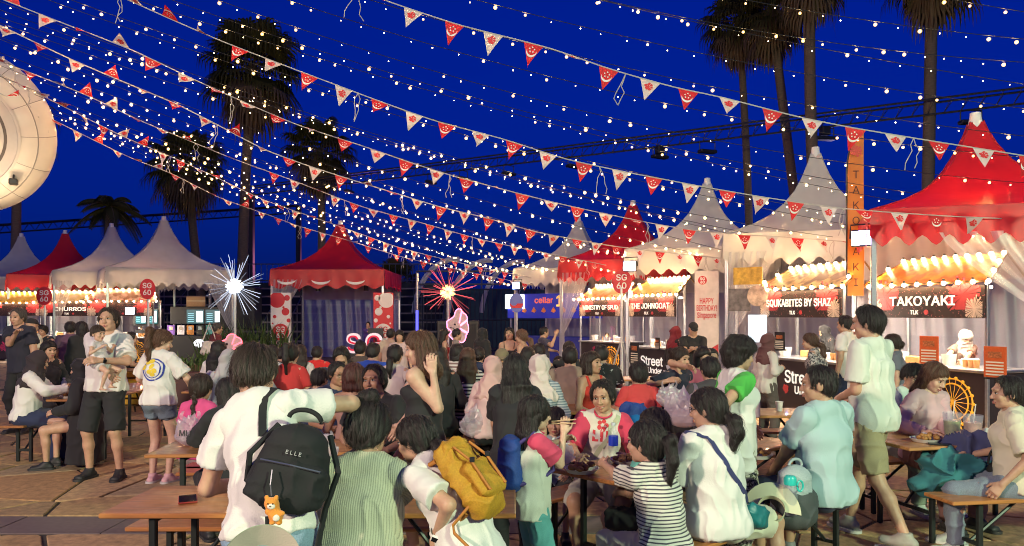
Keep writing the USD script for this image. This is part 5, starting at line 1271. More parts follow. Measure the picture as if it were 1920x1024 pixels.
        v, f = cat(*vf); q = (v - hc) @ Rh; nn = vnormals(v, f)
        ang = np.arctan2(q[:, 0], -q[:, 1]); cl = meshkit.noise(np.stack([ang * 9, np.linalg.norm(q[:, :2], axis=1) * 30, q[:, 2] * 9], -1), sd0); cl2 = meshkit.noise(np.stack([ang * 26, q[:, 2] * 12, q[:, 1] * 40], -1), sd0 + 1)
        v = v + nn * ((cl - .5) * .017 + (cl2 - .5) * .009)[:, None]
        put(t, 'hair', (v, f), hairm(hcol), smooth=True)
        if det >= 1: strands(t, v, f, hc, Rh, hs, hcol, sd0, hk, 2600 if det == 2 else 700)
        if hk in ('pony', 'highpony', 'lowpony', 'pigtails') and det:
            m = MB(); m.ball(Hd(0, -.118, {'pony': .02, 'highpony': .078, 'lowpony': -.05}.get(hk, 0)) if hk != 'pigtails' else Hd(-.1, -.03, .055), .024, 1); put(t, 'hair_tie', m.vf, cloth((.5, .5, .55)), smooth=True)
    if hk == 'none' and len(hair) > 2 and hair[2] == 'hijab':
        hj = [el(Hd(0, -.012, .03), np.array((.090, .109, .101)) * hs, Rh, .03), el(Hd(0, .010, -.05), np.array((.076, .083, .075)) * hs, Rh, .03), rc(Hd(0, 0, -.07), N + Rc @ [0, .0, -.01], .072, .085, .05),
              ec(N + Rc @ [0, .0, .01], P3 + Rc @ [0, .01, -.10], rgt2, (.10, .085), (.185 * (.6 + .4 * w), .135), .05), el(Hd(0, .128, -.012), np.array((.060, .066, .082)) * hs, Rh, .012, True)]
        put(t, 'headscarf', blob(hj, hb * .75, (), .012, (12, 12, 8), sd0), cloth(hcol), smooth=True)
    if len(hair) > 4 and hair[4] or hk == 'none' and len(hair) > 2 and hair[2] == 'cap':
        cc_ = hair[4] if len(hair) > 4 else hcol
        cp = blob([el(Hd(0, -.012, .042), np.array((.091, .110, .098)) * hs, Rh, .02)], hv, [(Hd(0, 0, .045), -Rh[:, 2])]); br = blob([ec(Hd(0, .06, .05), Hd(0, .165, .035), Rh @ [1, 0, 0], (.082, .007), (.06, .007), .01, 1.0)], hv * .7)
        put(t, 'cap', cat(cp, br), cloth(cc_), smooth=True)
    # ---- clothes
    kind, col = topw[0], topw[1]; opt = topw[2] if len(topw) > 2 else {}
    mt = col if not isinstance(col, tuple) else cloth(col)
    g = opt.get('g', .018 if fem else .022) * .62; hem = opt.get('hem', .10 if not sit else .06); up = Rp[:, 2]
    cb = (.026, .0165, .0088)[det]
    hp_ = P0 - up * hem; pr = torso(g); gx = max(hipx, chx) + g * 1.4
    if kind in ('tee', 'long', 'raglan', 'polo', 'hood'):
        pr += [ec(P2 + Rc @ [0, 0, -.03], P1 + Rm @ [0, 0, .0], rgt2, (chx + g * 1.4, .11 * dy + g), (max(wax, chx * .9) + g * 1.6, .108 * dy + g), .05), ec(P1, hp_, right, (max(wax, chx * .9) + g * 1.6, .108 * dy + g), (gx + .006, .128 * dy + g), .05)]
        if fem and hs < 1.12: pr += [el(P2 + Rc @ [sx * .062, .078 * dy, .008], np.array((.058, .05, .058)) + g * .8, Rc, .04) for sx in (-1, 1)]
        if w > 1.12: pr.append(el((P0 + P1) / 2 + [0, .06 * w, .03], np.array((.13 * w, .10 * w, .13)) + g, k=.06))
        pr += [el(P0 + [sx * .075, -.045, -.03], np.array((.088, .085, .095)) + g, k=.05) for sx in (-1, 1)]
        for sx, nm in ((-1, 'L'), (1, 'R')): pr.append(rc(N + Rc @ [sx * .045, 0, -.022], arms[nm][0] - Rc @ [sx * .01, 0, .0], .046 + g * .6, .050 + g * .7, .04))
        pr.append(el(N + Rc @ [0, -.030, -.012], (.075, .042, .045), Rc, .04))
        pr.append(el(N + Rc @ [0, .045, .035], (.072, .085, .05) if kind != 'hood' else (.06, .06, .05), Rc, .012, True))
        bodyclips = [(hp_, -up)]
        sl = {'tee': .62, 'raglan': .72, 'polo': .62, 'long': 1.9, 'hood': 1.9}[kind]; sl = opt.get('sl', sl)
        slv = []
        for nm, (Sh, E, Wr, sx, _) in arms.items():
            l_ = []
            at = .85 + .15 * w; r0 = (.047 if fem else .053) * at + g
            if sl <= 1.05:
                e = Sh + (E - Sh) * sl; q = rc(Sh, e + (E - Sh) * .15, r0, r0 + opt.get('flare', .012), .03); slv.append(blob([q], cb, [(e, E - Sh)], fold, (14, 14, 7), sd0 + 3))
            else:
                e = E + (Wr - E) * min(sl - 1, .97); slv.append(blob([rc(Sh, E, r0, .045 * at + g, .03), rc(E, e + (Wr - E) * .1, .045 * at + g, .034 + g * .8, .03)], cb, [(e, Wr - E)], fold, (12, 12, 12), sd0 + 3))
        b = blob(pr, cb, bodyclips, fold, (15, 15, 3.6), sd0)
        nm_ = {'tee': 'tee_shirt', 'raglan': 'tee_shirt', 'polo': 'polo_shirt', 'long': 'long_sleeved_top', 'hood': 'hooded_jacket'}[kind]
        if opt.get('sleeve'):
            tp = put(t, nm_, b, mt, smooth=True)
            for q in slv: put(tp, 'sleeve', q, cloth(opt['sleeve']), smooth=True)
        else: tp = put(t, nm_, cat(b, *slv), mt, smooth=True)
        if opt.get('collar'):
            m = MB(); a = np.linspace(0, 2 * np.pi, 24); m.tube([N + Rc @ [.066 * math.cos(q), .028 + .07 * math.sin(q), .004 - .022 * max(0, math.sin(q)) + .012] for q in a], .008, 6, False); put(tp, 'collar', m.vf, cloth(opt['collar']), smooth=True)
    elif kind in ('tank', 'dress'):
        pr += [el(P2 + Rc @ [sx * .062, .078 * dy, .008], np.array((.058, .05, .058)) + g * .8, Rc, .04) for sx in (-1, 1)] if fem else []
        pr.append(ec(P1, hp_, right, (wax + g * 1.2, .098 * dy + g), (gx, .122 * dy + g), .05))
        tline = P2 + Rc @ [0, .0, opt.get('neck', .085)]
        clips = [(tline, Rc @ nrm((0, .35, 1)))]
        if kind == 'dress':
            ez = opt.get('len', .55); pr = [q for q in pr]; pr += [ec(P0, P0 + [0, .02, -ez], right, (hipx + g, .12 + g), (hipx + .09, .17), .05)]; clips.append((P0 + [0, 0, -ez], (0, 0, -1)))
        else: clips.append((hp_, -up))
        tp = put(t, 'dress' if kind == 'dress' else 'sleeveless_top', blob(pr, cb, clips, fold * .6, (10, 10, 4), sd0), mt, smooth=True)
        m = MB()
        for sx in (-1, 1): m.tube([P2 + Rc @ [sx * .085, .095 * dy, .075], P3 + Rc @ [sx * .095, .045, .045], P3 + Rc @ [sx * .09, -.03, .042], P2 + Rc @ [sx * .075, -.095 * dy, .075]], opt.get('strap', .006), 6)
        put(tp, 'strap', m.vf, mt, smooth=True)
    elif kind == 'drape':      # a wide dark robe over everything
        pr += [ec(P3, P0 + [0, 0, -.1], rgt2, (.17, .12), (.24, .19), .05), ec(P0, P0 + [0, .02, -.8], right, (.24, .19), (.27, .22), .05)]
        for nm, (Sh, E, Wr, sx, _) in arms.items(): pr += [rc(Sh, E, .085, .075, .05), rc(E, E + (Wr - E) * .85, .075, .06, .04)]
        tp = put(t, 'long_robe', blob(pr, cb, [((0, 0, .06), (0, 0, -1))] + [(N + Rc @ [0, 0, .03], Rc[:, 2])], fold, (9, 9, 3), sd0), mt, smooth=True)
    if legs and bottom and kind not in ('drape',):
        bk, bc = bottom[0], bottom[1]; bm = bc if not isinstance(bc, tuple) else (cloth(bc, .2) if bk != 'jeans' else mat('denim', bc, .9, bump=.3, scale=160, var=.28, sheen=.1))
        gp_ = .008; pel = [ec(P0 + [0, 0, -.04], P0 + up * .09, right, (hipx + gp_, .118 * dy + gp_), (hipx * .92 + gp_, .104 * dy + gp_), .05)] + [el(P0 + [sx * .075, -.045, -.03], np.array((.088, .085, .095)) + gp_, k=.05) for sx in (-1, 1)]
        if bk in ('skirt', 'longskirt'):
            e = .55 if bk == 'skirt' else 1.0; q = pel[:]
            Hm = (legsd[0][0] + legsd[1][0]) / 2; Km = (legsd[0][1] + legsd[1][1]) / 2; Am = (legsd[0][2] + legsd[1][2]) / 2
            q += [ec(Hm, Km, right, (.20, .12), (.21, .10), .05)] + ([ec(Km, Am, right, (.21, .11), (.24, .17), .05)] if bk == 'longskirt' else [])
            put(t, 'skirt', blob(q, cb, [((0, 0, .04), (0, 0, -1))], fold * 1.2, (9, 9, 3), sd0 + 9), bm, smooth=True)
        else:
            lt = .8 + .2 * w; fr_ = {'jeans': 1.96, 'trousers': 1.96, 'shorts': .92, 'hotpants': .38, 'leggings': 1.96}[bk]; fr_ = bottom[2] if len(bottom) > 2 else fr_
            vs = [blob(pel + [rc(legsd[i][0], legsd[i][0] * .7 + legsd[i][1] * .3, .086 * lt + .012, .08 * lt + .012, .05) for i in (0, 1)], cb, (), fold * .5, (9, 9, 9), sd0)]
            for i in (0, 1):
                Hj, K, A = legsd[i]; lo_ = .02 if bk in ('shorts', 'hotpants') else .013 if bk == 'jeans' else .02
                if fr_ <= 1:
                    e = Hj + (K - Hj) * fr_; vs.append(blob([rc(Hj, e + (K - Hj) * .12, .086 * lt + .012, (.086 + (.054 - .086) * fr_) * lt + lo_ + (.014 if bk == 'shorts' else .006), .03)], cb, [(e, K - Hj)], fold, (10, 10, 8), sd0 + i))
                else:
                    e = K + (A - K) * (fr_ - 1); vs.append(blob([rc(Hj, K, .086 * lt + .012, .054 * lt + lo_, .03), rc(K, e + (A - K) * .1, .054 * lt + lo_, .040 + lo_, .03)], cb, [(e, A - K)], fold, (10, 10, 8), sd0 + i))
            put(t, {'jeans': 'jeans', 'trousers': 'trousers', 'shorts': 'shorts', 'hotpants': 'shorts', 'leggings': 'leggings'}[bk], cat(*vs), bm, smooth=True)
    if legs and shoes:
        for i in (0, 1):
            A = legsd[i][2]; fd = J[i]; sdv = np.cross(fd, [0, 0, 1])
            v = blob([ec(A - fd * .045 + [0, 0, -.040], A + fd * .15 + [0, 0, -.046], sdv, (.040, .036), (.050, .028), .02, 1.0), rc(A + [0, 0, .012], A + fd * .04 + [0, 0, -.03], .044, .044, .03)], (.02, .012, .009)[det], [((0, 0, .008), (0, 0, -1)), (A + [0, 0, .03], (0, 0, 1))])
            q = put(t, 'shoe', v, mat('shoe', shoes, .6, var=.1), smooth=True)
            if det:
                m = MB(); p2 = LineString([tuple((A - fd * .045)[:2]), tuple((A + fd * .15)[:2])]).buffer(.052); m.poly(p2, .022, frame((0, 0, .001), (1, 0, 0), (0, 1, 0))); put(q, 'sole', m.vf, mat('shoe_sole', (.55, .53, .5) if sum(shoes) > .5 else (.03, .03, .03), .6, var=.1))
    info = dict(path=t, B=B, S=S, Rw=Rw, P0=P0, P1=P1, P2=P2, P3=P3, N=N, Rc=Rc, Rp=Rp, hc=hc, Hd=Hd, Rh=Rh, arms=arms, legs=legsd, world=lambda p: B + S * (Rw @ np.asarray(p, float)), toloc=toloc, top=locals().get('tp'), prims=pr, chx=chx, g=g, cb=cb)
    if kind in ('tee', 'long', 'raglan', 'polo', 'hood'): info['shirt'] = cat(b, *slv)
    if extra: extra(info)
    return info


def snap(info, pos, lift):
    from scipy.spatial import cKDTree
    if 'tree' not in info:
        v, f = info['shirt']; info['tree'] = (cKDTree(v), v, vnormals(v, f))
    T, v, n = info['tree']; d, j = T.query(pos, k=4); w = 1 / (d + .004) ** 2; w /= w.sum(1, keepdims=True)
    nn = (n[j] * w[..., None]).sum(1); nn /= np.linalg.norm(nn, axis=1, keepdims=True) + 1e-9
    h = ((v[j] - pos[:, None]) * nn[:, None]).sum(-1); h = (h * w).sum(1) * .5 + h.max(1) * .5
    return pos + nn * (h + lift)[:, None]


def onto(info, o, x, y, pg, depth=.5, lift=.002):
    """a flat print laid on the top: polygons in the plane (o, x, y) are moved along -normal until they meet the shirt"""
    M = frame(o, x, y); nv = M[:3, 2]; out = MB()
    F, lo, A = field(info['prims'], .012)
    from scipy.ndimage import map_coordinates
    for g in getattr(pg, 'geoms', [pg]):
        if g.area < 1e-7: continue
        g = g.segmentize(.02); v2, f = trimesh.creation.triangulate_polygon(g, engine='earcut')
        m = trimesh.Trimesh(np.c_[v2, 0 * v2[:, 0]], f, process=False)
        vv, ff = trimesh.remesh.subdivide_to_size(m.vertices, m.faces, .03, max_iter=5)
        w = vv @ M[:3, :3].T + M[:3, 3]; done = np.zeros(len(w), bool); pos = w.copy()
        for s in np.arange(0, depth, .004):
            q = w - nv * s; val = map_coordinates(F, ((q - lo) / .012).T, order=1, mode='constant', cval=.5)
            hit = (val < .0) & ~done; pos[hit] = q[hit] + nv * .004; done |= hit
        out.add(snap(info, pos, lift), ff)
    return out.vf
# ---------------------------------------------------------------- the people
BK, DB, BR = (.012, .009, .008), (.022, .013, .009), (.06, .028, .016)
WT, CR, BL, NV = (.68, .66, .62), (.62, .56, .44), (.016, .016, .018), (.02, .028, .075)
nothing = None
# ---- foreground
A1 = person('woman in a white tee and pale jeans leaning over, black backpack on her back', 478, 654, 3.16, 6, pose='stand', det=2, lean=(26, -17), head=(-6, 26, -4), S=.985, w=.84, rw=P(696, 800, 3.45), rpole=(.9, -.1, .1), lw=P(470, 905, 3.3), lpole=(-.5, -.6, -.3), hair=('short', DB), topw=('tee', cloth(WT, .05), {'g': .03, 'hem': .02, 'sl': .62, 'flare': .008}), bottom=('jeans', (.20, .30, .40)), shoes=(.5, .5, .5))
A2 = person('woman seen from behind in a sage ribbed knit top, hair in a bun', 692, 744, 3.32, -4, det=2, lean=(16, 0), head=(-8, 20, 0), w=1.0, hair=('topbun', BK), topw=('tee', knit((.52, .52, .38)), {'g': .034, 'sl': 1.0, 'hem': .10}), bottom=('jeans', (.25, .33, .42)), lw=P(640, 905, 3.75), rw=P(735, 905, 3.75), S=1.03)
A3 = person('girl in a white tee bending over with a mustard backpack on her back', 778, 774, 3.3, 52, det=2, lean=(46, -6), head=(12, 18, 0), lw=P(818, 1004, 3.12), lpole=(-.2, -.9, -.3), rw=P(715, 900, 3.4), S=.82, hip=(0, 0, .92), hair=('lowpony', BK, .3), topw=('tee', cloth(WT, .05), {'g': .028, 'sl': .72, 'flare': .02}), bottom=('jeans', (.30, .42, .50)))
A4 = person('woman seen from behind in a black tee with long straight black hair', 966, 666, 5.15, 8, pose='stand', det=2, lean=(14, 2), head=(-10, 12, 0), hair=('long', BK, .40), topw=('tee', BL, {'g': .03, 'sl': .75}), bottom=('trousers', BL), shoes=BL, lw=P(930, 850, 5.4))
A5 = person('young girl in profile eating, white tee with pink sleeves and a blue backpack', 1004, 744, 4.4, -72, pose='stand', det=2, hs=1.2, lean=(4, 0), head=(4, 4, 0), rw=P(1057, 812, 4.42), lw=P(1050, 826, 4.62), rpole=(.3, -.5, -1), hair=('long', BK, .22, 1), topw=('raglan', (.55, .57, .48), {'sleeve': (.62, .06, .13), 'g': .042, 'hem': .15, 'collar': (.62, .06, .13)}), bottom=('shorts', (.10, .34, .33), 1.0), shoes=(.5, .5, .5), sk=4)
A6 = person('smiling woman facing the camera in a white tee with pink red sleeves', 1130, 715, 5.4, 172, det=2, lean=(12, -4), head=(-14, 8, 4), smile=True, rw=P(1085, 858, 5.05), lw=P(1178, 858, 5.1), hair=('short', BK), topw=('raglan', (.62, .58, .50), {'sleeve': (.60, .045, .10), 'g': .028, 'sl': .95, 'flare': .02, 'collar': (.6, .045, .1)}), bottom=('shorts', (.35, .33, .3)), shoes=(.4, .4, .4), w=1.05, sk=1)
A7 = person('little girl from behind in a striped tee with a long black ponytail', 1210, 792, 4.2, 26, det=2, hs=1.2, lean=(12, -10), head=(26, 2, 0), lw=P(1128, 868, 4.6), lpole=(-.6, -.3, -.6), rw=P(1195, 895, 4.6), hair=('pony', BK, .30), topw=('tee', striped((.62, .60, .52), (.07, .06, .08), 42, .62), {'g': .024, 'sl': .7, 'hem': .10}), bottom=('trousers', (.56, .47, .36)), shoes=(.5, .4, .4))
person('girl with black hair and a white clip, mostly hidden behind the girl in stripes', 1226, 768, 4.75, 30, det=1, hs=1.15, hair=('lowpony', BK, .2), topw=('tee', (.1, .35, .3)), bottom=('shorts', BL))
A8 = person('woman from behind in a loose white tee with a navy bag strap across her back', 1326, 731, 4.4, 16, det=2, lean=(6, -3), head=(38, 8, 0), w=.95, hair=('lowpony', BK, .16), topw=('tee', cloth(WT, .05), {'g': .045, 'sl': .85, 'flare': .03, 'hem': .08}), bottom=('shorts', (.60, .58, .44), .8), feet=[(-.16, .42, .075), (.46, .10, .075)], knees=[(-.2, 1, .35), (1, .35, .5)], lw=P(1262, 890, 4.7), rw=P(1345, 880, 4.8), face='glasses')
A9 = person('woman with curly black hair in profile, white top with bright green sleeves', 1388, 636, 5.25, -78, 'f', pose='stand', det=2, lean=(6, 0), head=(2, 10, 0), rw=P(1350, 800, 5.1), rpole=(.2, -1, -1.5), lw=P(1400, 800, 5.5), hair=('curly', BK), topw=('tee', cloth(WT, .05), {'sleeve': (.07, .42, .06), 'g': .03, 'collar': (.05, .3, .12)}), bottom=('trousers', printed((.55, .52, .42), (.06, .07, .05), 60)), shoes=(.3, .3, .3), w=1.1)
A10 = person('stout man seated from behind in a light blue tee with close cropped hair', 1534, 678, 5.0, 30, 'm', det=2, lean=(4, -2), head=(38, 4, 0), w=1.06, S=1.05, hair=('crop', BK), topw=('tee', cloth((.36, .50, .50), .05), {'g': .03, 'sl': .70, 'flare': .016, 'hem': .09}), bottom=('shorts', NV), shoes=(.2, .2, .2), lw=P(1448, 885, 5.25), lpole=(-.6, -.5, -.8), rw=P(1560, 840, 5.6), sk=1)
A11 = person('tall man walking in a pale white tee and khaki shorts', 1626, 576, 5.8, 34, 'm', pose='stand', det=2, lean=(3, 0), head=(22, 6, 0), feet=[(-.10, -.30, .12), (.10, .24, .075)], lw=P(1576, 745, 5.95), rw=P(1600, 752, 6.2), lpole=(-.6, -.9, -.6), hair=('short', BK), topw=('tee', cloth((.64, .66, .57), .04), {'g': .028, 'sl': .78, 'flare': .016, 'hem': .12}), bottom=('shorts', (.36, .30, .17)), shoes=(.35, .33, .28), w=.95)
A12 = person('short haired person seated at the right edge in a cream tee, hand on bench', 1888, 708, 5.4, 62, 'f', det=2, lean=(8, 0), head=(14, 4, 0), lw=P(1880, 908, 5.2), lpole=(-.3, -.9, 0), hair=('short', BK), topw=('tee', cloth((.64, .58, .44), .05), {'g': .036, 'sl': .85, 'flare': .02}), bottom=('jeans', (.17, .20, .25)), shoes=(.45, .5, .45))
A13 = person('woman with long brown hair looking down at the table, pale pink top', 1752, 682, 6.35, 196, det=2, lean=(12, 0), head=(6, 26, 0), lw=P(1795, 812, 6.05), rw=P(1735, 812, 6.05), hair=('long', BR, .30), topw=('long', (.60, .38, .40), {'g': .018}), bottom=('trousers', (.20, .10, .09)), shoes=(.03, .03, .03), sk=4)
A14 = person('young man with glasses behind the long haired woman, pale mint jacket', 1713, 684, 6.85, 192, 'm', det=2, lean=(16, -4), head=(-6, 14, 0), lw=P(1765, 806, 6.3), rw=P(1700, 812, 6.2), hair=('short', BK, 0, 1), face='glasses', topw=('hood', (.50, .62, .56)), bottom=('trousers', (.22, .26, .2)), shoes=(.5, .55, .5))
# ---- left group
A15 = person('man in a white tee and black shorts holding a baby', 203, 579, 8.0, 180, 'm', pose='stand', det=2, lean=(-2, -3), head=(6, -6, 5), w=.98, rw=P(207, 704, 7.66), rpole=(.8, -.2, -.6), lw=P(190, 676, 7.60), lpole=(-.8, -.2, -.6), feet=[(-.16, .03, .075), (.17, -.02, .075)], hair=('short', DB), topw=('tee', cloth(WT, .05), {'g': .035, 'sl': .82, 'flare': .02, 'hem': .05}), bottom=('shorts', BL, .98), shoes=(.02, .02, .02))
person('baby in a white romper held against the shoulder of the man in black shorts', 184, 611, 7.66, -100, 'f', det=2, S=.43, lift=True, hs=1.62, lean=(-4, 0), head=(-12, 4, 0), hair=('short', (.03, .018, .012), 0, 1), topw=('tee', cloth((.68, .62, .62), .05), {'sl': .4}), bottom=('shorts', (.68, .62, .62), .5), shoes=None, feet=[(-.18, .18, .02), (.18, .22, .0)], ra=(.2, .22, .95), la=(-.2, .25, .95), sk=4, w=1.25)


def lemons(i):
    N_ = i['P2']; o = i['P2'] + i['Rc'] @ np.array([.01, -.30, -.0]); x, y = i['Rc'][:, 0], i['Rc'][:, 2]
    t = i['top']; ring = Point(0, 0).buffer(.125, 24)
    put(t, 'plate_print', onto(i, o, x, y, ring), cloth((.66, .66, .66)), smooth=True); put(t, 'blue_ring_print', onto(i, o, x, y, ring.difference(Point(0, 0).buffer(.108, 24)).union(Point(0, 0).buffer(.093, 24).difference(Point(0, 0).buffer(.084, 24))), lift=.004), cloth((.03, .05, .30)), smooth=True)
    ls = sops.unary_union([affinity.rotate(affinity.scale(Point(a, b).buffer(.026, 10), 1.25, .9), r) for a, b, r in ((-.03, -.02, 20), (.03, -.01, -30), (-.01, .035, 50), (-.065, .07, 10), (.01, -.05, 0), (-.10, .02, 30), (-.02, .09, 30))])
    put(t, 'lemon_print', onto(i, o, x, y, ls, lift=.006), cloth((.70, .52, .04), .2), smooth=True)


A16 = person('woman from behind in a white tee with a lemon print, denim shorts and pink trainers', 305, 621, 7.8, -12, pose='stand', det=2, lean=(2, 0), head=(-42, 18, 0), la=(-.22, .22, .98), ra=(.24, .26, 1.0), lpole=(-.8, -.6, 0), rpole=(.8, -.6, 0), feet=[(-.085, .0, .075), (.10, .02, .075)], hair=('highpony', BR, .42), topw=('tee', cloth(WT, .05), {'g': .034, 'sl': .8, 'flare': .022, 'hem': .05}), bottom=('hotpants', mat('denim', (.13, .17, .21), .9, bump=.3, scale=160, var=.28)), shoes=(.62, .36, .38), extra=lemons, sk=4)
A17 = person('woman in a dark headscarf, white top and long navy skirt seated at the left table', 72, 660, 8.9, -72, det=1, lean=(14, 0), head=(0, 14, 0), hair=('none', (.03, .02, .024), 'hijab'), topw=('long', cloth(WT, .05), {'g': .03}), bottom=('longskirt', NV), rw=P(132, 728, 8.85), lw=P(128, 726, 9.1), shoes=BL)
person('tall man in a black tee at the far left with a hand at his mouth', 33, 579, 11, 165, 'm', pose='stand', det=1, head=(10, 6, 0), rw=P(30, 625, 10.75), rpole=(.3, .3, -1), hair=('short', (.05, .04, .035)), topw=('tee', (.02, .02, .035), {'g': .03}), bottom=('trousers', BL), shoes=BL, w=1.1)
person('man from behind in a dark cap and cream tee at the left stalls', 60, 599, 12.2, -20, 'm', pose='stand', det=1, hair=('none', BL, 'cap'), topw=('tee', CR, {'g': .03}), bottom=('trousers', BL), shoes=BL)
person('stall vendor in a black tee at the far left counter', 80, 611, 15, 180, 'f', pose='stand', det=1, hair=('bun', BK, .3), topw=('tee', BL), bottom=('trousers', BL), shoes=BL, lw=P(100, 640, 14.6))
person('man in a mauve tee and dark trousers turned to the left stalls', 132, 604, 13, 30, 'm', pose='stand', det=1, hair=('short', BK), topw=('tee', (.16, .09, .14)), bottom=('trousers', BL), shoes=BL)
person('woman with long black hair in black, behind the man with the baby', 152, 604, 12, 60, 'f', pose='stand', det=1, hair=('long', BK, .5), topw=('drape', BL), shoes=BL)
person('man in black sitting at a laptop by the yellow crate', 247, 615, 14.5, -60, 'm', det=1, S=1.05, hair=('short', BK), topw=('tee', BL), bottom=('trousers', BL), shoes=BL)
person('drinks vendor in a black cap behind the drinks counter', 263, 607, 26.6, 180, 'm', pose='stand', det=1, hair=('none', BL, 'cap'), topw=('tee', BL), bottom=('trousers', BL), shoes=BL, face='mask')
person('man in a maroon polo with a cream tote bag near the planter', 408, 606, 15.2, -50, 'm', pose='stand', det=1, hair=('short', (.05, .04, .04)), topw=('polo', (.13, .018, .022)), bottom=('trousers', (.3, .27, .22)), shoes=BL, sk=1)
person('woman in black with a striped scarf seated behind the left table', 92, 640, 10.5, -120, 'f', det=1, hair=('long', BK, .3), topw=('long', BL), bottom=('trousers', BL), shoes=BL)
person('person in a black robe seated beside the man with the baby', 150, 700, 8.6, 100, 'f', det=1, S=.92, hair=('none', BL, 'hijab'), topw=('drape', BL), shoes=BL)
A18 = person('child in a pink tee with a long dark braid, seated', 378, 703, 6.9, -10, det=1, hs=1.2, hair=('braid', DB, .36), topw=('tee', (.62, .07, .22), {'g': .024}), bottom=('shorts', (.4, .3, .3)), shoes=(.4, .3, .3))
A19 = person('person in black bent over the small table with the plastic bag', 428, 712, 5.7, 25, det=1, lean=(26, 0), head=(20, 20, 0), hair=('bob', BK), topw=('tee', BL, {'g': .03, 'sl': .95}), bottom=('trousers', BL), shoes=BL, lw=P(382, 832, 5.9), w=1.05)
# ---- the woman in the black dress and those facing the camera
A20 = person('woman in a black strappy dress with loose brown hair, standing in profile', 787, 624, 5.2, 66, pose='stand', det=2, lean=(2, 0), head=(22, 10, 0), lw=P(812, 700, 5.05), lpole=(.2, -.6, -1), rw=P(748, 800, 5.5), hair=('long', BR, .05), topw=('dress', BL, {'len': .62, 'neck': .075}), bottom=None, shoes=BL, sk=4)
A21 = person('young man in a black tee facing the camera with his mouth open', 701, 686, 5.9, 172, 'm', det=2, lean=(14, 0), head=(-8, -2, 4), smile=True, hair=('short', BK), topw=('tee', BL, {'g': .03}), bottom=('shorts', BL), shoes=BL, sk=2)
person('man with glasses in a navy tee looking right', 634, 680, 7.2, 212, 'm', det=1, lean=(10, 0), head=(10, 6, 0), face='glasses', hair=('short', BK), topw=('tee', NV), bottom=('trousers', BL), shoes=BL, sk=2)
person('man with wet black hair in a navy tee looking down', 640, 652, 8.6, 190, 'm', det=1, lean=(22, 0), head=(0, 34, 0), hair=('short', BK), topw=('tee', NV), bottom=('trousers', BL), shoes=BL, sk=1, w=1.1)
person('woman with reddish brown hair and bare shoulders seen from behind', 664, 684, 6.5, 4, det=1, lean=(8, 0), hair=('bob', (.05, .014, .01)), topw=('tank', (.35, .2, .16), {'neck': .03}), bottom=('shorts', BL), shoes=BL, sk=1)
person('small child with a blue bowl, face just above the table', 1040, 748, 6.0, 172, det=1, hs=1.25, S=.72, lift=False, hair=('bob', BK, 0, 1), topw=('tee', (.3, .35, .4)), bottom=('shorts', BL), shoes=BL)
person('woman in a red halter top with bobbed dark hair looking up right', 1110, 661, 8.0, 214, det=1, lean=(2, 0), head=(20, -6, 0), hair=('bob', DB), topw=('tank', (.50, .035, .02), {'neck': .10, 'strap': .016}), bottom=('trousers', BL), shoes=BL, sk=1)
person('woman in a dark blue tee resting her chin on her hand', 1276, 653, 8.3, 208, det=1, lean=(14, 0), head=(10, 4, 0), lw=P(1290, 688, 8.05), rw=P(1250, 715, 8.1), hair=('bun', DB, .3), topw=('tee', (.022, .024, .045)), bottom=('trousers', BL), shoes=BL)
person('man in a camouflage cap facing the camera in the crowd', 941, 656, 9.2, 178, 'm', det=1, hair=('none', (.22, .18, .10), 'cap'), topw=('tee', (.25, .14, .1)), bottom=('trousers', BL), shoes=BL, sk=2)
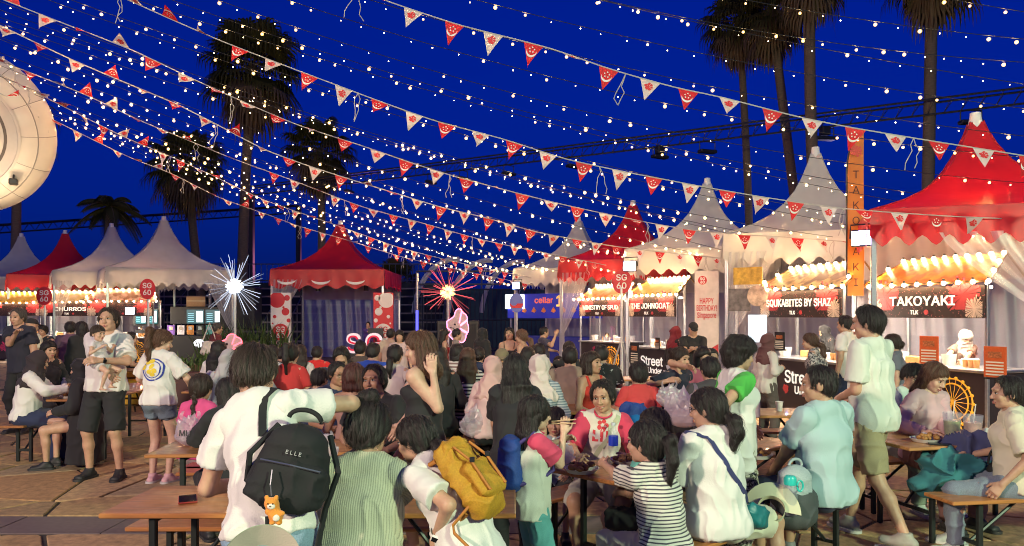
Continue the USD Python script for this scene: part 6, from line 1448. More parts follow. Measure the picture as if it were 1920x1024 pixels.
# ---- seated crowd seen from behind: (px, py, d, yaw, sex, hair, top, label, extra)
H = lambda c: ('none', c, 'hijab')
crowd = [
    (411, 640, 10.0, -10, 'f', ('long', BK, .22), ('tee', WT), 'woman with long black hair in a white top, left of the grey headscarf', {}),
    (428, 657, 9.0, -6, 'f', H((.42, .40, .42)), ('long', (.40, .40, .43)), 'woman in a pale grey headscarf, seen from behind', {}),
    (510, 648, 10.0, 6, 'm', ('short', BK), ('tee', printed((.5, .48, .5), (.2, .2, .25), 18)), 'man in a pale patterned tee left of the ponytail in red', {}),
    (528, 652, 11.2, 0, 'm', ('crop', BK), ('tee', BL), 'man in a black tee in front of the dotted white banner', {}),
    (546, 645, 8.8, -4, 'f', ('highpony', BK, .34), ('tee', (.48, .03, .03)), 'woman in a red tee with a high ponytail, from behind', {}),
    (563, 647, 10.4, 5, 'f', ('long', DB, .25), ('tee', (.55, .5, .5)), 'woman with long brown hair beside the ponytail in red', {}),
    (595, 650, 11.5, 0, 'm', ('short', BK), ('tee', (.60, .02, .02)), 'man in a bright red tee in front of the music stand', {}),
    (676, 640, 11.0, 0, 'm', ('short', BK), ('tee', (.07, .05, .045)), 'man in a dark brown tee before the giant letters', {'w': 1.1}),
    (700, 644, 9.8, -6, 'm', ('short', BK), ('tee', (.015, .07, .42)), 'man in a royal blue tee seen from behind', {'w': 1.1}),
    (741, 648, 9.0, -12, 'f', ('lowpony', BK, .22), ('tee', (.62, .52, .48)), 'woman in a cream tee with a hair claw clip', {}),
    (822, 650, 8.0, 10, 'f', ('long', BK, .4), ('long', BL), 'woman in black with long hair right of the black dress', {}),
    (858, 646, 10.2, -20, 'f', ('bob', BK), ('tee', striped((.6, .55, .52), (.2, .12, .12), 22)), 'person in a fine striped tee with a dark bob', {}),
    (877, 654, 8.6, -4, 'f', ('long', BR, .34), ('tee', striped((.58, .52, .48), (.035, .03, .04), 26, .55)), 'woman in a bold black striped tee with long brown hair', {}),
    (898, 652, 10.6, -8, 'f', ('bun', BK, .2), ('tee', NV), 'woman with a dark bun behind the bold stripes', {}),
    (924, 672, 7.7, -12, 'f', H((.60, .38, .34)), ('long', (.62, .42, .40)), 'woman in a pale pink headscarf, seen from behind', {}),
    (1012, 668, 7.4, -8, 'f', H((.66, .56, .50)), ('long', striped((.42, .45, .46), (.16, .2, .24), 40)), 'woman in a cream headscarf and grey striped top', {'w': 1.12}),
    (1069, 651, 8.6, -4, 'm', ('short', BK), ('tee', (.26, .19, .14)), 'broad man in a taupe tee seen from behind', {'w': 1.15}),
    (1067, 641, 10.6, 0, 'm', ('short', BK), ('tee', BL), 'man with black hair just beyond the taupe tee', {}),
    (1010, 645, 10.4, 10, 'f', ('bun', BK, .2), ('tee', BL), 'woman in black with a bun left of the plastic curtain', {}),
    (990, 652, 9.4, -30, 'f', ('long', BK, .3), ('tee', (.06, .05, .06)), 'woman with a bag strap left of the cream headscarf', {}),
    (1127, 648, 9.4, 0, 'm', ('short', BK), ('tee', printed(BL, (.5, .5, .5), 14, .62)), 'person in a black tee with a white back print', {}),
    (1048, 662, 11.0, -40, 'f', ('short', BK), ('tee', (.4, .2, .2)), 'child peeking left of the taupe tee', {'S': .85}),
    (1197, 680, 7.9, 4, 'm', ('short', BK), ('tee', (.55, .05, .05)), 'small boy in a red tee seen from behind', {'hs': 1.2}),
    (1331, 671, 7.2, 6, 'm', ('short', BK), ('tee', (.05, .045, .05)), 'man in a charcoal tee leaning at the middle table', {'w': 1.15, 'lean': (18, 0)}),
    (1318, 652, 8.8, 200, 'f', ('bob', BK), ('tee', (.55, .12, .18)), 'woman in a pink tee behind the charcoal tee', {}),
    (1334, 655, 9.2, 190, 'm', ('short', BK), ('tee', (.5, .4, .4)), 'man facing left behind the charcoal tee', {}),
    (600, 690, 7.6, -20, 'm', ('short', BK), ('tee', NV), 'man with black hair in navy left of the man with glasses', {'S': .9}),
    (480, 668, 8.4, 10, 'f', ('lowpony', BK, .2), ('tee', (.3, .3, .33)), 'woman hidden behind the leaning white tee', {}),
    (650, 668, 10, 0, 'f', ('bob', BK), ('tee', BL), 'woman with black bob before the music stand', {}),
]
for px, py, d, yaw, sex, hr, tw, lab, ex in crowd:
    person(lab, px, py, d, yaw, sex, det=1 if d < 8 else 0, lean=ex.pop('lean', (10, 0)), head=(ex.pop('hy', 0), 8, 0), hair=hr, topw=tw, bottom=('trousers', BL), shoes=BL, **ex)
# ---- standing people farther back
stand = [
    (733, 617, 13.5, -8, 'm', ('short', BK), ('tee', (.5, .4, .3)), ('trousers', BL), 'man from behind with a dark backpack near the red banner', {}),
    (749, 620, 13.0, -170, 'f', ('bob', BK), ('tee', (.55, .42, .42)), ('trousers', BL), 'woman beside the red banner in a pale top', {}),
    (834, 618, 14.0, -70, 'f', ('long', BK, .25), ('tank', (.45, .03, .05)), ('shorts', (.4, .35, .35)), 'woman in a red top below the pink lion sign', {}),
    (858, 617, 13.6, -80, 'm', ('short', BK), ('tee', (.25, .22, .2)), ('trousers', BL), 'man in a grey tee standing in profile below the pink lion sign', {}),
    (906, 616, 13.6, -50, 'f', H(BL), ('drape', BL), None, 'woman in a black headscarf and robe standing by the bar fence', {}),
    (955, 615, 12.0, 172, 'f', ('long', BK, .3), ('tank', BL), ('trousers', BL), 'woman in a black sleeveless top looking up, by the round blue sign', {'head': (0, -16, 6)}),
    (977, 619, 11.6, 70, 'f', ('lowpony', (.10, .05, .03), .2), ('tank', NV), ('shorts', (.3, .3, .35)), 'woman in a navy sleeveless top turned left', {}),
    (1021, 613, 14.2, -75, 'm', ('crop', BK), ('tee', (.05, .05, .085)), ('trousers', NV), 'man in a dark tee holding up a phone at the blue drinks stall', {'rw': P(1042, 628, 13.9), 'rpole': (.3, -.4, -1), 'lw': P(1040, 658, 14.0)}),
    (1267, 613, 13.4, -60, 'f', H((.22, .02, .03)), ('long', BL), ('trousers', BL), 'woman in a maroon headscarf beside THE JOHNGOAT counter', {}),
    (1300, 606, 12.8, 168, 'm', ('none', BL, 'cap'), ('tee', BL), ('trousers', BL), 'man in a black cap and black tee looking down at a phone', {'head': (8, 20, 0), 'rw': P(1298, 655, 12.5), 'lw': P(1305, 655, 12.5), 'w': 1.1}),
    (1440, 627, 9.8, -66, 'f', H((.12, .045, .045)), ('long', (.58, .54, .48)), ('trousers', (.1, .08, .07)), 'woman in a brown headscarf at the SQUKABITES counter', {'rw': P(1465, 690, 9.7)}),
    (1518, 626, 9.8, 60, 'f', ('lowpony', (.05, .025, .015), .34), ('tee', printed((.42, .40, .38), (.05, .05, .06), 34)), ('jeans', (.1, .15, .25)), 'woman in a grey floral tee leaning on the SQUKABITES counter', {'lean': (18, 0), 'w': 1.1}),
    (1584, 593, 10.6, 42, 'm', ('short', BK), ('polo', WT), ('trousers', NV), 'man in a white tee with hands behind him at the SQUKABITES stall', {}),
    (1672, 628, 9.0, 60, 'f', ('bun', DB, .2), ('tee', (.13, .14, .17)), ('trousers', BL), 'woman in a slate tee facing the TAKOYAKI counter', {'lean': (12, 0)}),
    (1811, 621, 11.6, 160, 'f', H((.46, .38, .34)), ('tee', (.16, .10, .075)), ('trousers', BL), 'vendor in a cream headscarf and brown tee cooking at the TAKOYAKI cart', {'head': (10, 26, 0), 'lean': (16, 0), 'lw': P(1795, 690, 11.2), 'rw': P(1762, 690, 11.2)}),
    (1545, 612, 13.8, 90, 'f', H(BL), ('long', BL), ('trousers', BL), 'vendor in black bending inside the SQUKABITES cart', {'lean': (26, 0)}),
    (1138, 624, 22.6, 170, 'm', ('short', BK), ('tee', (.03, .05, .15)), ('trousers', BL), 'vendor in a blue apron at the MINISTRY OF SPUD counter', {}),
    (1155, 634, 21.8, 180, 'f', H((.6, .56, .54)), ('long', (.55, .52, .52)), ('trousers', BL), 'vendor in a white headscarf at the MINISTRY OF SPUD counter', {}),
    (690, 604, 26.2, 178, 'm', ('short', BK), ('long', (.12, .06, .3)), ('trousers', BL), 'singer in a dark shirt behind the music stand', {'rw': P(690, 622, 25.8), 'rpole': (.4, .2, -1)}),
]
for px, py, d, yaw, sex, hr, tw, bt, lab, ex in stand:
    person(lab, px, py, d, yaw, sex, pose='stand', det=1 if d < 12.5 else 0, hair=hr, topw=tw, bottom=bt, shoes=BL, head=ex.pop('head', (0, 8, 0)), lean=ex.pop('lean', (4, 0)), **ex)
# ---------------------------------------------------------------- beer tables and benches
WOOD = [usdkit.material(stage, free('/World/Looks', 'varnished_wood'), {'t': ('texture_coordinate', {}), 'mp': ('mapping', {'scale': (1.2, 14, 14)}), 'n': ('noise_texture', {'scale': 2.2, 'detail': 6.0, 'distortion': .8}), 'r': ('rgb_ramp', {'ramp': [(.3, tuple(x * .6 for x in c)), (.55, c), (.75, tuple(x * 1.15 for x in c))]}), 'n2': ('noise_texture', {'scale': 5.0, 'detail': 4.0}), 'r2': ('rgb_ramp', {'ramp': [(.35, (.22, .22, .22)), (.7, (.5, .5, .5))]}), 'p': ('principled_bsdf', {'coat_weight': .15})},
        [('t.object', 'mp.vector'), ('mp.vector', 'n.vector'), ('n.fac', 'r.fac'), ('r.color', 'p.base_color'), ('t.object', 'n2.vector'), ('n2.fac', 'r2.fac'), ('r2.color', 'p.roughness')], surface='p.BSDF') for c in ((.43, .175, .05), (.34, .14, .045), (.46, .22, .08))]
LEGM = mat('dark_green_steel', (.022, .028, .026), .4, .4, var=.2)


def trestle(name, label, c, rz, L, W, h, wood=0, group=None):
    t = thing(name, label, 'table' if h > .6 else 'bench', (c[0], c[1], 0), rz, group=group)
    m = MB(); m.box((0, 0, h - .0135), (L, W, .027), bev=.006); put(t, 'tabletop' if h > .6 else 'seat', m.vf, WOOD[wood])
    for sx in (-1, 1):
        x = sx * (L / 2 - (.25 if L > 1.2 else .14)); m = MB()
        for sy in (-1, 1): m.box((x, sy * (W / 2 - .06), (h - .03) / 2), (.035, .035, h - .03), bev=.004)
        m.box((x, 0, h - .045), (.03, W - .1, .03)); m.box((x, 0, h * .3), (.025, W - .12, .025)); put(t, 'leg_frame', m.vf, LEGM)
        m = MB(); m.tube([(x, 0, h * .3), (x - sx * min(.38, L * .3), 0, h - .04)], .012, 6); put(t, 'brace', m.vf, LEGM)
    return t


TABLES = [('table with a lone phone on it, nearest at the lower left', (-1.03, 4.06), 0, 2.1, .62, 0), ('table behind the trainers woman holding the clear bag', (-1.85, 5.68), 4, 1.6, .6, 1), ('table of the seated woman in the navy skirt', (-5.22, 9.9), 92, 2.2, .62, 1),
          ('table of the smiling woman and the striped girl', (1.27, 5.38), 43, 2.2, .62, 0), ('table holding the two tall drink cups at the right', (3.72, 6.12), 12, 1.65, .7, 2), ('empty pale table left of the blue tee man', (2.62, 7.7), 2, 1.5, .6, 2),
          ('table behind the young man in black', (-1.9, 7.75), 0, 2.2, .6, 1), ('table right of the black dress', (-.15, 8.6), 0, 2.2, .6, 1), ('table before the bold striped tee', (-.5, 9.9), 0, 2.2, .6, 1), ('table of the boy in red', (1.75, 9.1), 4, 2.2, .6, 2),
          ('table beside the white tripod legs', (1.9, 11.8), 4, 2.0, .6, 2), ('table left of the ponytail in red', (-3.2, 10.0), 0, 2.2, .6, 1), ('table before the man in bright red', (-2.6, 12.4), 0, 2.2, .6, 1), ('table beside the cream headscarf', (.55, 7.95), 0, 1.6, .6, 1),
          ('table by the yellow crate', (-7.2, 13.6), 10, 1.8, .6, 1)]
for i, (lab, c, rz, L, W, wd) in enumerate(TABLES): trestle('beer_table', 'wooden beer ' + lab, c, rz, L, W, .75, wd, 'wooden beer tables')
BENCH = [('bench beyond the table with the lone phone', (-1.3, 4.66), 0, 2.1, .27, 0), ('bench under the bag table, child end', (-2.0, 6.25), 3, 1.5, .26, 0), ('bench of the seated woman in the navy skirt', (-5.84, 9.75), 92, 2.2, .27, 1), ('bench of the white tee woman and the blue tee man', (1.60, 4.79), 41, 2.2, .28, 0),
         ('bench of the smiling woman', (.80, 5.86), 43, 2.0, .27, 0), ('bench at the right edge under the cream tee', (3.98, 5.42), 8, 1.95, .30, 0), ('bench before the empty pale table', (2.55, 7.0), 2, 1.5, .27, 2), ('bench beyond the empty pale table', (2.7, 8.35), 2, 1.5, .27, 2), ('bench behind the tall drink cups', (3.7, 6.75), 12, 1.6, .27, 1),
         ('bench of the young man in black', (-1.7, 6.4), 0, 2.2, .27, 1), ('bench under the knit top woman', (-.45, 3.28), -4, 1.6, .27, 0), ('bench before the table right of the black dress', (-.15, 7.85), 0, 2.2, .27, 1), ('bench of the boy in red', (1.6, 8.2), 3, 1.9, .27, 1), ('bench of the bold striped tee', (-.4, 9.15), 0, 2.2, .27, 1),
         ('bench of the royal blue tee', (-2.0, 10.6), 0, 2.2, .27, 1), ('bench of the ponytail in red', (-2.9, 9.2), 0, 2.0, .27, 1)]
for lab, c, rz, L, W, wd in BENCH: trestle('beer_bench', 'long wooden ' + lab, c, rz, L, W, .46, wd, 'wooden benches')


# ---------------------------------------------------------------- bags
def bagmesh(c, size, rz=0, tilt=0, seed=0, fold=.014, h=.011, taper=.85):
    R = rot((0, 0, 1), rz) @ rot((0, 1, 0), tilt); c = np.asarray(c, float); w, d, hh = np.asarray(size) / 2
    pr = [ec(c + R @ [0, 0, -hh * .55], c + R @ [0, 0, hh * .5], R[:, 0], (w, d), (w * taper, d * .8), .03, .9)]
    return blob(pr, h, (), fold, (11, 11, 9), seed), R


PLASTIC = sheer((.72, .64, .66), .45, name='carrier_bag_film')


def carrier(label, c, s, seed, print_=None):
    t = thing('plastic_bag', label, 'plastic bag', c, seed * 23 % 40 - 20)
    rr = rnd(seed); v, f = BALL[3]; v = v * np.array([.5, .34, .5]) * s
    v[:, 2] = np.where(v[:, 2] < 0, v[:, 2] * .8, v[:, 2] * (1 - .25 * np.abs(v[:, 0] / s))) + .4 * s
    q = np.abs(2 * meshkit.noise(v * 9 / s * .5 + seed, seed) - 1); q2 = np.abs(2 * meshkit.noise(v * 22 / s * .5, seed + 3) - 1)
    v = v * (1 + (.30 * (q - .5) + .15 * (q2 - .5))[:, None]); v[:, 2] = np.maximum(v[:, 2], .004)
    put(t, 'body', (v, f), PLASTIC)
    m = MB()
    for sx in (-1, 1):
        a = np.linspace(0, 1, 10); hx = sx * .22 * s
        V = np.stack([np.stack([hx + sx * .05 * s * np.sin(a * 3) + (w - .5) * .13 * s * (1 - .6 * a), (w - .5) * .05 * s + .02 * s * np.sin(a * 9), .72 * s + a * .26 * s], -1) for w in np.linspace(0, 1, 5)]); m.grid(V)
    put(t, 'handles', m.vf, PLASTIC)
    m = MB(); m.box((0, 0, .22 * s), (.5 * s, .34 * s, .36 * s), 10, .03); put(t, 'contents', m.vf, mat('takeaway_box', (.5, .42, .42), .6, scale=9, var=.4))
    if print_: put(t, 'lettering', text(print_, .16 * s, frame((.08 * s, -.40 * s, .42 * s), (1, 0, 0), (0, .1, 1)), .003), BLACKP)
    return t


carrier('clear crumpled carrier bag printed MU, on the small table at the left', P(357, 836, 5.7), .27, 4, 'MU')
carrier('pinkish crumpled carrier bag hanging full on the table behind the yellow backpack', P(893, 822, 7.6), .38, 5)
carrier('knotted white carrier bag on the table beside the boy in red', P(1273, 722, 9.0), .34, 6)
carrier('white printed bag full of food left of the white tee woman', P(1282, 802, 5.6), .34, 7)
carrier('crumpled pale bag on the table behind the leaning woman', P(605, 870, 4.2), .19, 8)
carrier('white crumpled bag standing by the girl eating with chopsticks', P(1052, 872, 4.85), .19, 9)
carrier('pale bag of takeaway at the far end of the long table', P(1255, 765, 6.9), .26, 10)
# black backpack of the leaning woman
def pack(name, label, cat_, c, size, M_, rz, tilt, pocket=True, front=None, seed=1, loop=True):
    t = thing(name, label, cat_, c)
    (v, f), R = bagmesh((0, 0, 0), size, rz, tilt, seed, .004, .009, .72); put(t, 'body', (v, f), M_, smooth=True)
    w, d, h = size
    if pocket:
        pv, pf = blob([ec(R @ [0, -d * .30, -h * .36], R @ [0, -d * .30, -h * .06], R[:, 0], (w * .47, d * .32), (w * .42, d * .28), .02, .9)], .009, (), .006, (11, 11, 11), seed + 3); put(t, 'front_pocket', (pv, pf), M_, smooth=True)
        m = MB(); m.tube([R @ [-w * .36, -d * .52, h * .02], R @ [0, -d * .60, h * .035], R @ [w * .36, -d * .52, h * .02]], .004, 5); put(t, 'zip', m.vf, mat('zip_metal', (.35, .35, .36), .3, .9, var=0))
    if loop:
        a = np.linspace(0, np.pi, 12); m = MB(); m.tube([R @ [.06 * math.cos(q) * w / .3, 0, h * .49 + .04 * math.sin(q)] for q in a], .010, 6); put(t, 'carry_loop', m.vf, M_, smooth=True)
    return t, R


NYLON = mat('black_nylon', (.010, .011, .012), .85, bump=.15, scale=200, var=.2)
bpc = P(552, 868, 2.86)
bp, R = pack('backpack', 'black nylon backpack hung over the back of the leaning woman', 'backpack', bpc, (.31, .17, .34), NYLON, 6, 14, seed=11)
put(bp, 'lettering', text('E L L E', .014, frame(R @ [.0, -.088, .055], R[:, 0], R[:, 2]), .002, False), mat('silver_print', (.5, .5, .5), .4, var=0))
m = MB()
for sx in (-1, 1): m.tube([R @ [sx * .1, .06, .12], R @ [sx * .17, .0, .0], R @ [sx * .155, .03, -.15], R @ [sx * .16, .02, -.30]], .012, 6)
put(bp, 'shoulder_strap', m.vf, NYLON)
# plush keyring and cap clipped to it
kc = bpc + R @ [-.02, -.14, -.15]; t = thing('plush_keyring', 'small orange and white plush animal keyring on the black backpack', 'keyring', kc)
OR = mat('orange_plush', (.72, .26, .03), .9, bump=.5, scale=90, var=.15, sheen=.3); WPl = mat('white_plush', (.72, .66, .56), .9, bump=.4, scale=90, var=.05)
put(t, 'body', blob([el((0, 0, .022), (.027, .022, .023)), el((.016, 0, -.024), (.027, .022, .025)), el((-.018, -.0, .044), (.008, .006, .010), k=.006), el((.018, 0, .044), (.008, .006, .010), k=.006), el((-.012, -.008, -.006), (.010, .009, .012), k=.006), el((.04, -.008, -.012), (.012, .009, .010), k=.006), el((.004, -.006, -.046), (.011, .012, .009), k=.006), el((.03, -.006, -.046), (.011, .012, .009), k=.006)], .004), OR, smooth=True)
m = MB(); m.ball((.004, -.018, .016), .015, 2, (1, .5, .75)); m.ball((.022, -.018, -.026), .013, 2, (1, .5, 1)); put(t, 'white_patches', m.vf, WPl, smooth=True)
m = MB(); m.ball((-.006, -.0225, .026), .003, 1); m.ball((.012, -.0225, .026), .003, 1); m.ball((.003, -.027, .018), .003, 1); put(t, 'eyes_and_nose', m.vf, EYE)
m = MB(); m.tube([(0, 0, .05), (-.004, 0, .09), (-.004, .02, .14)], .003, 5); put(t, 'chain', m.vf, STEEL()); m = MB(); m.box((-.012, -.0, -.075), (.022, .004, .10)); put(t, 'tag_strap', m.vf, NYLON); put(t, 'lettering', text('ELLE', .013, frame((-.012, -.003, -.085), (0, 0, 1), (-1, 0, 0)), .001), WPl)


def sunvisor(name, label, c, rz, tilt, s, col, inner):
    t = thing(name, label, 'hat', c); R = rot((0, 0, 1), rz) @ rot((1, 0, 0), tilt)
    a = np.linspace(-math.pi * .5, math.pi * .5, 24); V = np.stack([np.stack([(.085 + q * .10) * s / .1 * np.sin(a) * .62, -(.085 + q * .12) * s / .1 * np.cos(a) * .62, -.012 * q - .02 * np.sin(a) ** 2 * q + 0 * a], -1) for q in np.linspace(0, 1, 6)]) @ R.T
    m = MB(); m.grid(V); put(t, 'brim', m.vf, col, smooth=True); m = MB(); m.grid((V - R[:, 2] * .004)[:, ::-1]); put(t, 'brim_lining', m.vf, inner, smooth=True)
    a = np.linspace(0, 2 * np.pi, 40); V = np.stack([np.stack([.085 * s / .1 * .62 * np.cos(a), .085 * s / .1 * .62 * np.sin(a), z + 0 * a], -1) for z in (-.004, .02, .045)]) @ R.T; m = MB(); m.grid(V); m.grid(V[:, ::-1] * .985); put(t, 'band', m.vf, col, smooth=True)
    return t


sunvisor('sun_visor', 'pale green sun visor with a pink lining hanging below the black backpack', P(486, 1050, 2.6), 25, -70, .12, cloth((.62, .68, .48)), cloth((.62, .50, .42)))
sunvisor('sun_visor', 'cream sun visor lying on the bench beside the mint rucksack', P(1446, 958, 4.55), 160, -55, .15, cloth((.58, .56, .38)), cloth((.60, .40, .28)))
# mustard backpack
MUST = mat('mustard_canvas', (.42, .22, .012), .75, bump=.3, scale=90, var=.18)
yc = A3['world'](A3['P2'] + A3['Rc'] @ np.array([.0, -.19, -.04]))
RY = A3['Rw'] @ A3['Rc']
t = thing('backpack', 'mustard yellow canvas backpack on the back of the bending girl', 'backpack', yc, sc=.70)
put(t, 'body', blob([ec(RY @ [0, .02, -.20], RY @ [0, 0, .15], RY[:, 0], (.135, .095), (.125, .085), .04, .9)], .009, (), .010, (11, 11, 11), 3), MUST, smooth=True)
put(t, 'lid', blob([ec(RY @ [0, .02, .12], RY @ [0, -.05, .17], RY[:, 0], (.13, .06), (.10, .05), .03, .9)], .009, (), .007, (11, 11, 11), 4), MUST, smooth=True)
put(t, 'front_pocket', blob([ec(RY @ [0, -.085, -.18], RY @ [0, -.09, -.02], RY[:, 0], (.105, .045), (.10, .04), .03, .9)], .009, (), .007, (11, 11, 11), 5), MUST, smooth=True)
m = MB()
for sx in (-1, 1):
    m.tube([RY @ [sx * .07, -.10, .14], RY @ [sx * .07, -.145, .0], RY @ [sx * .07, -.13, -.20]], .009, 5); m.tube([RY @ [sx * .09, .06, .17], RY @ [sx * .10, .20, .21], RY @ [sx * .10, .33, .12], RY @ [sx * .10, .34, -.05], RY @ [sx * .13, .25, -.18], RY @ [sx * .13, .08, -.2]], .016, 6)
m.tube([RY @ [-.12, .0, -.18], RY @ [-.19, .16, -.2], RY @ [-.20, .18, -.24], RY @ [-.22, .12, -.42]], .010, 5); put(t, 'straps', m.vf, mat('tan_strap', (.40, .16, .025), .7, var=.1), smooth=True)
m = MB()
for sx in (-1, 1): m.box(RY @ [sx * .07, -.155, .0], (.03, .02, .03), 0, .004)
put(t, 'buckles', m.vf, BLACKP, kind='stuff')
# smart watches
for (inf, arm, lab, col) in ((A3, 'L', 'white smart watch on the bending girl', WT), (A15, 'L', 'black sports watch on the man with the baby', BL)):
    Sh, E, Wr, sx, _ = inf['arms'][arm]; d_ = nrm(Wr - E); p = inf['world'](Wr - d_ * .02); D = inf['Rw'] @ d_; t = thing('wrist_watch', lab, 'watch', p)
    sd_ = np.cross(D, [0, 1, 0]); sd_ = nrm(sd_); nn = np.cross(D, sd_); a = np.linspace(0, 2 * np.pi, 24); m = MB()
    m.grid(np.stack([np.stack([(sd_[k] * np.cos(a) * .031 + nn[k] * np.sin(a) * .029 + D[k] * q) for k in range(3)], -1) for q in (-.011, .011)])); put(t, 'strap', m.vf, cloth(col)); m = MB(); m.box((0, 0, 0), (.036, .036, .012), bev=.004)
    fn = np.array([0, -1.0, 0]); fn = nrm(fn - D * (fn @ D)); put(t, 'case', m.xf(frame(fn * .031, D, np.cross(fn, D))), cloth(col)); m = MB(); m.box((0, 0, .0065), (.027, .027, .002)); put(t, 'screen', m.xf(frame(fn * .031, D, np.cross(fn, D))), mat('black_glass', (.01, .01, .012), .08, var=0))
# girl's blue backpack
RG = A5['Rw'] @ A5['Rc']; gc = A5['world'](A5['P2'] + A5['Rc'] @ np.array([0, -.19, -.05])); NB = mat('navy_canvas', (.012, .05, .24), .7, bump=.3, scale=110, var=.15)
t = thing('backpack', 'small blue backpack on the girl in profile', 'backpack', gc)
put(t, 'body', blob([ec(RG @ [0, .01, -.11], RG @ [0, .0, .09], RG[:, 0], (.105, .062), (.095, .055), .03, .95)], .008, (), .007, (11, 11, 11), 6), NB, smooth=True)
m = MB()
for sx in (-1, 1): m.tube([RG @ [sx * .06, .03, .11], RG @ [sx * .085, .11, .18], RG @ [sx * .09, .235, .10], RG @ [sx * .095, .24, -.03], RG @ [sx * .11, .15, -.09], RG @ [sx * .09, .03, -.12]], .013, 6)
put(t, 'straps', m.vf, mat('purple_strap', (.05, .03, .16), .7, var=.1), smooth=True)
# chopsticks in her hand
hw = A5['world'](A5['arms']['R'][2]); t = thing('chopsticks', 'pair of pale chopsticks in the hand of the girl in profile', 'chopsticks', hw)
m = MB(); tip = A5['world'](A5['Hd'](0, .125, -.06)) - hw; m.tube([tip, np.array([.07, -.02, .06])], .004, 5); put(t, 'stick', m.vf, mat('pale_wood', (.55, .38, .22), .6, var=.1)); m = MB(); m.tube([tip + [0, 0, .012], np.array([.07, -.03, .085])], .004, 5); put(t, 'stick', m.vf, mat('pale_wood', (.55, .38, .22), .6, var=.1))


def raglan_print(i, s1, h):
    o = i['P2'] + np.array([0, .35, -.01]); x, y = -i['Rc'][:, 0], i['Rc'][:, 2]
    return o, x, y


o, x, y = raglan_print(A6, 'U', .1)
fl_ = sops.unary_union([Point(.028 * math.cos(a), .055 + .028 * math.sin(a)).buffer(.016, 8) for a in np.linspace(0, 6.28, 6)[:-1]]).difference(Point(0, .055).buffer(.012))
ltr = sops.unary_union([sbox(-.07, -.05, -.05, .02), sbox(-.07, -.05, -.025, -.033), sbox(-.012, -.05, .008, .02), sbox(.03, -.05, .05, .02), sbox(.055, -.02, .085, -.0)])
put(A6['top'], 'red_print', onto(A6, o, x, y, fl_.union(ltr)), cloth((.6, .05, .06)), smooth=True)
# strap across the raglan top and across the loose white tee, teal pouch
def strapped(inf, pts, wd, M_):
    """a strap laid on the shirt: local points are pulled in to the surface"""
    F, lo, A = field(inf['prims'], .012); from scipy.ndimage import map_coordinates
    pl = [np.asarray(p, float) for p in pts]; out = []
    for a, b in zip(pl[:-1], pl[1:]):
        for s in np.linspace(0, 1, 10, endpoint=False): out.append(a + (b - a) * s)
    out.append(pl[-1]); res = []; axis_ = inf['P2']
    for p in out:
        ctr = inf['P1'] + (inf['P3'] - inf['P1']) * np.clip(((p - inf['P1']) @ (inf['P3'] - inf['P1'])) / ((inf['P3'] - inf['P1']) @ (inf['P3'] - inf['P1'])), 0, 1); dr = p - ctr; dr /= np.linalg.norm(dr)
        s = .45
        while s > .02:
            q = ctr + dr * s; v_ = map_coordinates(F, ((q - lo) / .012)[:, None], order=1, mode='constant', cval=.5)[0]
            if v_ < .004: break
            s -= .004
        res.append(ctr + dr * (s + .008))
    res = snap(inf, np.array(res), .004); tg = np.gradient(res, axis=0); n_ = res - inf['P2']; w_ = np.cross(tg, n_); w_ /= np.linalg.norm(w_, axis=1, keepdims=True)
    m = MB(); m.grid(np.stack([res - w_ * wd / 2, res + w_ * wd / 2])); m.grid(np.stack([res + w_ * wd / 2, res - w_ * wd / 2]) * 1.0 - (n_ / np.linalg.norm(n_, axis=1, keepdims=True)) * .002)
    return m.vf, res


vf, rs = strapped(A8, [A8['P3'] + A8['Rc'] @ np.array(p) for p in ((-.08, .08, .02), (-.085, -.09, .03), (.0, -.2, -.16), (.12, -.16, -.30), (.2, -.02, -.42))], .028, None)
t = thing('waist_bag', 'teal pouch on a navy strap across the loose white tee', 'bag', A8['B'], float(np.degrees(math.atan2(A8['Rw'][1, 0], A8['Rw'][0, 0]))), sc=A8['S'])
put(t, 'strap', vf, cloth((.03, .035, .12)), smooth=True)
(v, f), R_ = bagmesh(rs[-1] + np.array([.04, -.03, -.05]), (.20, .07, .13), 10, 25, 5, .006, .009); put(t, 'pouch', (v, f), mat('teal_leather', (.01, .14, .15), .45, var=.15), smooth=True)
m = MB(); m.tube([rs[-1] + np.array([-.03, -.045, .02]), rs[-1] + np.array([.10, -.045, -.04])], .004, 5); put(t, 'zip', m.vf, STEEL())
vf, rs = strapped(A6, [A6['P3'] + A6['Rc'] @ np.array(p) for p in ((-.08, .03, .04), (-.06, .16, -.08), (.05, .2, -.24))], .036, None)
t = thing('shoulder_bag', 'pale bag strap crossing the top of the smiling woman', 'bag', A6['B'], 172, sc=A6['S']); put(t, 'strap', vf, cloth((.42, .45, .30)), smooth=True)
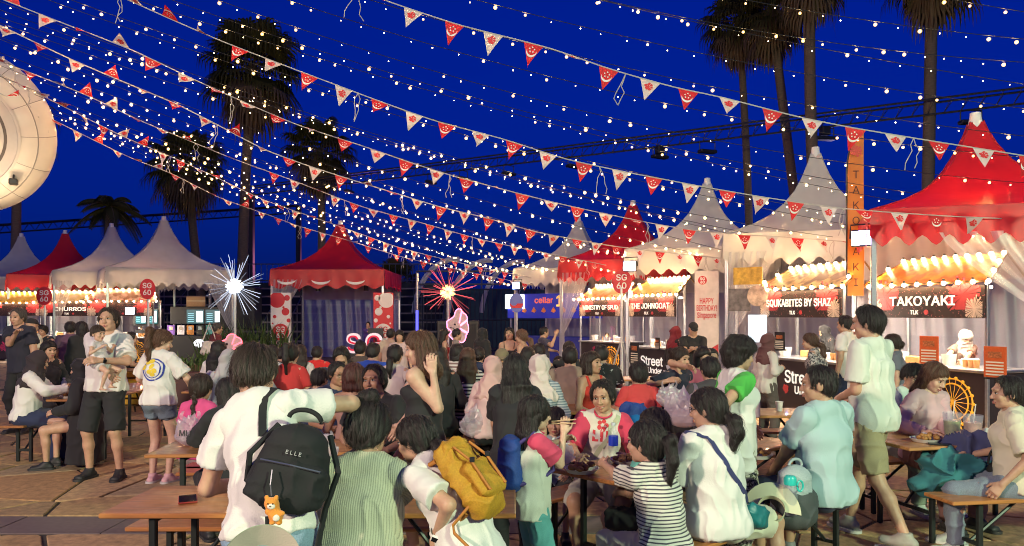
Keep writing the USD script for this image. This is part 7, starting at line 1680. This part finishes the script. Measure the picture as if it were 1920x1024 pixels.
# rucksack with the drinks bottle on the bench
c = P(1488, 905, 4.72); c[2] = .46 + .17
MINT = mat('mint_grey_nylon', (.36, .42, .42), .6, bump=.2, scale=120, var=.15)
t, R_ = pack('rucksack', 'mint grey rucksack with dark mesh base on the bench by the blue tee man', 'rucksack', c, (.33, .22, .34), MINT, 35, 6, pocket=False, seed=21)
put(t, 'mesh_base', blob([ec((0, 0, -.13), (0, 0, -.06), R_[:, 0], (.172, .122), (.170, .12), .03, .9)], .009, (), .006, (11, 11, 11), 5), mat('grey_mesh', (.06, .07, .07), .7, bump=.5, scale=260, var=.2), smooth=True)
c2 = c + np.array([-.07, -.13, .03]); t = thing('drinks_bottle', 'clear bottle with a turquoise lid in the side of the mint rucksack', 'bottle', c2, 20)
TURQ = mat('turquoise_plastic', (.03, .48, .42), .3, var=.05); m = MB(); m.rev([(.001, -.14), (.038, -.14), (.042, -.1), (.042, .02), (.034, .05)], 20); put(t, 'body', m.vf, sheer((.5, .6, .6), .3, name='bottle_plastic'), smooth=40)
m = MB(); m.rev([(.036, .045), (.038, .05), (.038, .085), (.028, .10), (.001, .102)], 20); put(t, 'lid', m.vf, TURQ, smooth=40); a = np.linspace(0, 2 * np.pi, 20); m = MB(); m.tube(np.stack([.045 + .022 * np.cos(a), -.035 + 0 * a, .04 + .032 * np.sin(a)], -1), .006, 6); put(t, 'carry_ring', m.vf, TURQ, smooth=40)
# pile of jackets and a navy bag at the right bench
c = P(1800, 880, 5.7); t = thing('folded_jacket', 'teal and navy jackets heaped on the right bench', 'jacket', [c[0], c[1], .48])
put(t, 'teal_jacket', blob([el((-.05, 0, .10), (.22, .13, .11)), el((-.2, -.02, .02), (.14, .1, .09)), el((.1, -.03, .06), (.16, .11, .1))], .010, (), .035, (9, 9, 9), 8), cloth((.025, .15, .17), .3), smooth=True); put(t, 'navy_jacket', blob([el((.12, .05, .22), (.2, .12, .10)), el((.24, .02, .1), (.12, .1, .12))], .010, (), .035, (9, 9, 9), 12), cloth((.06, .07, .17), .3), smooth=True)
c = P(1868, 860, 5.55); t = thing('pouch', 'black pouch with a loop beside the heaped jackets', 'bag', [c[0], c[1], .58]); put(t, 'body', bagmesh((0, 0, 0), (.16, .1, .16), 10, 0, 4, .008)[0], NYLON, smooth=True); a = np.linspace(0, np.pi, 14); m = MB(); m.tube(np.stack([.06 * np.cos(a), 0 * a, .06 + .12 * np.sin(a)], -1), .008, 6); put(t, 'loop', m.vf, NYLON)
c = P(1188, 772, 6.6); t = thing('tote_bag', 'blue and navy bag hung behind the smiling woman', 'bag', c); put(t, 'body', bagmesh((0, 0, -.02), (.26, .14, .22), 0, 10, 9, .012)[0], mat('navy_canvas', (.012, .05, .24), .7, bump=.3, scale=110, var=.15), smooth=True); put(t, 'lower_bag', bagmesh((.04, -.06, -.12), (.24, .12, .14), 0, 20, 10, .014)[0], cloth((.01, .16, .45), .2), smooth=True)
c = P(393, 652, 15.0); t = thing('tote_bag', 'cream tote bag on the shoulder of the maroon polo man', 'bag', c, 20); put(t, 'body', bagmesh((0, 0, 0), (.34, .12, .36), 0, 6, 9, .012, .02)[0], cloth((.6, .52, .48)), smooth=True); m = MB(); m.tube([(-.12, -.03, .16), (0, .02, .5), (.12, -.03, .16)], .014, 6); put(t, 'handles', m.vf, cloth((.6, .52, .48)))
vf, rs = strapped(A1, [A1['P3'] + A1['Rc'] @ np.array(q_) for q_ in ((.075, .07, .03), (.075, .0, .06), (.07, -.09, .02), (.055, -.14, -.10), (.05, -.16, -.16))], .032, None)
put(bp, 'top_strap', (A1['B'] + A1['S'] * (vf[0] @ A1['Rw'].T) - bpc, vf[1]), NYLON, smooth=True)
# ---------------------------------------------------------------- bottles, cups, phones, food
CLEAR = sheer((.62, .66, .66), .16, name='clear_cup'); 


def cup(label, c, h, r, col, rz=0):
    t = thing('drink_cup', label, 'cup', c, rz); m = MB(); m.rev([(.001, 0), (r * .74, 0), (r, h), (r * .97, h), (r * .72, .004), (.001, .004)], 20); put(t, 'cup', m.vf, CLEAR, smooth=40)
    m = MB(); m.rev([(.001, .006), (r * .70, .006), (r * .88, h * .68), (.001, h * .69)], 18); put(t, 'drink', m.vf, mat('drink', col, .2, scale=22, var=.5), smooth=40)
    m = MB(); m.tube([(-.01, 0, .03), (.03, .01, h * 1.45)], .004, 6); put(t, 'straw', m.vf, mat('straw', (.65, .6, .55), .4, var=0)); return t


def bottle(label, c, h, r, liq, lab_col, cap_col, name='water_bottle'):
    t = thing(name, label, 'bottle', c); m = MB(); m.rev([(.001, 0), (r * .92, 0), (r, .01), (r, h * .66), (r * .9, h * .74), (r * .42, h * .88), (r * .4, h * .93)], 20); put(t, 'body', m.vf, sheer((.55, .62, .66), .14, name='pet_plastic') if liq is None else mat('drink_bottle', liq, .15, var=.1), smooth=40)
    m = MB(); m.rev([(r * 1.01, h * .32), (r * 1.015, h * .33), (r * 1.015, h * .60), (r * 1.01, h * .61)], 20); put(t, 'label', m.vf, mat('bottle_label', lab_col, .4, var=.1), smooth=40)
    m = MB(); m.rev([(r * .46, h * .92), (r * .46, h), (.001, h)], 14); put(t, 'cap', m.vf, mat('bottle_cap', cap_col, .4, var=0), smooth=40); return t


ztab = .752


def on(px, py, z=ztab):
    d = (CAMZ - z) * FPX / (py - HY); q = P(px, py, d); q[2] = z; return q


cup('tall clear cup of green tea with a straw on the right table', on(1785, 822), .21, .07, (.30, .33, .10)); cup('tall clear cup of pink iced drink on the right table', on(1824, 822), .19, .075, (.52, .26, .20)); cup('clear cup of pink drink on the table by the chin resting woman', on(1272, 742), .2, .055, (.5, .25, .25))
bottle('clear water bottle with a blue label beside the smiling woman', on(1150, 855), .235, .034, None, (.015, .05, .55), (.5, .55, .6)); bottle('bottle of yellow drink with a blue label left of the blue tee man', on(1498, 842), .25, .034, (.62, .35, .03), (.03, .12, .5), (.7, .7, .7))
bottle('pale insulated tumbler on the table left of the blue tee man', on(1418, 782), .27, .037, (.60, .56, .54), (.58, .52, .5), (.5, .5, .5), 'tumbler'); bottle('dark insulated flask on the bench behind the knit top woman', on(642, 838, .46), .28, .05, (.05, .035, .045), (.05, .035, .045), (.06, .05, .05), 'flask')
for k, (px, py, lab) in enumerate([(846, 752, 'small water bottle on the table by the bold stripes'), (905, 742, 'small water bottle by the pink headscarf'), (1030, 758, 'white frosted cup bottle by the grey striped top'), (770, 760, 'small bottle left of the black dress'), (1378, 748, 'small clear bottle behind the curly haired woman'), (120, 738, 'small bottle on the left table')]): bottle(lab, on(px, py), .2, .032, None, (.4, .45, .5), (.6, .6, .6))
ph = thing('phone', 'dark phone in a red case lying on the nearest table', 'phone', on(352, 938), 24); m = MB(); m.box((0, 0, .005), (.095, .165, .009), 0, .003); put(ph, 'case', m.xf(np.eye(4)), mat('red_case', (.35, .05, .03), .5, var=0)); m = MB(); m.box((0, 0, .0105), (.086, .156, .003)); put(ph, 'screen', m.vf, mat('black_glass', (.01, .01, .012), .08, var=0))
ph = thing('phone', 'phone flat on the right table before the tall cups', 'phone', on(1762, 834), 70); m = MB(); m.box((0, 0, .005), (.075, .155, .009), 0, .003); put(ph, 'case', m.vf, BLACKP); m = MB(); m.box((0, 0, .0105), (.068, .148, .003)); put(ph, 'screen', m.vf, mat('black_glass', (.01, .01, .012), .08, var=0))
for px, py, lab, sd in [(1418, 858, 'paper tray of fried food on the long table by the blue tee man', 1), (1175, 868, 'tray of snacks before the smiling woman', 2), (1735, 828, 'plastic tray of food before the long haired woman', 3), (130, 746, 'tray of food before the navy skirt woman', 4), (1090, 885, 'paper plate on the near end of the long table', 5), (930, 765, 'food tray on the middle table', 6), (1240, 748, 'food tray by the boy in red', 7)]:
    c = on(px, py); t = thing('food_tray', lab, 'food', c, sd * 31); m = MB(); m.rev([(.001, .003), (.085, .003), (.11, .028), (.114, .028), (.09, 0), (.001, 0)], 18); put(t, 'plate', m.vf, mat('paper_plate', (.55, .52, .48), .6, var=.05), smooth=40); rr = rnd(sd); m = MB()
    for k in range(16): m.ball((rr.gauss(0, .04), rr.gauss(0, .04), .022 + rr.random() * .03), rr.uniform(.014, .026), 1, (1.2, .9, .8))
    put(t, 'food_pieces', m.vf, mat('fried_food', (.32, .15, .04), .6, scale=30, var=.5), kind='stuff')
# yellow crate, and the white tripod legs of a banner
c = P(262, 0, 14.6); t = thing('plastic_crate', 'yellow plastic crate under the round SG 60 sign', 'crate', (c[0], c[1], 0), 8); m = MB()
for k in range(5): m.box((0, -.3, .08 + k * .13), (.9, .04, .1), 0, .01); m.box((0, .3, .08 + k * .13), (.9, .04, .1)); m.box((-.44, 0, .08 + k * .13), (.04, .6, .1)); m.box((.44, 0, .08 + k * .13), (.04, .6, .1))
put(t, 'slatted_sides', m.vf, mat('yellow_plastic', (.6, .30, .02), .5, var=.1)); m = MB(); m.box((0, 0, .7), (.92, .66, .03), 0, .01); put(t, 'lid', m.vf, mat('yellow_plastic', (.6, .30, .02), .5, var=.1))
c = P(1165, 0, 14.8); t = thing('light_tripod', 'slim white tripod standing left of THE JOHNGOAT stall', 'tripod', (c[0], c[1], 0)); m = MB(); 
for a in (20, 140, 260): m.tube([(0, 0, 1.25), (.45 * math.cos(math.radians(a)), .45 * math.sin(math.radians(a)), 0)], .018, 6)
put(t, 'legs', m.vf, mat('sign_pole', (.5, .5, .52), .4, .5, var=.1)); m = MB(); m.tube([(0, 0, 1.1), (0, 0, 2.3)], .022, 8); put(t, 'post', m.vf, mat('sign_pole', (.5, .5, .52), .4, .5, var=.1))

# small clutter on the middle tables
rr = rnd(91); proto = None
for i, (tx, ty) in enumerate([(-1.6, 7.75), (-2.5, 7.8), (-.6, 8.55), (.2, 8.6), (.6, 8.7), (-.9, 9.9), (-.2, 9.95), (1.2, 9.1), (1.9, 9.2), (2.2, 9.0), (2.3, 7.6), (2.8, 7.75), (-3.3, 10), (.5, 7.95), (.8, 8.0), (1.6, 5.75), (1.9, 6.0), (-5.2, 9.5)]):
    lab_ = 'small white paper cup standing on a wooden beer table'
    if proto is None:
        proto = thing('paper_cup', lab_, 'cup', (tx, ty, ztab), 0, group='paper cups on the beer tables'); m = MB(); m.rev([(.001, 0), (.027, 0), (.038, .095), (.036, .095), (.026, .004), (.001, .004)], 14); put(proto, 'cup', m.vf, mat('white_paper', (.66, .62, .58), .6, var=.05), smooth=40); m = MB(); m.rev([(.039, .092), (.041, .096), (.039, .1), (.036, .096)], 14); put(proto, 'rim', m.vf, mat('white_paper', (.66, .62, .58), .6, var=.05))
    else: clone(proto, 'paper_cup', lab_, (tx + rr.uniform(-.1, .1), ty + rr.uniform(-.08, .08), ztab), rr.uniform(0, 360))
proto = None
for i, (tx, ty) in enumerate([(-1.3, 7.7), (-.3, 8.5), (.0, 9.9), (1.5, 9.0), (2.5, 7.7), (1.45, 5.4), (3.4, 6.0), (3.9, 6.2), (-5.3, 9.8), (-1.9, 5.7)]):
    lab_ = 'crumpled white paper napkin lying on a wooden beer table'
    if proto is None: proto = thing('paper_napkin', lab_, 'napkin', (tx, ty, ztab), 0, group='napkins on the beer tables'); put(proto, 'sheet', blob([el((0, 0, .014), (.05, .04, .016)), el((.03, .02, .02), (.03, .03, .02))], .006, (), .012, (26, 26, 26), 4), mat('white_paper', (.66, .62, .58), .6, var=.05), smooth=True)
    else: clone(proto, 'paper_napkin', lab_, (tx + rr.uniform(-.1, .1), ty + rr.uniform(-.08, .08), ztab), rr.uniform(0, 360))
